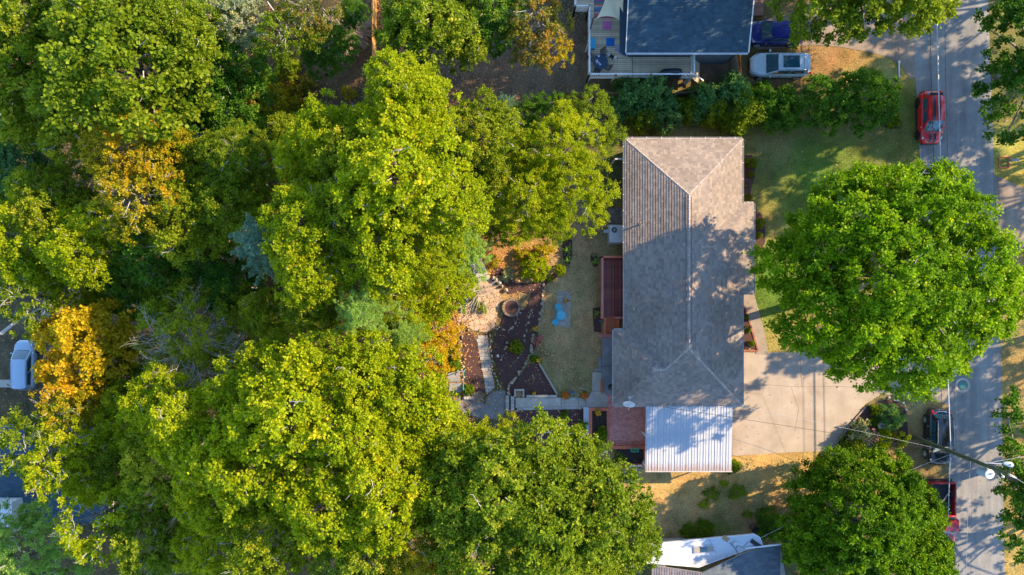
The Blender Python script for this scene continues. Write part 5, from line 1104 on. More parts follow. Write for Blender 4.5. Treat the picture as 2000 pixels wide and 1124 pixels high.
part('lid', MB().cyl(tp + Vector((0,0,.95)), tp + Vector((0,0,1.0)), .32, .29, 22), WHITEM, tr); part('bushing', MB().cyl(tp + Vector((.08, .05, .98)), tp + Vector((.1, .08, 1.22)), .05, .03, 10).cyl(tp + Vector((.08,.05,1.05)), tp + Vector((.08,.05,1.08)), .08, .08, 10), INS, tr); part('lid_band', MB().cyl(tp + Vector((0,0,.80)), tp + Vector((0,0,.84)), .312, .312, 22), STEEL, tr)
part('bracket', MB().box(on(9.2) + Vector((.05, -.2, 0)), (.08, .2, .5)), STEEL, pole)
la = on(8.5); lh_ = la + Vector((1.75, -.02, .25)); st = thing('street_lamp', 'pale blue street lamp on an arm reaching over the road from the pole', 'street lamp', la)
part('lamp_arm', MB().tube([la + Vector((.1,0,0)), la + Vector((.7, .0, .15)), lh_ + Vector((-.25,0,0))], .03, 8), STEEL, st); part('brace', MB().tube([la + Vector((.12, .02, -.4)), la + Vector((.8,.0,.15))], .015), STEEL, st)
mb = MB(); vs = []; ST = [(-.30,.06,.05),(-.2,.10,.07),(0,.17,.10),(.2,.20,.11),(.36,.17,.09),(.44,.06,.05)]
for (xx, w_, hh) in ST:
    for kk in range(12):
        a = 2 * PI * kk / 12; vs.append((lh_.x + xx, lh_.y - xx * .18 + w_ * math.cos(a), lh_.z + hh * math.sin(a) * (1 if math.sin(a) > 0 else .6)))
mb.add(vs, [(i * 12 + j, i * 12 + (j + 1) % 12, (i + 1) * 12 + (j + 1) % 12, (i + 1) * 12 + j) for i in range(5) for j in range(12)] + [tuple(range(11, -1, -1)), tuple(range(60, 72))])
part('lamp_head', mb, M('lamp_blue_grey', (.34,.42,.47), rough=.4), st, sm=True); part('photocell', MB().cyl(lh_ + Vector((.15,-.03,.10)), lh_ + Vector((.15,-.03,.17)), .045, .04, 12), BLACKP, st)
def sag(a, b_, s=.4, n=14):
    a, b_ = Vector(a), Vector(b_); return [a.lerp(b_, i / n) - Vector((0, 0, s * 4 * (i / n) * (1 - i / n))) for i in range(n + 1)]
WB = M('black_cable', (.03,.03,.035)); WGY = M('pale_cable', (.42,.46,.50), rough=.5)
def wire(label, a, b_, r, m, s=.4):
    pts = sag(a, b_, s); o = pts[0]; one('overhead_wire', MB().tube([p - o for p in pts], r * 1.35, 5), m, label, 'wire', o, group='overhead wires')
wire('thick pale telephone cable running up the road above the red car', on(5.0) + Vector((.12, 0, 0)), (W(1826,-160,5.1)), .030, WGY, .2)
wire('thin pale cable just right of the thick telephone cable', on(5.6) + Vector((.2, 0, 0)), (W(1842,-160,5.8)), .010, WB, .2)
wire('thin black cable just left of the thick telephone cable', on(4.4) + Vector((-.05, 0, 0)), (W(1812,-160,4.6)), .014, WB, .2)
wire('high blue-grey wire running down the road over the pickup truck', on(5.0) + Vector((.1, 0, 0)), (W(1851,1300,5.1)), .024, WGY, .2)
wire('pair of thin wires over the lower road, left strand', on(7.6), (W(1890,1300,7.4)), .008, WGY, .3)
wire('thin service wire from the utility pole to the carport roof corner', on(5.2) + Vector((-.1,0,0)), (ca_x0 + .3, cy1 + .1, 3.35), .010, WB, .3)
wire('second service wire slung over the driveway toward the carport edge', on(4.7) + Vector((-.1,0,0)), (ca_x1 - .1, cy1 + .15, 3.25), .008, WGY, .5)
wire('wire from the utility pole over the lower tree toward the bottom house', on(5.6), (W(1484,1052,3.9)), .009, WGY, .5)
tr2 = ptop + Vector((0, 0, .30)); wire('top wire leaving the pole head toward the lower right edge', tr2, ptop + Vector((5, -3.0, .1)), .008, WGY, .1)
wire('thin wire leaving the pole toward the right edge of the road', on(8.9), on(8.9) + Vector((9, 1.5, -.2)), .008, WGY, .1)
part('dead_end', MB().tube([on(11.0), on(11.1) + Vector((.55, -.25, .1))], .02).cyl(on(11.1) + Vector((.5,-.22,.1)), on(11.1) + Vector((.75,-.33,.12)), .06, .05, 10).tube([on(10.7), on(10.6) + Vector((.3, -.35, 0))], .02).ball(on(10.6) + Vector((.3, -.4, 0)), .10), INS, pole)
# mailbox in a square brick edging
q = W(1961,317.5); mb_ = thing('mailbox', 'grey mailbox on a post inside a square of red edging at the right verge', 'mailbox', (q.x, q.y, 0))
part('post', MB().box((q.x, q.y, .5), (.09, .09, 1.0)), GRW, mb_); mbx = MB(); vs = []
for xx in (-.12, .40):
    for a in [-PI / 2 * 1.0 + 0] + [k * PI / 6 for k in range(0, 7)]:
        pass
pr_ = [(-.10, 0), (.10, 0), (.10, .13)] + [(.10 * math.cos(k * PI / 6), .13 + .10 * math.sin(k * PI / 6)) for k in range(1, 6)] + [(-.10, .13)]
vs = [(q.x - .14, q.y + a, 1.0 + b_) for a, b_ in pr_] + [(q.x + .40, q.y + a, 1.0 + b_) for a, b_ in pr_]; n = len(pr_)
mbx.add(vs, [(i, (i + 1) % n, (i + 1) % n + n, i + n) for i in range(n)] + [tuple(range(n - 1, -1, -1)), tuple(range(n, 2 * n))]); part('box', mbx, M('dull_steel', (.30,.32,.34), rough=.4, metal=.3), mb_); part('flag', MB().box((q.x + .1, q.y + .115, 1.2), (.2, .01, .06)), LAMPR, mb_)
e = thing('edging', 'square frame of reddish timber edging around the mailbox', 'edging', (q.x, q.y, 0)); cx_, cy_ = W(1960.5,317.5)[:2]
for dx, dy, sx_, sy_ in ((0, .42, .84, .07), (0, -.42, .84, .07), (-.385, 0, .07, .77), (.385, 0, .07, .77)): part('edging_board', MB().box((cx_ + dx, cy_ + dy, .05), (sx_, sy_, .10)), REDWOOD, e)
# manhole
q = W(1880,753); mh = thing('manhole', 'round manhole with a turquoise centre in a pale concrete ring on the road', 'manhole', (q.x, q.y, .012))
part('concrete_ring', MB().cyl((q.x, q.y, -.05), (q.x, q.y, .018), .58, .58, 28), CONC, mh); part('iron_frame', MB().cyl((q.x, q.y, 0), (q.x, q.y, .026), .40, .40, 28), M('iron_grey', (.14,.16,.16)), mh)
cv = MB().cyl((q.x, q.y, 0), (q.x, q.y, .030), .30, .30, 26)
for i in range(-3, 4): cv.box((q.x, q.y + i * .075, .032), (.5 - abs(i) * .06, .025, .008))
part('cover', cv, M('cover_teal', (.04,.20,.18), (.07,.28,.24), 8, .6), mh)
q = W(1755,140); one('white_pipe', MB().cyl((0,0,.06), (.02,-1.2,.06), .055, .055, 10).cyl((0,.02,.04), (0,.02,.16), .09, .09, 12), WHITEP, 'short white pipe lying in the dry grass at the driveway mouth', 'pipe', (q.x, q.y + .7, 0))
q = W(1741,165); one('garden_hose', MB().tube([(.35 * math.cos(a * .3) * (1 + a * .03), .55 * math.sin(a * .3), .02) for a in range(3, 9)], .012), M('pale_hose', (.45,.42,.36)), 'thin pale hose curling in the grass near the white pipe', 'hose', (q.x, q.y, 0))
# ------------------------------------------------------------------ foliage generators
def leaf_geo(P, Dr, Nm, Ls, ratio=.42):
    """rhombic leaves: base P, direction Dr, normal Nm, length Ls"""
    Dr = Dr / np.linalg.norm(Dr, axis=1, keepdims=True); S = np.cross(Dr, Nm); S /= np.maximum(np.linalg.norm(S, axis=1, keepdims=True), 1e-6)
    a = P; b_ = P + Dr * (Ls * .45)[:, None] + S * (Ls * ratio)[:, None]; c = P + Dr * Ls[:, None]; d = P + Dr * (Ls * .45)[:, None] - S * (Ls * ratio)[:, None]
    V = np.stack([a, b_, c, d], 1).reshape(-1, 3); F = np.arange(len(P) * 4).reshape(-1, 4); return V, F
def unit(v): return v / np.maximum(np.linalg.norm(v, axis=1, keepdims=True), 1e-6)
def crown_mesh(name, seed, domes, cr=.75, dens=4.2, sprays=13, lps=7, leaf=.15, droop=.25, frizz=.7, ratio=.42, minz=-9, hole=0.0, patch=.0, fillk=.35):
    """domes: (x, y, z0, radius, height); clumps of leafy sprays cover the union of the domes"""
    r = np.random.RandomState(seed); CP = []; CN = []; CT = []
    for di, (dx, dy, z0, R, h) in enumerate(domes):
        n = int(dens * PI * R * R * (1 + .35 * h / R) / (PI * cr * cr)); th = r.uniform(0, 2 * PI, n); rho = np.sqrt(r.uniform(0, 1, n)) * .98
        ph = r.uniform(0, 6.28, 4); edge = 1 + .10 * np.sin(3 * th + ph[0]) + .07 * np.sin(5 * th + ph[1]) + .05 * np.sin(9 * th + ph[2])
        x = rho * R * edge * np.cos(th); y = rho * R * edge * np.sin(th); z = h * np.sqrt(np.clip(1 - rho ** 2, 0, 1)); low = r.uniform(0, 1, n) < .22
        z = np.where(low, z * r.uniform(.1, .7, n) - .25 * h * r.uniform(0, 1, n), z + r.normal(0, .10 * h, n))
        nn = unit(np.stack([x / R ** 2, y / R ** 2, np.maximum(z, .05) / h ** 2], 1))
        keep = np.ones(n, bool)
        for dj, (ex, ey, ez, eR, eh) in enumerate(domes):
            if dj == di: continue
            q = ((x + dx - ex) / eR) ** 2 + ((y + dy - ey) / eR) ** 2 + (np.maximum(z + z0 - ez, 0) / eh) ** 2; keep &= q > .50
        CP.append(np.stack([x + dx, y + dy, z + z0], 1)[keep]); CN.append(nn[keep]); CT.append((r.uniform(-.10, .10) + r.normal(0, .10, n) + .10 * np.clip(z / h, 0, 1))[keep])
    CP = np.concatenate(CP); CN = np.concatenate(CN); CT = np.concatenate(CT); nc = len(CP)
    if hole > 0:
        hn = fbm(CP[:, 0], CP[:, 1], 1.1, seed + 9); k = hn < np.quantile(hn, 1 - hole); CP, CN, CT = CP[k], CN[k], CT[k]; nc = len(CP)
    if patch > 0: CT = CT + patch * np.clip(fbm(CP[:, 0], CP[:, 1], .8, seed + 4) * 2, -1, 1)
    rc = cr * r.uniform(.65, 1.3, nc); ci = np.repeat(np.arange(nc), sprays); ns = len(ci)
    d = unit(CN[ci] * .9 + r.normal(0, frizz, (ns, 3)) + np.array([0, 0, .25])); Ln = rc[ci] * r.uniform(.55, 1.25, ns)
    si = np.repeat(np.arange(ns), lps); nl = len(si); t = r.uniform(.12, 1.0, nl) ** .8
    P = CP[ci][si] + d[si] * (Ln[si] * t)[:, None]; P[:, 2] -= droop * Ln[si] * t ** 2
    P += r.normal(0, leaf * .45, (nl, 3)); k = P[:, 2] > minz; 
    sd_ = d[si] * .7 + r.normal(0, .75, (nl, 3)); sd_[:, 2] -= .25; nm = unit(CN[ci][si] * .35 + np.array([0, 0, .6]) + r.normal(0, .55, (nl, 3)))
    Ls = leaf * r.uniform(.65, 1.45, nl); V, F = leaf_geo(P[k], sd_[k], nm[k], Ls[k], ratio)
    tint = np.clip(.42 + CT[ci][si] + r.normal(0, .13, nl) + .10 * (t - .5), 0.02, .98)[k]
    return fast_mesh(name, V, F, [], tint=tint), CP
def trunk_mb(base, CP, r0, seed, nl=9, sc=1.0, twig=True):
    """tapered trunk from base, limbs curving out to some of the clumps, thin bare twigs near the top"""
    r = random.Random(seed); cen = CP.mean(0); zt = float(np.percentile(CP[:, 2], 70)); zb = float(base[2]); m = MB()
    n = 7; pts = []
    for i in range(n + 1):
        u = i / n; pts.append(Vector((base[0] + (cen[0] - base[0]) * u + math.sin(u * 5 + seed) * .12, base[1] + (cen[1] - base[1]) * u + math.cos(u * 4 + seed) * .12, zb + (zt - zb) * u)))
    m.tube(pts, lambda u: r0 * (1 - .78 * u) * (1 + .5 * max(0, .1 - u) * 10 * .5), 9)
    idx = r.sample(range(len(CP)), min(nl, len(CP)))
    for k in idx:
        e = Vector(CP[k]); u = r.uniform(.45, .9); s_ = pts[int(u * n)]; mid = (s_ + e) / 2 + Vector((0, 0, .12 * (e - s_).length))
        cu = [s_.lerp(mid, a / 3) for a in range(3)] + [mid.lerp(e, a / 4) for a in range(5)]; rr = r0 * .34
        m.tube(cu, lambda q, rr=rr: rr * (1 - .8 * q) + .012, 6)
    return m
def twig_mb(CP, seed, n=14, Lr=(.7, 1.9), up=.25):
    r = random.Random(seed + 5); m = MB(); hi = [k for k in range(len(CP)) if CP[k][2] > np.percentile(CP[:, 2], 45)]; cen = Vector(CP.mean(0))
    for _ in range(n):
        e = Vector(CP[r.choice(hi)]); o = (e - cen); o.z = 0; o = o.normalized() if o.length > .1 else Vector((1, 0, 0)); a = r.uniform(-.9, .9)
        o = Vector((o.x * math.cos(a) - o.y * math.sin(a), o.x * math.sin(a) + o.y * math.cos(a), up)); L1 = r.uniform(*Lr); s_ = e - o * L1 * .5 + Vector((0, 0, .1)); p = [s_]
        for j in range(5):
            o = (o + Vector((r.uniform(-.35, .35), r.uniform(-.35, .35), r.uniform(-.1, .15)))).normalized(); p.append(p[-1] + o * L1 / 5)
            if r.random() < .55:
                q = (o + Vector((r.uniform(-1, 1), r.uniform(-1, 1), r.uniform(-.1, .3)))).normalized(); m.cyl(p[-1], p[-1] + q * L1 * .28, .022, .008, 4, caps=False)
        m.tube(p, lambda u: .045 * (1 - .75 * u), 5)
    return m
def obj_mat(o, m): o.material_slots[0].link = 'OBJECT'; o.material_slots[0].material = m

# shared crown shapes, 5 m in radius
def rdomes(seed, R=5.0, n=7, h=(2.2, 3.6), rr=(.38, .55)):
    r = random.Random(seed); out = [(r.uniform(-.5, .5), r.uniform(-.5, .5), .6, R * .55, h[1] * 1.05)]
    for i in range(n):
        a = 2 * PI * (i + r.uniform(-.25, .25)) / n; q = R * r.uniform(.48, .62); out.append((q * math.cos(a), q * math.sin(a), r.uniform(-1.3, .5), R * r.uniform(*rr), r.uniform(*h)))
    return out
VAR = {}
def variant(key, seed, domes, bare=0, **kw):
    me, CP = crown_mesh('crown_' + key, seed, domes, **kw); me.materials.append(LEAF['green'])
    tm = trunk_mb((0, 0, -11), CP, .30, seed).mesh('trunk_' + key, BARK, True); tw = twig_mb(CP, seed, bare or 12).mesh('twig_' + key, TWIG)
    VAR[key] = (me, tm, tw, max(np.abs(CP[:, :2]).max(), 1))
variant('oak_a', 21, rdomes(21), cr=.70, leaf=.21, patch=.12, dens=3.3, sprays=12, lps=7)
variant('oak_b', 22, rdomes(22, n=8, rr=(.34, .5)), cr=.75, leaf=.23, patch=.12, dens=3.1, sprays=12, lps=7)
variant('oak_c', 23, rdomes(23, n=6), cr=.65, leaf=.19, dens=3.3, sprays=12, lps=7, frizz=.8, patch=.1)
variant('oak_d', 24, rdomes(24, n=9, rr=(.3, .46)), cr=.60, leaf=.17, dens=3.3, sprays=11, lps=7, patch=.1)
variant('fine_a', 25, rdomes(25, n=8, h=(2.0, 3.0)), cr=.55, leaf=.13, dens=3.4, sprays=15, lps=8, frizz=.55, ratio=.35)
variant('loose_a', 26, rdomes(26, n=8, rr=(.30, .42)), bare=40, cr=.65, leaf=.22, dens=1.6, sprays=9, lps=7, hole=.25, patch=.15)
variant('loose_b', 27, rdomes(27, n=7, rr=(.30, .42)), bare=26, cr=.60, leaf=.20, dens=2.0, sprays=9, lps=7, hole=.2, patch=.15)
variant('lace', 29, rdomes(29, n=9, rr=(.26, .38)), bare=20, cr=.50, leaf=.20, dens=1.7, sprays=8, lps=6, hole=.5)
variant('feather', 28, rdomes(28, n=8, h=(1.8, 2.6)), bare=4, cr=.80, leaf=.15, dens=3.2, sprays=16, lps=11, frizz=.42, droop=.5, ratio=.26, patch=.1)
def pine_mesh(name, seed, R=4.2, Ht=7.5, whorls=9, nb=9, leaf=.16):
    """layered conifer: whorls of drooping boughs set with needle tufts"""
    r = np.random.RandomState(seed); P = []; Dn = []; T = []; bm = MB()
    for w in range(whorls):
        u = w / (whorls - 1); z = Ht * (u - .42); rad = R * (1 - u) ** .75 + .35
        for b_ in range(nb):
            a = 2 * PI * (b_ + r.uniform(-.35, .35)) / nb + w * .7; L1 = rad * r.uniform(.72, 1.12); tt = r.uniform(-.13, .13)
            e = np.array([math.cos(a) * L1, math.sin(a) * L1, z + L1 * .10]); s_ = np.array([0, 0, z - .1 * L1]); bm.cyl(s_, e, .05, .012, 5, caps=False)
            nt_ = int(8 + L1 * 9)
            for k in range(nt_):
                v = r.uniform(.22, 1); wd = .26 * L1 * (1 - v) + .16; side = r.uniform(-1, 1) * wd; c = s_ + (e - s_) * v + np.array([-math.sin(a) * side, math.cos(a) * side, r.uniform(-.05, .12)])
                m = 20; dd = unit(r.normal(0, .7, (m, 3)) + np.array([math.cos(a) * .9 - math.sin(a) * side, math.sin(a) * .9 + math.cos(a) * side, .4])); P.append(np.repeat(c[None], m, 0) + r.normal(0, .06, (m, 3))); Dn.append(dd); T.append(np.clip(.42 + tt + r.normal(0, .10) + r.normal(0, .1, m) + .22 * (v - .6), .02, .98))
    P = np.concatenate(P); Dn = np.concatenate(Dn); T = np.concatenate(T); nm = unit(r.normal(0, .8, P.shape) + np.array([0, 0, .6])); V, F = leaf_geo(P, Dn, nm, leaf * r.uniform(.8, 1.6, len(P)), .13)
    bm.cyl((0, 0, -11), (0, 0, Ht * .56), .26, .04, 9); return fast_mesh(name, V, F, [LEAF['blue']], tint=T), bm.mesh('trunk_' + name, BARK)
VAR['pine'] = pine_mesh('pine', 31) + (None, 4.5)
VAR['pine_b'] = pine_mesh('pine_b', 33, 4.2, 5.5, 8, 8, .15) + (None, 4.5)

TREECOUNT = 0
def tree(px, py, rpx, ht, var, mat, label, name='broadleaf_tree', sq=1.0, group=None, cat='tree', seed=None):
    """crown centre shows at (px, py) in the photo with radius rpx; ht = height of the crown's middle over its own ground"""
    global TREECOUNT; TREECOUNT += 1; rr = random.Random(TREECOUNT * 7 + 1)
    z = 0.0
    for _ in range(10):
        p = W(px, py, z); z = float(terr(p.x)) + ht
    p = W(px, py, z); me, tm, tw, R0 = VAR[var]; Rm = rpx * (1 - z / H) / 25.0; s = Rm / 5.0
    g = float(terr(p.x)); t = thing(name, label, cat, (p.x, p.y, g), group=group); rz = rr.uniform(0, 6.28)
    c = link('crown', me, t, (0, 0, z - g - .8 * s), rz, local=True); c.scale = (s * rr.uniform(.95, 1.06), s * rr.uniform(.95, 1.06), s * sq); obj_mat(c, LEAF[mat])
    for nm, m_ in (('trunk', tm), ('branch', tw)):
        if m_ is None: continue
        o = link(nm, m_, t, (0, 0, z - g - .8 * s), rz, local=True, kind='stuff' if nm == 'branch' else None); o.scale = (c.scale[0], c.scale[1], s * sq)
    return t
def own_tree(px, py, z, domes, mat, label, seed, name='broadleaf_tree', r0=.4, nl=16, bare=10, cat='tree', **kw):
    """a crown of its own: domes in photo pixels (x, y, radius) and metres (z of foot, height)"""
    D_ = []
    for (dx, dy, rp, z0, h) in domes:
        p = W(dx, dy, z0 + h * .6); D_.append((p.x, p.y, z0, rp * (1 - (z0 + h * .6) / H) / 25, h))
    p = W(px, py, z); g = float(terr(p.x)); t = thing(name, label, cat, (p.x, p.y, g)); me, CP = crown_mesh('crown', seed, D_, **kw); me.materials.append(LEAF[mat]); link('crown', me, t)
    part('trunk', trunk_mb((p.x, p.y, g - .2), CP, r0, seed, nl), BARK, t, sm=True)
    if bare: part('branch', twig_mb(CP, seed, bare), TWIG, t, kind='stuff')
    return t

# the large maple over the road
own_tree(1735, 560, 6, [(1745,545,120,10.2,5.2),(1680,440,95,9.6,4.4),(1790,415,92,9.8,4.2),(1870,440,75,9.2,3.8),(1900,530,95,9.0,4.4),(1930,590,72,8.4,3.6),(1870,610,85,8.4,3.6),(1600,540,90,8.6,3.9),(1550,530,62,8.0,3.0),(1640,480,80,9.4,4.0),
   (1610,620,75,10.2,3.3),(1690,640,90,10.4,3.8),(1790,690,80,10.0,3.6),(1800,740,42,9.6,2.4),(1700,700,62,9.6,3.0),(1600,460,50,8.4,3.0),(1650,375,40,8.4,2.8),(1830,375,60,8.6,3.2),(1720,370,55,8.8,3.0),(1650,660,50,9.6,2.6),(1860,720,26,7.8,1.8),(1740,655,80,10.4,3.6),(1820,560,90,9.6,4.6)],
   'maple', 'huge bright green maple spreading from the front lawn over the road', 41, r0=.42, nl=26, bare=5, cr=.58, dens=3.7, sprays=13, lps=9, leaf=.155, patch=.14, frizz=.8, hole=.015)
own_tree(1700, 1040, 5, [(1690,1010,110,3.8,4.8),(1620,980,62,3.0,3.4),(1600,1050,66,2.8,3.4),(1650,950,52,3.0,3.2),(1740,960,66,3.2,3.6),(1790,1010,58,2.8,3.2),(1800,1080,60,2.6,3.2),(1640,1100,80,3.0,3.6),(1740,1110,90,3.2,4.0),(1820,1120,46,2.4,2.6),(1700,940,46,3.0,3.0)],
   'holly', 'dense round dark green tree beside the red pickup at the bottom edge', 42, r0=.3, nl=12, bare=0, cr=.46, dens=4.6, sprays=13, lps=9, leaf=.14, frizz=.6, droop=.35, ratio=.36, patch=.1)
own_tree(1640, -40, 6, [(1548,14,26,7.5,2.2),(1590,28,30,7.5,2.2),(1556,66,19,6.9,1.6),(1640,30,40,7.9,2.6),(1665,52,20,7.3,1.6),(1700,12,46,8.1,2.8),(1740,-6,50,8.1,2.8),(1790,10,44,8.1,2.8),(1812,40,24,7.7,1.8),(1840,4,28,7.7,2.0),(1620,-50,80,8.5,4),(1720,-70,90,8.5,4),(1800,-60,70,8.5,3.4)],
   'green', 'green tree leaning in from the top edge over the driveway and the blue car', 43, r0=.3, nl=16, bare=2, cr=.48, dens=3.0, sprays=10, lps=7, leaf=.18, hole=.12)
own_tree(2080, 100, 7, [(1985,50,46,6,3.2),(1955,95,24,5.6,1.8),(1975,150,40,6,3),(1950,190,26,5.4,2),(1990,225,38,5.4,2.6),(1975,20,34,6,2.6),(2060,60,90,7,5),(2060,180,90,7,5),(1960,225,20,5,1.6)],
   'dark', 'dark green tree overhanging the far verge at the top right corner', 44, r0=.35, nl=14, bare=0, cr=.5, dens=2.8, sprays=11, lps=8, leaf=.17, hole=.16)
own_tree(2060, 960, 7, [(1992,790,26,5,1.8),(1988,850,20,4,1.8),(1990,905,24,5,2),(1990,975,32,5,2.4),(1990,1005,26,5,2.4),(1997,1075,24,5,1.8),(2030,950,36,5.5,3),(2050,1010,30,5.5,3),(2040,850,30,5.5,3)],
   'dark', 'dark green tree reaching in from the lower right edge beyond the lamp', 45, r0=.35, nl=10, bare=2, cr=.48, dens=3.0, sprays=11, lps=7, leaf=.17, hole=.12)
own_tree(2080, 560, 6, [(2030,560,32,4,2),(2000,610,16,4,1.4),(2090,560,60,6,4)], 'olive', 'tree at the right edge touching the outer side of the big maple', 46, cr=.5, dens=2.2, sprays=9, lps=7, leaf=.18)
# trees across the road that stand outside the frame and throw the dappled shade over road and lawn
for i, (x, y, h_, v, r_) in enumerate([(46,25,8,'lace',4.8),(47,18,7.5,'lace',4.6),(45.5,11.5,7,'lace',4.4),(47,4.5,8,'lace',4.6),(46,-2,7,'lace',4.6),(46.5,-9,7.5,'lace',4.4),(46,-16,7.5,'lace',4.6),(47,-23,7,'lace',4.8),(46,-30,7.5,'lace',4.6),
   (53,22,13,'oak_c',5.0),(54,12,12,'oak_b',5.0),(52,15,16,'loose_b',4.6),(37,29,9,'lace',4.5),(34,24,9,'oak_b',3.6),(27,24.5,10,'loose_b',4),(19.5,24.5,12,'loose_b',5),(15,27,13,'loose_b',5.5),(25,30,14,'lace',5),(56,-1,13,'loose_b',5)]):
    k_ = 25 / (1 - h_ / H); tree(1000 + x * k_, 562 - y * k_, r_ * k_, h_, v, 'green', 'broadleaf tree standing beyond the frame whose crown shades the road or roofs', group='trees beyond the edges of the view')

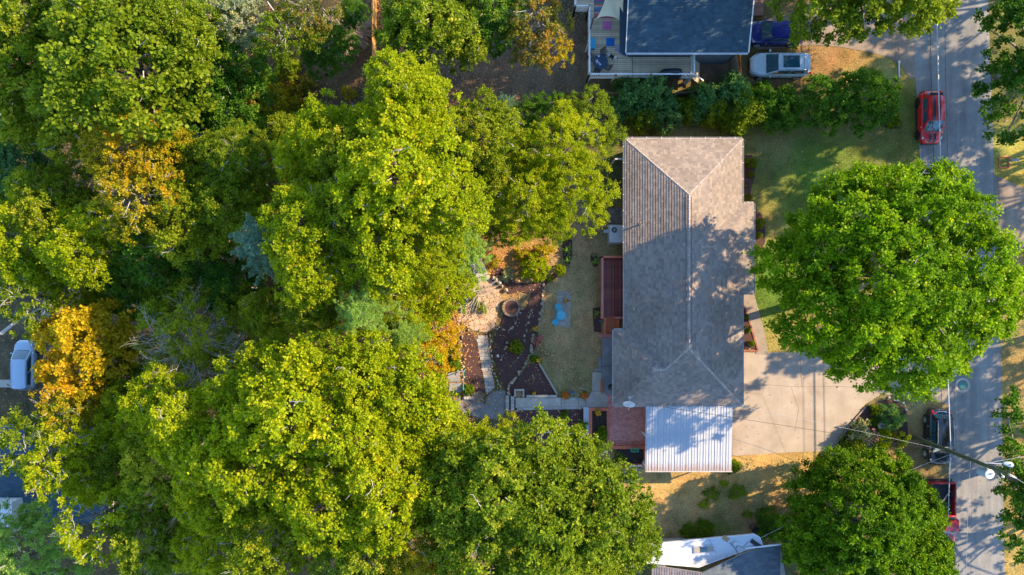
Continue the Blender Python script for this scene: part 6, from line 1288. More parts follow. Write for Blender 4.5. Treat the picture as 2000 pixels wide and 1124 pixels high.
# ------------------------------------------------------------------ woods: x, y, radius px, height of crown middle, shape, leaves, label
WOODS = [
 # top left
 (60,45,100,13,'oak_a','green','large green tree crown filling the top left corner'),
 (70,165,95,13,'oak_b','olive','olive green tree on the left edge below the corner tree'),
 (215,20,90,13,'oak_b','green','green tree at the top edge with a bare fork showing between its clumps'),
 (245,135,130,14,'oak_b','green','broad mid green tree, widest crown of the top left woods'),
 (345,70,75,12,'oak_c','green','rounded green tree leaning toward the dark hollow at the top'),
 (150,235,75,12,'oak_c','olive','tree with pale limbs showing, under the broad top left crown'),
 (260,290,82,12.5,'oak_d','amber','yellowing tree with golden lower leaves in the upper left woods'),
 (60,310,78,10,'oak_c','teal','bluish dark green tree on the left edge above the yellow-green ones'),
 (20,390,60,10,'oak_a','green','green tree cut by the left edge beside the bluish tree'),
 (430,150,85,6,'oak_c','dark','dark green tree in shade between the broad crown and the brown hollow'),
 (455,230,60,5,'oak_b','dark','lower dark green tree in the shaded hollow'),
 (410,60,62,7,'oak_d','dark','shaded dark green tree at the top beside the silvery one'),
 (470,40,62,9,'loose_b','silver','silvery tree with pale branches and small yellow leaves at the top edge'),
 (560,70,58,7,'loose_b','green','loose green tree with a grey limb left of the brown brush'),
 (640,95,48,4,'oak_d','dark','small dark green tree left of the brown twiggy brush'),
 (600,15,55,7,'loose_a','rust','twiggy half bare tree at the top edge with rusty leaves'),
 (690,28,26,5,'oak_c','dark','small dark green crown beside the top of the tall fence'),
 (845,35,85,8,'oak_a','green','green tree at the top edge right of the tall fence'),
 (905,75,48,7,'oak_c','green','green lobe tree hanging over the brown yard'),
 (815,60,50,7.5,'oak_b','dark','darker green tree close to the tall fence top'),
 (1035,45,75,7,'loose_b','rust','sparse tree with orange tinged leaves left of the grey deck'),
 (1080,95,40,6,'loose_b','amber','small sparse tree with yellow leaves nearest the grey deck'),
 (950,20,70,7,'oak_d','dark','dark tree at the top edge between the green and the sparse crowns'),
 # centre band
 (788,178,64,13.5,'oak_a','lemon','yellow-green tree top rising beside the lower end of the tall fence'),
 (820,215,72,13,'oak_c','lemon','bright yellow-green crown just above the middle woods'),
 (742,250,56,12,'oak_d','lemon','yellow-green crown left of its brighter neighbour near the fence end'),
 (640,265,62,12,'oak_b','lemon','leafy yellow-green tree at the lower edge of the brown hollow'),
 (590,300,48,11,'oak_c','lemon','small yellow-green tree at the left tip of the centre woods'),
 (780,330,105,14,'oak_a','lemon','broad sunlit yellow-green crown in the centre of the woods'),
 (700,300,78,12,'oak_d','olive','olive tinted crown between two yellow-green trees'),
 (870,400,80,12.5,'oak_c','lemon','sunlit crown near the right side of the centre woods'),
 (640,370,72,10,'oak_b','olive','shaded olive tree behind the blue-green pine tips'),
 (940,265,68,9,'oak_d','olive','green rounded tree standing apart above the garden'),
 (965,340,48,8,'oak_c','olive','smaller green tree below the one standing apart'),
 (900,500,52,8,'feather','lime','light green soft tree edging the garden steps'),
 (860,560,60,8,'oak_d','lemon','yellow-green tree overhanging the stone steps from the left'),
 (1148,240,62,6,'feather','green','feathery dark green tree beside the upper left house corner'),
 (1060,235,50,4,'feather','dark','dark feathery shrub tree below the brown board fence'),
 (1095,295,76,8.5,'feather','lemon','bright yellow-green feathery tree left of the house'),
 (1108,375,76,8.5,'feather','lemon','largest bright feathery tree crown next to the west wall'),
 (1025,385,72,8,'fine_a','lemon','bright green tree between the feathery crowns and the woods'),
 (1040,320,52,6,'fine_a','green','green crown tucked behind the bright feathery trees'),
 (985,425,44,5,'fine_a','olive','green tree at the upper edge of the orange leaf slope'),
 (1075,425,40,4.5,'fine_a','olive','low green tree just above the round garden shrubs'),
 # left centre
 (470,320,70,8,'fine_a','green','smooth bright green tree in the hollow left of centre'),
 (520,365,52,5,'loose_b','amber','orange-yellow undergrowth tree right of the smooth green one'),
 (290,395,80,12,'loose_b','amber','yellowing tree with pale twigs in the left woods'),
 (370,425,78,10,'oak_c','olive','olive tree in the left woods beside the dark gap'),
 (450,405,62,8,'oak_b','olive','mottled olive tree above the blue-green pine'),
 (110,405,80,12,'oak_d','olive','dense olive crown in the left woods'),
 (60,470,82,12,'oak_b','lemon','yellow-green tree at the left edge over the pale branches'),
 (170,480,78,12,'oak_c','lemon','yellow-green crown above the long fallen looking branch'),
 (60,580,70,12,'loose_a','green','open green tree with long pale limbs over the grey drive'),
 (290,490,62,8,'oak_d','dark','dark green tree beside the black gap in the woods'),
 (390,500,52,6,'oak_c','dark','deep shaded tree left of the blue-green pine'),
 (250,565,52,6,'oak_d','dark','dark tree just above the orange crown'),
 (600,440,72,13.5,'oak_b','lemon','leafy yellow-green crown overlapping the blue-green pine'),
 (610,525,72,13,'oak_c','lemon','yellow-green crown left of the pale green pine'),
 (690,420,80,13,'oak_d','olive','mottled crown above the pale green pine'),
 (745,480,78,13,'oak_b','lemon','crown with yellow flecks right above the pale green pine'),
 (830,480,66,11,'fine_a','lemon','fine leaved sunlit crown left of the garden steps'),
 (620,600,52,11,'oak_a','olive','green crown under the left side of the pale green pine'),
 (790,590,72,9,'fine_a','lemon','fine leaved crown between the pale pine and the stone terrace'),
 (850,640,44,4,'loose_b','gold','golden leaved small tree at the edge of the mulch beds'),
 (845,700,40,4,'loose_b','gold','golden orange small tree nearest the lower concrete pads'),
 # lower band
 (565,700,50,8,'oak_d','olive','green tree between the bare tree and the pale pine'),
 (505,775,78,12,'oak_b','lemon','yellow-green crown right below the half bare tree'),
 (315,800,66,11,'oak_a','lemon','yellow-green crown right of the orange tree'),
 (400,860,90,13,'oak_c','lemon','large yellow-green crown in the lower woods below the bare tree'),
 (590,790,110,14,'oak_a','lemon','largest sunlit crown of the lower woods'),
 (700,740,88,13,'oak_d','lemon','dense sunlit crown under the pale green pine'),
 (790,770,82,12,'oak_b','lemon','sunlit crown near the lower concrete pads'),
 (840,850,72,11,'oak_c','lemon','sunlit crown along the lower edge of the asphalt apron'),
 (700,860,92,13.5,'oak_c','lemon','crown with small grey twigs in the lower woods'),
 (500,900,100,13,'oak_b','lemon','yellow-green crown with a bare limb at its left side'),
 (330,900,82,11,'oak_d','olive','olive crown with golden tips right of the dark blue roof'),
 (140,800,66,11,'loose_b','amber','open tree with golden leaves over the end of the dark blue roof'),
 (235,915,55,8,'oak_c','green','low green tree standing off the white edge of the dark blue roof'),
 (120,900,70,13,'loose_b','lemon','open yellow-green crown over the middle of the dark blue roof'),
 (80,870,80,12.5,'loose_b','green','open green crown spread over the dark blue roof'),
 (190,1010,80,12,'loose_a','lemon','sparse twiggy yellow-green tree at the lower left'),
 (60,1080,85,9,'fine_a','lime','smooth light green tree in the bottom left corner'),
 (300,1040,80,10,'oak_d','green','green tree at the bottom edge right of the sparse tree'),
 (420,1075,72,10,'fine_a','lemon','smooth yellow tree at the bottom edge'),
 (420,980,70,11,'oak_c','lemon','yellow-green crown just above the smooth yellow tree'),
 (540,1040,92,11,'oak_d','olive','olive crown at the bottom edge left of the middle'),
 (650,980,88,13,'oak_b','lemon','sunlit crown with dark hollows around it near the bottom'),
 (760,960,92,12.5,'oak_a','lemon','yellow crown with orange flecks in the lower woods'),
 (830,1050,82,11,'fine_a','amber','smooth golden green crown at the bottom edge'),
 (710,1080,80,11,'oak_d','green','green crown at the bottom edge left of the golden one'),
 (900,880,66,10,'oak_d','lemon','bright crown below the asphalt apron'),
 (985,880,52,6,'feather','lemon','low feathery crown reaching over the asphalt apron'),
 # bottom middle
 (960,960,100,13.5,'oak_a','green','large green crown below the lower mulch bed'),
 (1060,920,88,13,'oak_c','green','green crown covering the foot of the lower mulch bed'),
 (1130,930,78,12.5,'oak_d','green','green crown next to the soil planter'),
 (1160,1010,92,13,'oak_b','green','green crown bulging toward the dry lawn'),
 (1225,1060,62,11,'oak_c','green','rightmost green crown of the woods over the white roof'),
 (1050,1030,100,14,'oak_b','green','highest green crown at the bottom middle with rusty patches'),
 (940,1070,95,13,'oak_a','green','green crown at the bottom edge right of the golden one'),
 (1110,1100,85,12.5,'oak_d','green','green crown at the bottom edge beside the white roof tree'),
]
WOODS += [(330,235,60,8,'oak_c','dark','shaded green tree between the broad top left crown and the brown hollow'),(415,325,58,7,'oak_b','olive','olive tree left of the smooth bright green one'),
 (330,330,60,9,'oak_d','green','green tree right of the yellowing golden crown'),(215,560,50,6,'oak_c','olive','olive tree over the forked twig above the orange crown'),(330,560,58,5,'oak_b','green','green tree filling the gap above the half bare tree'),
 (250,740,56,6,'oak_c','olive','olive tree between the orange crown and the half bare tree'),(495,180,46,4,'loose_b','amber','low golden green tree in the brown hollow'),(560,270,44,5,'oak_c','olive','low olive tree at the lower rim of the brown hollow'),
 (455,560,52,5,'oak_b','dark','dark tree below the blue-green pine'),(520,620,46,6,'oak_c','olive','olive tree right of the half bare tree'),(150,560,56,8,'loose_b','lemon','open yellow-green crown above the orange tree'),(20,260,40,7,'oak_c','green','green crown at the left edge beside the far street'),
 (250,830,60,9,'oak_b','lemon','yellow-green crown just right of the dark blue roof edge'),(180,930,52,9,'oak_c','olive','olive crown over the lower corner of the dark blue roof'),(640,330,56,10,'oak_c','lemon','yellow-green crown left of the olive one in the centre woods'),(990,300,40,6,'fine_a','green','small green crown between the standing apart tree and the feathery trees')]
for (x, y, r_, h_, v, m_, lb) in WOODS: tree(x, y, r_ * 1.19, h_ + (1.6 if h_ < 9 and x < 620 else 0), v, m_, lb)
tree(515, 480, 92, 12.5, 'pine', 'blue', 'blue-green pine in the middle of the woods beside a black gap', 'pine_tree')
tree(705, 610, 90, 13.5, 'pine_b', 'lime', 'pale green pine standing out among the yellow-green crowns', 'pine_tree')
tree(790, 655, 62, 11, 'pine_b', 'lime', 'second light green pine right of the paler one', 'pine_tree')
tree(905, 470, 55, 9, 'pine_b', 'lime', 'light green pine bough tree above the garden steps', 'pine_tree')
tree(868, 235, 40, 5, 'pine', 'blue', 'small blue-green pine between the yellow-green crowns and the brown yard', 'pine_tree')
tree(990, 205, 34, 3.5, 'pine', 'blue', 'small blue-green pine at the lower edge of the brown yard', 'pine_tree')
own_tree(152, 680, 0, [(160,650,48,-0.5,4),(120,660,34,-1.1,3),(205,630,36,-0.9,3),(205,700,44,-1.1,3.6),(150,730,44,-1.3,3.4),(110,720,30,-1.5,2.6),(200,770,28,-1.9,2.4),(235,660,26,-1.3,2.4),(165,790,24,-1.9,2.2),(100,640,22,-1.5,2.0)], 'gold', 'bright orange-yellow tree above the pale blue minivan', 51, r0=.25, nl=12, bare=4, cr=.55, dens=3.4, sprays=12, lps=7, leaf=.20, patch=.14)
# half bare tree: olive fringe with a radiating grey skeleton
bt = own_tree(395, 650, -4, [(390,640,80,1.9,3.2),(320,640,56,1.6,2.6),(450,610,62,1.6,2.6),(470,680,48,1.6,2.4),(330,710,46,1.4,2.4),(400,720,50,1.4,2.4),(370,590,46,1.4,2.4)], 'olive', 'half bare tree with a web of pale grey branches over olive needles', 52, r0=.2, nl=6, bare=0, cr=.6, dens=3.2, sprays=12, lps=9, leaf=.14, ratio=.30, frizz=.5)
r = random.Random(6); bm_ = MB(); zc = 4.0; cc = W(372, 672, zc)
def grow(p, d, L1, rad, dep):
    n = 4; q = p
    for i in range(n):
        d = (d + Vector((r.uniform(-.22, .22), r.uniform(-.22, .22), r.uniform(-.10, .12)))).normalized(); q2 = q + d * (L1 / n); bm_.cyl(q, q2, rad * (1 - i / n * .4), rad * (1 - (i + 1) / n * .4), 4, caps=False)
        if dep > 0 and r.random() < .9:
            s_ = 1 if r.random() < .5 else -1; a = s_ * r.uniform(.4, .9); e = Vector((d.x * math.cos(a) - d.y * math.sin(a), d.x * math.sin(a) + d.y * math.cos(a), d.z + r.uniform(-.1, .2))); grow(q2, e, L1 * .6, rad * .55, dep - 1)
        q = q2
for k in range(17):
    a = -0.3 + 2 * PI * k / 17 + r.uniform(-.15, .15); L1 = r.uniform(1.6, 3.9) * (1.25 if abs(a) < 1.2 or a > 5 else .8); grow(cc, Vector((math.cos(a), math.sin(a), .10)), L1 * .85, .030, 3)
bm_.cyl((cc.x + .4, cc.y, -11), (cc.x, cc.y, zc), .18, .08, 8); part('bare_branch', bm_, TWIG, bt)
# long pale limbs that show among the leaves
def limb(label, pts, hts, r0=.09):
    P_ = [W(x, y, h_) for (x, y), h_ in zip(pts, hts)]; o = P_[0]; m = MB(); m.tube([p - o for p in P_], lambda u: r0 * (1 - .7 * u), 7); rr = random.Random(int(pts[0][0]))
    for p, q in zip(P_[:-1], P_[1:]):
        d = (q - p).normalized(); a = rr.choice((-1, 1)) * rr.uniform(.4, .8); e = Vector((d.x * math.cos(a) - d.y * math.sin(a), d.x * math.sin(a) + d.y * math.cos(a), .1)); m.cyl(q - o, q - o + e * rr.uniform(.5, 1.1), r0 * .4, .012, 5)
    one('tree_limb', m, TWIG, label, 'branch', o)
limb('long pale limb pointing at the orange tree from the left edge', [(2,652),(40,622),(80,602),(112,585)], [-.6,-.3,0,.1], .14)
limb('forked pale twig with orange leaves above the orange tree', [(205,548),(232,538),(258,528),(282,520)], [-.2,0,.2,.3], .07)
limb('bare grey fork in the lower woods beside a dark hollow', [(372,1035),(400,1005),(425,990),(452,985)], [-.5,0,.2,.2], .08)
limb('broken pale limb among the top left leaves', [(118,124),(140,114),(152,104),(154,90)], [1.5,1.8,2,2], .12)
limb('thin grey branch over the top edge beside the silvery tree', [(500,2),(478,6),(455,12)], [.8,1.0,1.0], .08)
limb('grey drooping branch at the top edge over the loose tree', [(522,4),(535,22),(556,38),(560,56)], [.3,.4,.5,.4], .06)

# ------------------------------------------------------------------ shrubs and garden plants
def svar(key, seed, domes, **kw):
    me, CP = crown_mesh('foliage_' + key, seed, domes, **kw); me.materials.append(LEAF['green']); r_ = random.Random(seed); m = MB()
    for k in r_.sample(range(len(CP)), min(7, len(CP))): m.cyl((0, 0, -.05), tuple(CP[k]), .025, .01, 5)
    VAR[key] = (me, m.mesh('stem_' + key, BARK))
svar('ball', 61, [(0,0,.15,.86,1.1)], cr=.20, dens=3.4, sprays=10, lps=6, leaf=.085, droop=.1, frizz=.6)
svar('mound', 62, [(0,0,0,.7,.8),(.4,.3,0,.45,.6),(-.35,.35,0,.45,.55),(.1,-.45,0,.45,.55),(-.3,-.3,0,.4,.5)], cr=.22, dens=3, sprays=10, lps=6, leaf=.10)
svar('wild', 63, [(0,0,0,.5,.9),(.45,.1,0,.38,.7),(-.4,.35,0,.36,.6),(.1,-.5,0,.4,.7),(-.4,-.35,0,.3,.5)], cr=.28, dens=1.8, sprays=8, lps=7, leaf=.12, frizz=.9)
svar('needle', 64, [(0,0,.05,.7,.8),(.4,.2,0,.42,.6),(-.3,.4,0,.45,.6),(-.1,-.45,0,.45,.6),(.4,-.4,0,.3,.5)], cr=.20, dens=3.4, sprays=13, lps=8, leaf=.07, ratio=.22)
svar('hedge', 65, [(0,0,.2,.6,1.1),(.5,.1,0,.45,.9),(-.45,.25,0,.45,.85),(.15,-.5,0,.42,.9),(-.35,-.4,0,.42,.8),(.35,.5,0,.4,.8)], cr=.2, dens=3.0, sprays=10, lps=8, leaf=.075, frizz=.9, droop=.15, ratio=.32)
def grass_clump(name, seed, n=70, h=.45, rad=.35):
    r_ = np.random.RandomState(seed); a = r_.uniform(0, 6.28, n); d = np.stack([np.cos(a) * r_.uniform(.2, 1, n), np.sin(a) * r_.uniform(.2, 1, n), r_.uniform(.5, 1.2, n)], 1); P = r_.normal(0, .05, (n, 3)); P[:, 2] = 0
    V, F = leaf_geo(P, unit(d), unit(r_.normal(0, 1, (n, 3))), h * r_.uniform(.6, 1.2, n), .06); return fast_mesh(name, V, F, [LEAF['lemon']], tint=np.clip(r_.normal(.5, .2, n), .02, .98))
VAR['tuft'] = (grass_clump('tuft', 66), None)
def shrub(px, py, rpx, hm, var, mat, label, name='shrub', cat='shrub', group=None, z0=None):
    g = G(px, py); z0 = g.z if z0 is None else z0; p = W(px, py, z0 + hm * .55); s = rpx * (1 - (z0 + hm * .5) / H) / 25; t = thing(name, label, cat, (p.x, p.y, z0), group=group)
    me, sm_ = VAR[var][0], VAR[var][1]; rz = random.uniform(0, 6.28)
    c = link('foliage', me, t, (0, 0, 0), rz, local=True); c.scale = (s, s, hm / 1.1 if var != 'tuft' else s); obj_mat(c, LEAF[mat])
    if sm_: o = link('stem', sm_, t, (0, 0, 0), rz, local=True); o.scale = c.scale
    return t
random.seed(9)
HEDGE = [(1232,195,34,2.4,'teal','bluish green shrub below the grey deck, left end of the hedge'),(1268,188,36,2.6,'teal','bluish green shrub overlapping the deck railing'),(1300,222,28,2.0,'teal','bluish green shrub on the lawn side of the hedge, under the deck railing'),(1258,225,28,1.8,'green','small green shrub at the lower left of the hedge'),
 (1340,215,22,1.6,'green','small bright green shrub in the middle of the hedge gap'),(1375,200,30,2.0,'teal','grey-green shrub left of the dense hedge'),(1392,215,26,1.8,'olive','yellow-green shrub inside the hedge'),(1430,190,34,2.2,'teal','hedge shrub below the wooden gate'),(1450,215,36,2.2,'green','bright green hedge shrub below the silver car front'),
 (1490,200,30,2.0,'dark','dark hedge shrub below the silver car'),(1525,215,34,1.9,'dark','low dark shrub left of the big dark bushes'),(1412,228,20,1.4,'green','little green shrub at the foot of the hedge'),(1215,165,16,1.6,'teal','shrub tip poking past the corner of the grey deck')]
for (x, y, r_, h_, m_, lb) in HEDGE: shrub(x, y, r_ * 1.35, h_ * 1.15, 'hedge', m_, lb, 'hedge_shrub')
own_tree(1600, 200, 1.5, [(1605,185,36,1.4,2.6),(1590,215,28,1.2,2.0),(1635,205,34,1.4,2.5),(1620,235,24,1.0,1.8)], 'dark', 'dark green bush below the rear of the silver car', 71, 'large_shrub', r0=.1, nl=8, bare=0, cat='shrub', cr=.36, dens=3, sprays=11, lps=8, leaf=.12, frizz=.6)
own_tree(1690, 190, 1.5, [(1690,175,38,1.5,2.8),(1720,200,34,1.4,2.4),(1665,170,28,1.4,2.2),(1690,225,30,1.2,2.0),(1735,175,20,1.2,1.8)], 'dark', 'darkest large bush near the corner of the lawn and the road', 72, 'large_shrub', r0=.1, nl=8, bare=0, cat='shrub', cr=.36, dens=3, sprays=11, lps=8, leaf=.12, frizz=.6)
SH = [(1748,236,16,.9,'mound','green','small shrub in a mulch patch at the hedge end near the road'),
 (1468,320,10.5,.9,'ball','green','round clipped shrub at the upper front bed'),(1457,316,8,.8,'ball','green','clipped shrub touching the wall at the upper front bed'),(1466,341,7,.6,'ball','green','smallest clipped shrub of the upper front bed'),(1460,388,9,.8,'ball','green','clipped shrub at the lower end of the upper front bed'),(1455,362,6,.5,'wild','rust','thin brownish plant between the clipped shrubs by the front wall'),
 (1482,437,11,.9,'ball','green','largest clipped shrub in the curved front bed'),(1483,460,6.5,.5,'ball','green','tiny clipped shrub in the middle of the curved front bed'),(1478,487,8.5,.7,'ball','green','clipped shrub at the lower end of the curved front bed'),(1474,458,4,.4,'wild','green','little plant against the wall in the curved front bed'),
 (1456,619,6,.6,'ball','green','top shrub in the three cornered bed by the front walk'),(1459,645,7.5,.7,'ball','green','middle shrub in the three cornered bed by the front walk'),(1468,671,7,.6,'ball','olive','yellowish shrub in the three cornered bed by the front walk'),
 (1744,817,30,1.5,'needle','teal','rounded blue-green juniper in the driveway bed'),(1685,850,30,1.5,'wild','silver','rose bush with pale pink blooms in the driveway bed'),(1672,868,26,1.1,'hedge','green','dark green low shrub at the corner of the driveway bed'),(1725,858,23,1.2,'mound','lemon','bright yellow-green shrub in the middle of the driveway bed'),(1763,858,19,1.1,'wild','lemon','yellow-green shrub at the foot of the utility pole'),(1712,803,13,.8,'mound','green','small green shrub at the top of the driveway bed'),(1710,826,11,.7,'mound','green','small shrub left of the lantern in the driveway bed'),(1776,905,12,.5,'wild','olive','weedy tuft below the utility pole'),
 (1506,1028,30,2.2,'hedge','dark','dark bush at the corner of the white roof house'),(1432,912,16,.7,'mound','green','low green shrub at the lower right corner of the carport'),(1375,1035,22,.5,'mound','green','patch of green weeds along the white roof'),(1345,1040,18,.5,'mound','green','green weeds at the left along the white roof'),
 (1390,965,18,.35,'wild','green','weedy patch left of the dry hollow'),(1440,962,20,.35,'wild','green','weedy patch at the top of the dry hollow'),(1375,985,12,.3,'wild','lemon','yellowish weeds beside the rusty posts'),(1460,1005,12,.3,'wild','green','weeds at the right side of the dry hollow'),(1415,945,10,.3,'wild','lemon','small weeds near the pole shadow in the dry lawn'),
 (1046,523,29,1.3,'ball','lemon','large rounded yellow-green shrub in the upper mulch bed'),(1094,528,12.5,.9,'ball','lemon','small round yellow shrub at the end of the upper mulch bed'),(990,537,17,.7,'wild','silver','bluish leafy plant left of the rounded yellow-green shrub'),(1060,495,26,.9,'wild','amber','yellowish plants above the rounded shrub'),(1022,500,22,.8,'wild','amber','straggly golden plants on the orange slope'),(965,510,16,.6,'wild','amber','golden weeds beside the stone steps'),(1075,545,10,.4,'wild','olive','small plants at the foot of the round yellow shrub'),
 (1009,678,15,.9,'ball','olive','heart shaped olive green shrub in the middle of the mulch beds'),(1107,468,7,.4,'wild','green','top plant in the narrow lawn-side bed'),(1108,488,10,.5,'wild','lime','middle plant in the narrow lawn-side bed'),(1109,507,10,.5,'wild','lime','lowest plant in the narrow lawn-side bed'),
 (886,712,17,1.0,'mound','green','green shrub behind the turquoise frame'),(914,762,13,.8,'mound','green','bright green shrub in the block edged square'),
 (1103,810,9,.5,'mound','green','small green plant in the lower mulch bed nearest the path'),(1086,841,8.5,.5,'ball','green','round plant at the foot of the lower mulch bed'),(1138,836,18,.8,'wild','green','wild green growth where the trees meet the lower mulch bed'),(1175,848,17,.8,'mound','green','green bush filling the end of the orange flower planter'),(1160,830,6,.3,'wild','green','small seedling in the orange flower planter'),(1212,893,13,.5,'mound','green','green plants at the left end of the turquoise bin planter'),(1239,898,6,.3,'wild','lime','single seedling below the turquoise bin'),
 (1161,499,6,.4,'wild','silver','upper pale plant in the round mulch patch by the deck'),(1164,511,8,.4,'wild','lime','lower yellow-green plant in the round mulch patch by the deck'),(1166,612,7,.4,'wild','lime','plant with pale leaves beside the deck stairs'),(1042,700,9,.4,'mound','green','small green plant beside the red and yellow flowers'),
 (1050,575,9,.5,'tuft','green','grassy plant at the top of the long stone row'),(1052,590,9,.5,'tuft','lemon','second grassy plant on the long stone row'),(1036,628,10,.4,'tuft','lemon','arching grass tuft at mid height of the long stone row'),(1032,645,10,.4,'tuft','green','arching grass tuft below the middle one by the stone row'),(1030,660,9,.4,'tuft','green','lowest grass tuft by the long stone row'),
 (962,668,9,.5,'tuft','lime','top grass tuft beside the block path'),(963,686,8,.5,'tuft','lemon','second grass tuft beside the block path'),(967,722,10,.5,'tuft','lemon','third grass tuft beside the block path'),(971,738,11,.5,'tuft','lime','fourth grass tuft beside the block path'),(976,752,11,.5,'tuft','lemon','lowest grass tuft beside the block path'),
 (940,600,16,.6,'wild','olive','straggling bush on the stone terrace edge'),(925,580,14,.9,'wild','olive','twiggy bush at the upper left of the stone terrace')]
for (x, y, r_, h_, v, m_, lb) in SH: shrub(x, y, r_, h_, v, m_, lb)
# brown brush pile at the top and bare sticks on the terrace
def brush(label, px, py, n, L1, a0, a1, h, m=None, z=0):
    p = W(px, py, float(terr(W(px, py).x)) + z); r_ = random.Random(int(px)); mb = MB()
    for _ in range(n):
        a = r_.uniform(a0, a1); l = L1 * r_.uniform(.5, 1.1); e = Vector((math.cos(a) * l, math.sin(a) * l, r_.uniform(0, h))); mid = e * .5 + Vector((r_.uniform(-.15, .15), r_.uniform(-.15, .15), r_.uniform(0, h) * .5)); mb.tube([Vector((r_.uniform(-.3, .3), r_.uniform(-.3, .3), 0)), mid, e], .014, 4)
    one('brush_pile', mb, m or M('dry_twig', (.34,.25,.17), (.46,.36,.26), 4, .9, rvar=.1), label, 'brush', p)
brush('fan of dry brown twigs beside the tall fence', 672, 60, 240, 2.3, -1.5, .3, 1.2, z=.8)
brush('second heap of dry brown twigs at the top edge left of the fence', 640, 25, 160, 2.0, -2.2, 0, 1.2, z=1.2)
brush('bare twigs sprawling over the stone terrace', 935, 570, 46, 1.9, 0, 6.28, .7, TWIG, .6)
brush('small pile of brown leaves and sticks by the block edged square', 932, 776, 120, .5, 0, 6.28, .25)

# mulch beds
def bed(label, pts, h=.06, m=MULCH, cut=None):
    P_ = gx2(pts); c = (sum(p[0] for p in P_) / len(P_), sum(p[1] for p in P_) / len(P_)); o = struct('mulch_bed', MB().prism(P_, -.3, h, lambda x, y: float(terr(x))), m); return P_
BEDS = [bed('', [(902,657),(915,650),(925,655),(932,676),(934,691),(947,768),(925,774),(910,760),(908,725),(902,693)], .08),
 bed('', [(968,655),(978,640),(985,610),(1012,612),(1030,600),(1040,570),(1060,560),(1058,600),(1052,640),(1046,680),(1026,706),(1007,745),(993,765),(988,760),(976,742),(970,710),(961,690)], .10),
 bed('', [(1032,712),(1050,708),(1086,768),(1086,773),(1004,773),(994,762),(1008,745)], .09),
 bed('', [(958,535),(975,520),(1000,548),(1030,556),(1075,540),(1100,520),(1085,545),(1060,560),(1040,575),(1015,570),(995,575)], .08),
 bed('', [(1103,455),(1117,452),(1118,500),(1112,522),(1100,510),(1098,480)], .05),
 bed('', [(998,803),(1140,797),(1140,880),(1050,890),(1010,860)], .05),
 bed('', [(1452,304),(1466,303),(1476,318),(1474,345),(1466,372),(1467,395),(1452,395)], .05),
 bed('', [(1470,408),(1484,416),(1495,437),(1494,472),(1484,496),(1472,508)], .05),
 bed('', [(1447,600),(1454.5,600),(1479,682),(1447,682)], .07),
 bed('', [(1620,881),(1626,872),(1667,821),(1689,796),(1731,780),(1751,785),(1770,801),(1773,855),(1702,884)], .07),
 bed('', [(1154,495),(1166,495),(1168,520),(1160,522),(1153,510)], .04), bed('', [(1157,602),(1172,600),(1174,650),(1160,648)], .04), bed('', [(1712,238),(1730,230),(1762,236),(1760,252),(1728,250)], .03)]
# stones in rows
ICO = None
def stone_mesh(seed):
    bm = bmesh.new(); bmesh.ops.create_icosphere(bm, subdivisions=1, radius=.5); r_ = random.Random(seed)
    for v in bm.verts: v.co *= r_.uniform(.75, 1.15)
    me = bpy.data.meshes.new('stone'); bm.to_mesh(me); bm.free(); me.materials.append(STONE); return me
STM = [stone_mesh(s) for s in range(6)]; STW = []
for m_ in STM[:3]:
    c = m_.copy(); c.materials[0] = WHITESTONE; STW.append(c)
NST = 0
def stone_row(label, pts, step=.22, size=(.18, .30), h=.2, meshes=None, name='stone_border', z=0.0, wall=False):
    P_ = [G(x, y) for x, y in pts]; t = thing(name, label, 'stone edging', P_[0]); r_ = random.Random(int(pts[0][0] * 3)); ms = meshes or STM
    for a, b_ in zip(P_[:-1], P_[1:]):
        d = b_ - a; n = max(1, int(d.length / (step * .72)))
        for i in range(n):
            p = a + d * ((i + r_.uniform(.2, .8)) / n) + Vector((r_.uniform(-.09, .09), r_.uniform(-.09, .09), 0)); s = r_.uniform(*size) * r_.choice((.55, .8, 1, 1, 1.15))
            o = link('stone', r_.choice(ms), t, (p.x, p.y, p.z + h * .45), r_.uniform(0, 3)); o.scale = (s * r_.uniform(.9, 1.5), s, h * r_.uniform(.8, 1.3)); o.rotation_euler[2] = math.atan2(d.y, d.x) + r_.uniform(-.4, .4)
    return t
stone_row('long curving row of pale stones down the lawn side of the mulch beds', [(1062,555),(1060,590),(1056,620),(1046,645),(1038,670),(1034,690)], .24, (.18,.28), .25)
stone_row('row of stones curving from the flowers down to the path corner', [(1041,655),(1038,690),(1028,706),(1011,732),(994,751),(991,765),(999,773)], .24, (.18,.28), .25)
stone_row('wavy stone row around the small bed below the round planter', [(965,645),(975,640),(990,645),(1002,640),(1010,620),(1018,608),(1024,600)], .22, (.15,.24), .22)
stone_row('short loose stone row left of the heart shaped shrub', [(991,667),(988,680),(983,695),(977,708)], .3, (.15,.28), .2)
stone_row('stone row between the two dark mulch strips', [(1038,606),(1032,625),(1026,650),(1024,665),(1014,695),(1003,712)], .26, (.14,.22), .2)
stone_row('stone edging left of the long mulch bed by the golden trees', [(903,655),(899,680),(900,700),(903,720),(906,740)], .26, (.16,.26), .2)
stone_row('rounded stone edging along the right side of the block path', [(956,650),(957,670),(960,695),(963,720),(968,740),(980,758)], .24, (.14,.22), .18)
stone_row('big pale wall stones stepping down to the round planter', [(957,535),(966,545),(976,555),(985,564),(992,573)], .38, (.34,.46), .45)
stone_row('white broken stones at the left rim of the terrace', [(916,577),(911,588),(907,600),(902,612)], .26, (.26,.42), .35, STW)
stone_row('ring of leaf strewn stones at the lower left of the terrace', [(893,628),(895,640),(900,650),(912,645),(922,652)], .26, (.14,.22), .2)
stone_row('stone edging on the upper curve of the driveway bed', [(1731,778),(1745,778),(1757,784),(1767,794),(1770,801)], .24, (.16,.24), .18, STW)
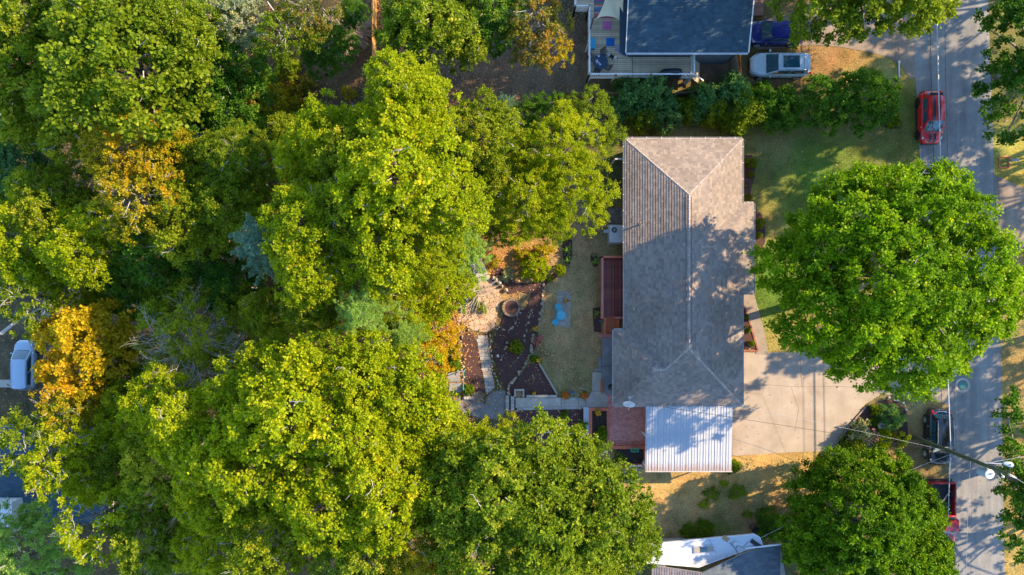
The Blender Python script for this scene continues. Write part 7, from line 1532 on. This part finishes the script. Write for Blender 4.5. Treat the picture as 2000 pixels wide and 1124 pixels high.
stone_row('two white stones beside the heart shaped shrub bed', [(972,690),(977,697)], .3, (.24,.34), .3, STW)
stone_row('row of grey edging stones above the narrow lawn-side bed', [(1098,460),(1094,480),(1096,505),(1103,520)], .3, (.12,.18), .12)
# round planter of stone
q = W(999, 601); rp_ = thing('round_planter', 'round stone planter filled with dark mulch in the middle of the terraces', 'planter', (q.x, q.y, 0)); part('soil', MB().cyl((q.x, q.y, -.1), (q.x, q.y, .30), .52, .52, 24), MULCH, rp_)
for k in range(18):
    a = 2 * PI * k / 18; a2 = 2 * PI * (k + .9) / 18
    part('stone', MB().prism([(q.x + .53 * math.cos(a), q.y + .53 * math.sin(a)), (q.x + .53 * math.cos(a2), q.y + .53 * math.sin(a2)), (q.x + .72 * math.cos(a2), q.y + .72 * math.sin(a2)), (q.x + .72 * math.cos(a), q.y + .72 * math.sin(a))][::-1], -.05, .36 + random.uniform(-.03, .03)), M('brown_planter_stone', (.17,.13,.085), (.27,.21,.15), 4, .9, bump=.4, rvar=.25), rp_)
# garden steps
stp = thing('stone_steps', 'flight of five pale stone steps descending beside the orange leaf slope', 'steps', tuple(W(936, 527)))
for i, (x, y) in enumerate(((929,508),(932,518),(936,527),(940,536),(944,545))):
    q = W(x, y); part('step', MB().box((q.x, q.y, .55 - i * .11), (1.0, .34, .16), rz=.32), M('step_stone', (.36,.35,.33), (.48,.46,.43), 3, .9, bump=.4, rvar=.15), stp, bev=.02)
    part('step_base', MB().box((q.x, q.y, .22 - i * .05), (.96, .30, .5 - i * .10), rz=.32), STONE, stp)
# timber edging, walls of cut block, path steps
def beam(label, a, b_, w, h, m, z=0, name='garden_edging', cat='edging'):
    a, b_ = G(*a), G(*b_); c = (a + b_) / 2; d = b_ - a; return one(name, MB().box((0, 0, h / 2), (d.length, w, h), rz=math.atan2(d.y, d.x)), m, label, cat, (c.x, c.y, c.z + z))
beam('long weathered timber edging between the lawn and the three cornered bed', (1053,710), (1088,770), .14, .22, M('weathered_timber', (.30,.26,.21), (.38,.33,.27), 3, .85))
def blocks(label, a, b_, n, w, h, m, zz=0, name='block_edging'):
    a, b_ = G(*a), G(*b_); d = (b_ - a); t = thing(name, label, 'edging', a); L1 = d.length / n; rz = math.atan2(d.y, d.x)
    for i in range(n):
        c = a + d * ((i + .5) / n); part('block', MB().box((c.x, c.y, c.z + h / 2), (L1 - .02, w, h + random.uniform(-.01, .01)), rz=rz), m, t)
    return t
blocks('row of pale cut blocks between the path and the three cornered bed', (1028,773.5), (1087,773.5), 4, .18, .28, CONC)
blocks('row of grey blocks along the lower edge of the concrete path', (1010,799), (1148,796), 12, .20, .12, PAVER)
blocks('outer column of grey blocks at the end of the concrete path', (991,772), (991,801), 4, .26, .16, PAVER); blocks('inner column of grey blocks at the end of the concrete path', (1001,774), (1001,801), 4, .26, .22, PAVER)
blocks('short red brick edging below the block columns', (984,801), (1012,803), 5, .12, .10, BR)
blocks('red brick edging on the slanted side of the three cornered bed', (1454,598), (1480,685), 17, .12, .12, M('edge_brick', (.30,.10,.07), (.38,.15,.10), 4, .85, rvar=.2)); blocks('red brick edging at the foot of the three cornered bed', (1446,685.5), (1480,685.5), 6, .12, .12, M('edge_brick', (1,1,1)))
blocks('pale concrete curb along the lower edge of the driveway bed', (1621,884.5), (1702,885), 5, .12, .16, CONC); blocks('concrete curb curving up the left side of the driveway bed', (1622,879), (1668,820), 6, .10, .12, M('brown_curb', (.26,.20,.16), (.33,.26,.21), 3, .85)); blocks('upper brown curb piece of the driveway bed', (1668,820), (1690,795), 3, .10, .12, M('brown_curb', (1,1,1)))
blocks('row of hollow blocks closing the shrub square beside the apron', (906,777), (927,777), 4, .22, .2, PAVER)
# square block bin in the triangular bed
q = W(1014, 768); sq = thing('block_bin', 'small square of cut stones with leaves inside, next to the path blocks', 'planter', (q.x, q.y, 0))
for dx, dy, sx_, sy_ in ((0, .27, .78, .13), (-.33, -.03, .12, .46), (.33, -.03, .12, .46)): part('block', MB().box((q.x + dx, q.y + dy, .15), (sx_, sy_, .3)), CONC, sq)
part('soil', MB().box((q.x, q.y - .03, .08), (.53, .45, .14)), M('leafy_soil', (.20,.13,.07), (.30,.21,.12), 12, .95), sq)
# concrete pads by the turquoise frame
for i, (x0_, y0_, x1_, y1_) in enumerate(((874,727,899,746),(877,748,902,767))):
    a, b_ = G(x0_, y0_), G(x1_, y1_); struct('concrete_pad', MB().box(((a.x + b_.x) / 2, (a.y + b_.y) / 2, a.z + .05), (b_.x - a.x - .03, a.y - b_.y - .03, .14)), CONC2)
g = G(908, 722); TQ = M('turquoise_pipe', (.02,.36,.38), rough=.4); fr = thing('pipe_frame', 'turquoise pipe frame standing beside the mulch bed and concrete pads', 'frame', g)
h_ = 1.5; a, b_, c = G(895, 722), G(908, 722), G(907, 757)
for nm, p, q2 in (('top_pipe', (b_.x, b_.y, h_), (c.x, c.y, h_)), ('cross_pipe', (a.x, a.y, h_), (b_.x, b_.y, h_)), ('upright', (b_.x, b_.y, b_.z), (b_.x, b_.y, h_)), ('upright', (c.x, c.y, c.z), (c.x, c.y, h_)), ('upright', (a.x, a.y, a.z), (a.x, a.y, h_))): part(nm, MB().cyl(p, q2, .035, .035, 8), TQ if nm != 'cross_pipe' else STEEL, fr)
for k, (x, y) in enumerate(((907,769),(877,773))): q = G(x, y); one('solar_light', MB().cyl((0,0,0), (0,0,.5), .012).cyl((0,0,.46), (0,0,.56), .06, .03, 12), TQ, ('turquoise garden light by the block edged shrub square', 'turquoise garden light at the left end of the asphalt apron')[k], 'garden light', q)
# paved pad with the turquoise bistro set
PADP = px2([(1091,568),(1116,570),(1113,640),(1082,637),(1083,600)]); pd = struct('patio_pad', MB().prism(PADP, -.1, .01), M('pad_joint', (.24,.21,.15), (.30,.26,.19), 5, .95)); m_pad = M('pad_brick', (.33,.31,.26), (.42,.39,.33), 3, .9, bump=.3, rvar=.14)
yv = wy(642); r_ = 0; P_ = ccw(PADP)
while yv < wy(566):
    xv = wx(1080) - (.12 if r_ % 2 else 0)
    while xv < wx(1118):
        q = clip(P_, [(xv + .01, yv + .01), (xv + .24, yv + .01), (xv + .24, yv + .14), (xv + .01, yv + .14)])
        if q and area(q) > .006: part('brick', MB().prism(q, 0, .035 + random.uniform(-.004, .006)), m_pad, pd)
        xv += .25
    yv += .15; r_ += 1
TB = M('turquoise_paint', (.02,.50,.66), rough=.45); TB2 = M('turquoise_mesh', (.22,.56,.64), rough=.5)
q = W(1096, 616, .7); bt_ = thing('bistro_table', 'round turquoise bistro table on the small brick pad', 'table', (q.x, q.y, .04)); mb = MB()
mb.cyl((q.x, q.y, .70), (q.x, q.y, .72), .33, .33, 28); part('tabletop', mb, TB2, bt_); mb = MB()
for i in range(28):
    a0, a1 = 2 * PI * i / 28, 2 * PI * (i + 1) / 28; mb.cyl((q.x + .34 * math.cos(a0), q.y + .34 * math.sin(a0), .72), (q.x + .34 * math.cos(a1), q.y + .34 * math.sin(a1), .72), .018, .018, 5)
for i in range(-5, 6): w_ = math.sqrt(.33 ** 2 - (i * .055) ** 2); mb.box((q.x, q.y + i * .055, .724), (2 * w_, .010, .008)).box((q.x + i * .055, q.y, .724), (.010, 2 * w_, .008))
part('rim', mb, TB, bt_)
for k in range(3): a = 2 * PI * k / 3; part('leg', MB().cyl((q.x + .28 * math.cos(a), q.y + .28 * math.sin(a), .04), (q.x + .1 * math.cos(a), q.y + .1 * math.sin(a), .70), .016), TB, bt_)
q = W(1091.5, 602, .5); slat_chair('turquoise slatted chair above the bistro table', q.x, q.y, .04, math.radians(-65), TB, 'turquoise bistro chairs', .40, 'garden_chair'); q = W(1087, 627, .5); slat_chair('turquoise slatted chair to the lower left of the bistro table', q.x, q.y, .04, math.radians(42), TB, 'turquoise bistro chairs', .40, 'garden_chair')
# flowers
def flowers(label, px, py, rpx, n, cols, green='green', h=.35, pot=None, nm='flower_clump', cat='flowers', z=0):
    q = W(px, py, z); rad = rpx / 25; t = thing(nm, label, cat, (q.x, q.y, z)); r_ = np.random.RandomState(int(px)); m = int(n * 5)
    P = np.stack([r_.normal(0, rad * .45, m), r_.normal(0, rad * .45, m), r_.uniform(.02, h, m) + (.22 if pot else 0)], 1); V, F = leaf_geo(P, unit(r_.normal(0, 1, (m, 3))), unit(r_.normal(0, .6, (m, 3)) + np.array([0, 0, 1])), .10 * r_.uniform(.6, 1.2, m), .3); me = fast_mesh('leaf', V, F, [LEAF[green]], tint=np.clip(r_.normal(.5, .15, m), .02, .98)); link('foliage', me, t, (0, 0, 0), local=True)
    for ci, c in enumerate(cols):
        mb = MB(); rr = random.Random(int(px) + ci)
        for _ in range(max(1, n // len(cols))):
            a = rr.uniform(0, 6.28); d = rad * math.sqrt(rr.random()) * .8; mb.ball((d * math.cos(a), d * math.sin(a), h + rr.uniform(-.08, .06) + (.22 if pot else 0)), rr.uniform(.03, .055), 6, 4, (1, 1, .6))
        part('blossom', mb, c, t, local=True, kind='stuff')
    if pot: part('pot', MB().cyl((0, 0, 0), (0, 0, .24), .11, .15, 14), pot, t, local=True)
OR = M('orange_bloom', (.72,.17,.01)); YE = M('yellow_bloom', (.78,.50,.02)); RE = M('red_bloom', (.55,.02,.03)); PK = M('pink_bloom', (.62,.10,.20)); LP_ = M('pale_pink_bloom', (.62,.30,.24))
flowers('tall red and pink flowers along the upper lawn edge', 1052, 665, 15, 46, [RE, PK, PK], 'green', .5); flowers('yellow and orange flowers at the top of the flower strip', 1046, 642, 6, 22, [YE, OR], 'green', .5)
flowers('red and yellow potted flowers at the tip of the timber edging', 1053, 704, 7, 26, [RE, YE, YE], 'green', .3); flowers('yellow flowering plant beside the path blocks', 1043, 767, 5, 12, [YE, OR], 'green', .25)
flowers('orange flowers at the left end of the bed above the path', 1104, 772, 9, 70, [OR, OR, M('rust_bloom', (.42,.12,.02))], 'rust', .3); flowers('orange flowers at the right end of the bed above the path', 1141, 772, 9, 80, [OR, M('rust_bloom', (1,1,1))], 'rust', .3); flowers('green leafy flowers in the middle of the bed above the path', 1122, 771, 11, 8, [M('blue_bloom', (.1,.25,.5))], 'green', .35)
flowers('bright orange and yellow flowers in the wooden planter', 1168, 806, 6, 60, [OR, OR, YE], 'green', .3, z=.34); flowers('potted yellow flower on the brick pad above the bistro set', 1106, 588, 4, 22, [YE, RE], 'green', .15, pot=M('terracotta', (.30,.11,.06)), z=.04)
flowers('pale pink blooms scattered over the rose bush in the driveway bed', 1686, 848, 22, 90, [LP_, LP_, PK], 'silver', 1.15)
# lantern in the driveway bed, turquoise bin, boards
q = W(1720, 831, .4); ln = thing('garden_lantern', 'small pale stone lantern between the shrubs of the driveway bed', 'lantern', (q.x, q.y, .07)); part('base', MB().box((q.x, q.y, .30), (.34, .34, .46)), STONE, ln, bev=.03); part('cap', MB().prism([(q.x - .26, q.y - .22), (q.x + .26, q.y - .22), (q.x + .26, q.y + .22), (q.x - .26, q.y + .22)], .53, .62), CONC, ln); part('opening', MB().box((q.x, q.y - .02, .66), (.2, .18, .10)), BLACKM, ln)
q = W(1239.5, 879, .4); tbn = thing('turquoise_bin', 'oblong turquoise tub with green plants inside the soil planter', 'tub', (q.x, q.y, .35)); mb = MB(); n = 24
for k in range(n):
    a0, a1 = 2 * PI * k / n, 2 * PI * (k + 1) / n; f = lambda a: (q.x + .30 * (abs(math.cos(a)) ** .5) * (1 if math.cos(a) > 0 else -1), q.y + .15 * (abs(math.sin(a)) ** .5) * (1 if math.sin(a) > 0 else -1)); p0_, p1_ = f(a0), f(a1); mb.cyl((*p0_, .50), (*p1_, .50), .022, .022, 5); mb.add([(*p0_, .34), (*p1_, .34), (*p1_, .50), (*p0_, .50)], [(0, 1, 2, 3)])
part('rim', mb, M('tub_turquoise', (.02,.42,.42)), tbn); part('soil', MB().box((q.x, q.y, .42), (.5, .22, .1)), M('mossy_soil', (.08,.16,.03), (.16,.20,.04), 20, .95), tbn)
blocks('short row of pale bricks lying in the lawn above the orange flowers', (1131,758), (1148,762), 3, .10, .07, CONC); one('blue_pot', MB().cyl((0,0,0), (0,0,.22), .08, .12, 14, caps=False).cyl((0,0,.15), (0,0,.17), .1, .1, 14), M('glazed_blue', (.05,.20,.42), rough=.2), 'small glazed blue pot among the orange flowers', 'pot', tuple(W(1116,765)))
one('blue_pot', MB().cyl((0,0,0), (0,0,.18), .08, .11, 14, caps=False).cyl((0,0,.12), (0,0,.14), .09, .09, 14), M('glazed_blue', (1,1,1)), 'small pale blue pot in the mulch beside the deck stairs', 'pot', tuple(W(1172,627)))

# ------------------------------------------------------------------ turf blades, fallen leaves, understorey
def scatter(n, region, seed, excl=True, forest=False):
    r_ = np.random.RandomState(seed); X = r_.uniform(region[0], region[2], n); Y = r_.uniform(region[1], region[3], n); k = np.ones(n, bool)
    for h_ in HARD + [HOUSE, NH] + (BEDS if excl else []): k &= ~inside(h_, X, Y)
    return X[k], Y[k], r_
X, Y, r_ = scatter(230000, (-13, -24.5, 41.5, 24.5), 3); gcol = ground_colour(X, Y); dn = fbm(X, Y, 1.5, 31) + .35 * r_.uniform(-1, 1, len(X)); k = dn > -.28; X, Y, gcol = X[k], Y[k], gcol[k]; n = len(X)
Z = terr(X); P = np.stack([X, Y, Z - .005], 1); a = r_.uniform(0, 6.28, n); d = np.stack([np.cos(a) * .8, np.sin(a) * .8, r_.uniform(.35, 1.1, n)], 1); d = unit(d); s_ = np.stack([-np.sin(a), np.cos(a), np.zeros(n)], 1); ln_ = (r_.uniform(.05, .13, n) * (1 + .5 * np.clip(fbm(X, Y, 3.1, 77) * 2, 0, 1)))[:, None]
V = np.stack([P - s_ * .018, P + s_ * .018, P + d * ln_], 1).reshape(-1, 3); F = np.arange(3 * n).reshape(-1, 3); var_ = r_.uniform(.65, 1.45, (n, 1)) * np.array([1, 1, .9]) * (1 + r_.uniform(-.12, .12, (n, 3)))
gb = bpy.data.materials.new('grass_blade'); gb.use_nodes = True; N, L = nt(gb); b = N['Principled BSDF']; b.inputs['Roughness'].default_value = .8; b.inputs['Specular IOR Level'].default_value = .2; at = N.new('ShaderNodeAttribute'); at.attribute_name = 'soil'; L.new(at.outputs['Color'], b.inputs['Base Color'])
tag(link('grass', fast_mesh('grass', V, F, [gb], cattr=np.clip(gcol * var_ * 1.12, 0, .9))), 'short patchy grass on the lawns and verges', 'grass', kind='stuff')
def fallen(n, region, seed, cols, size, label, hardok=False, dens=None):
    r_ = np.random.RandomState(seed); X = r_.uniform(region[0], region[2], n); Y = r_.uniform(region[1], region[3], n); k = ~inside(HOUSE, X, Y) & ~inside(NH, X, Y)
    if not hardok:
        for h_ in (ROAD, DRIVE, PATH, PATIO, SLABP): k &= ~(inside(h_, X, Y) & (r_.uniform(0, 1, n) < .93))
    if dens is not None: k &= dens(X, Y) > r_.uniform(0, 1, n)
    X, Y = X[k], Y[k]; n = len(X); a = r_.uniform(0, 6.28, n); P = np.stack([X, Y, terr(X) + r_.uniform(.07, .11, n)], 1); V, F = leaf_geo(P, np.stack([np.cos(a), np.sin(a), r_.uniform(-.2, .4, n)], 1), unit(np.stack([r_.normal(0, .3, n), r_.normal(0, .3, n), np.ones(n)], 1)), r_.uniform(*size, n), .4)
    c = np.array(cols)[r_.randint(0, len(cols), n)] * r_.uniform(.7, 1.2, (n, 1)); tag(link('fallen_leaves', fast_mesh('fallen_leaves', V, F, [gb], cattr=c)), label, 'leaves', kind='stuff')
TANS = [(.50,.38,.22),(.58,.44,.28),(.40,.24,.10),(.5,.22,.06),(.62,.52,.40),(.45,.30,.14)]
fallen(5200, (-6, -23, 40, 23), 5, TANS, (.05, .12), 'pale fallen leaves scattered over the lawns', dens=lambda X, Y: .35 + .35 * fbm(X, Y, .7, 8))
fallen(1500, (7, -23, 38, 23), 15, TANS, (.05, .11), 'fallen leaves blown onto the road and driveway', True, lambda X, Y: .25 + .6 * np.clip(fbm(X, Y, .9, 18) * 2, 0, 1))
fallen(2600, (-5.5, -13, 6.5, 5), 6, [(.55,.30,.12),(.6,.42,.22),(.5,.2,.05)], (.07, .14), 'orange brown fallen leaves scattered over the mulch beds')
fallen(9000, (-7.5, -10, -1.5, 4.5), 7, [(.55,.24,.06),(.6,.34,.10),(.42,.18,.05),(.35,.15,.06)], (.08, .16), 'thick orange leaf litter on the slope above the terrace', dens=lambda X, Y: np.exp(-(((X + 2.0) / 2.6) ** 2 + ((Y - 2.9) / 1.6) ** 2)) + np.exp(-(((X + 5.2) / 1.3) ** 2 + ((Y + 3.5) / 4.2) ** 2)))
fallen(14000, (-56, -27, -3, 27), 8, [(.22,.13,.06),(.16,.10,.05),(.30,.17,.07)], (.12, .28), 'brown leaf litter on the floor of the woods')
fallen(7000, (-12, 13, 6, 23), 9, [(.30,.17,.10),(.24,.15,.10),(.42,.20,.08),(.36,.28,.2)], (.06, .13), 'reddish brown leaf litter on the yard above the woods')
# understorey of the woods: individual low bushes
UB = [(470, 300, 26, 'bush at the lower left rim of the brown hollow'), (520, 160, 30, 'yellowish bush left in the brown hollow'), (560, 200, 34, 'bush in the middle of the brown hollow'), (500, 210, 26, 'dark bush at the left rim of the brown hollow'), (600, 160, 20, 'small bush at the top of the brown hollow'), (530, 260, 26, 'bush at the foot of the brown hollow'), (575, 250, 22, 'bush just above the small yellow-green tree tip'), (680, 180, 14, 'tiny bush left of the tall fence end'), (560, 130, 22, 'bush under the loose tree with the grey limb'), (480, 260, 28, 'shaded bush between the dark trees and the smooth green tree'), (430, 560, 24, 'bush in the black gap left of the blue-green pine'), (450, 600, 20, 'small bush above the half bare tree'), (520, 600, 26, 'bush right of the half bare tree top'), (560, 640, 20, 'bush under the left side of the pale pine'), (255, 600, 20, 'bush right of the orange crown top'), (240, 450, 30, 'bush in the dark gap of the left woods'), (120, 790, 20, 'bush between the minivan and the dark blue roof'), (240, 790, 24, 'bush right of the dark blue roof corner'), (280, 830, 20, 'bush close to the white edge of the dark blue roof'), (1010, 215, 26, 'bush at the lower edge of the brown yard'), (985, 240, 24, 'bush beside the tree standing apart'), (1100, 215, 20, 'bush against the brown board fence'), (890, 690, 16, 'bush at the golden trees near the pads'), (400, 1110, 30, 'bush at the bottom edge under the smooth yellow tree'), (1010, 900, 24, 'bush at the corner of the lower mulch bed'), (575, 350, 30, 'bush right of the orange-yellow undergrowth'), (470, 370, 28, 'bush below the smooth green tree')]
SIDE = ['mound', 'wild', 'hedge']
for i, (x, y, r0_, lb) in enumerate(UB): shrub(x, y, r0_ * 1.2, random.uniform(1.2, 2.4), SIDE[i % 3], ('dark', 'olive', 'amber', 'green', 'rust')[i % 5], lb, 'undergrowth_bush', 'bush', 'undergrowth bushes of the woods')
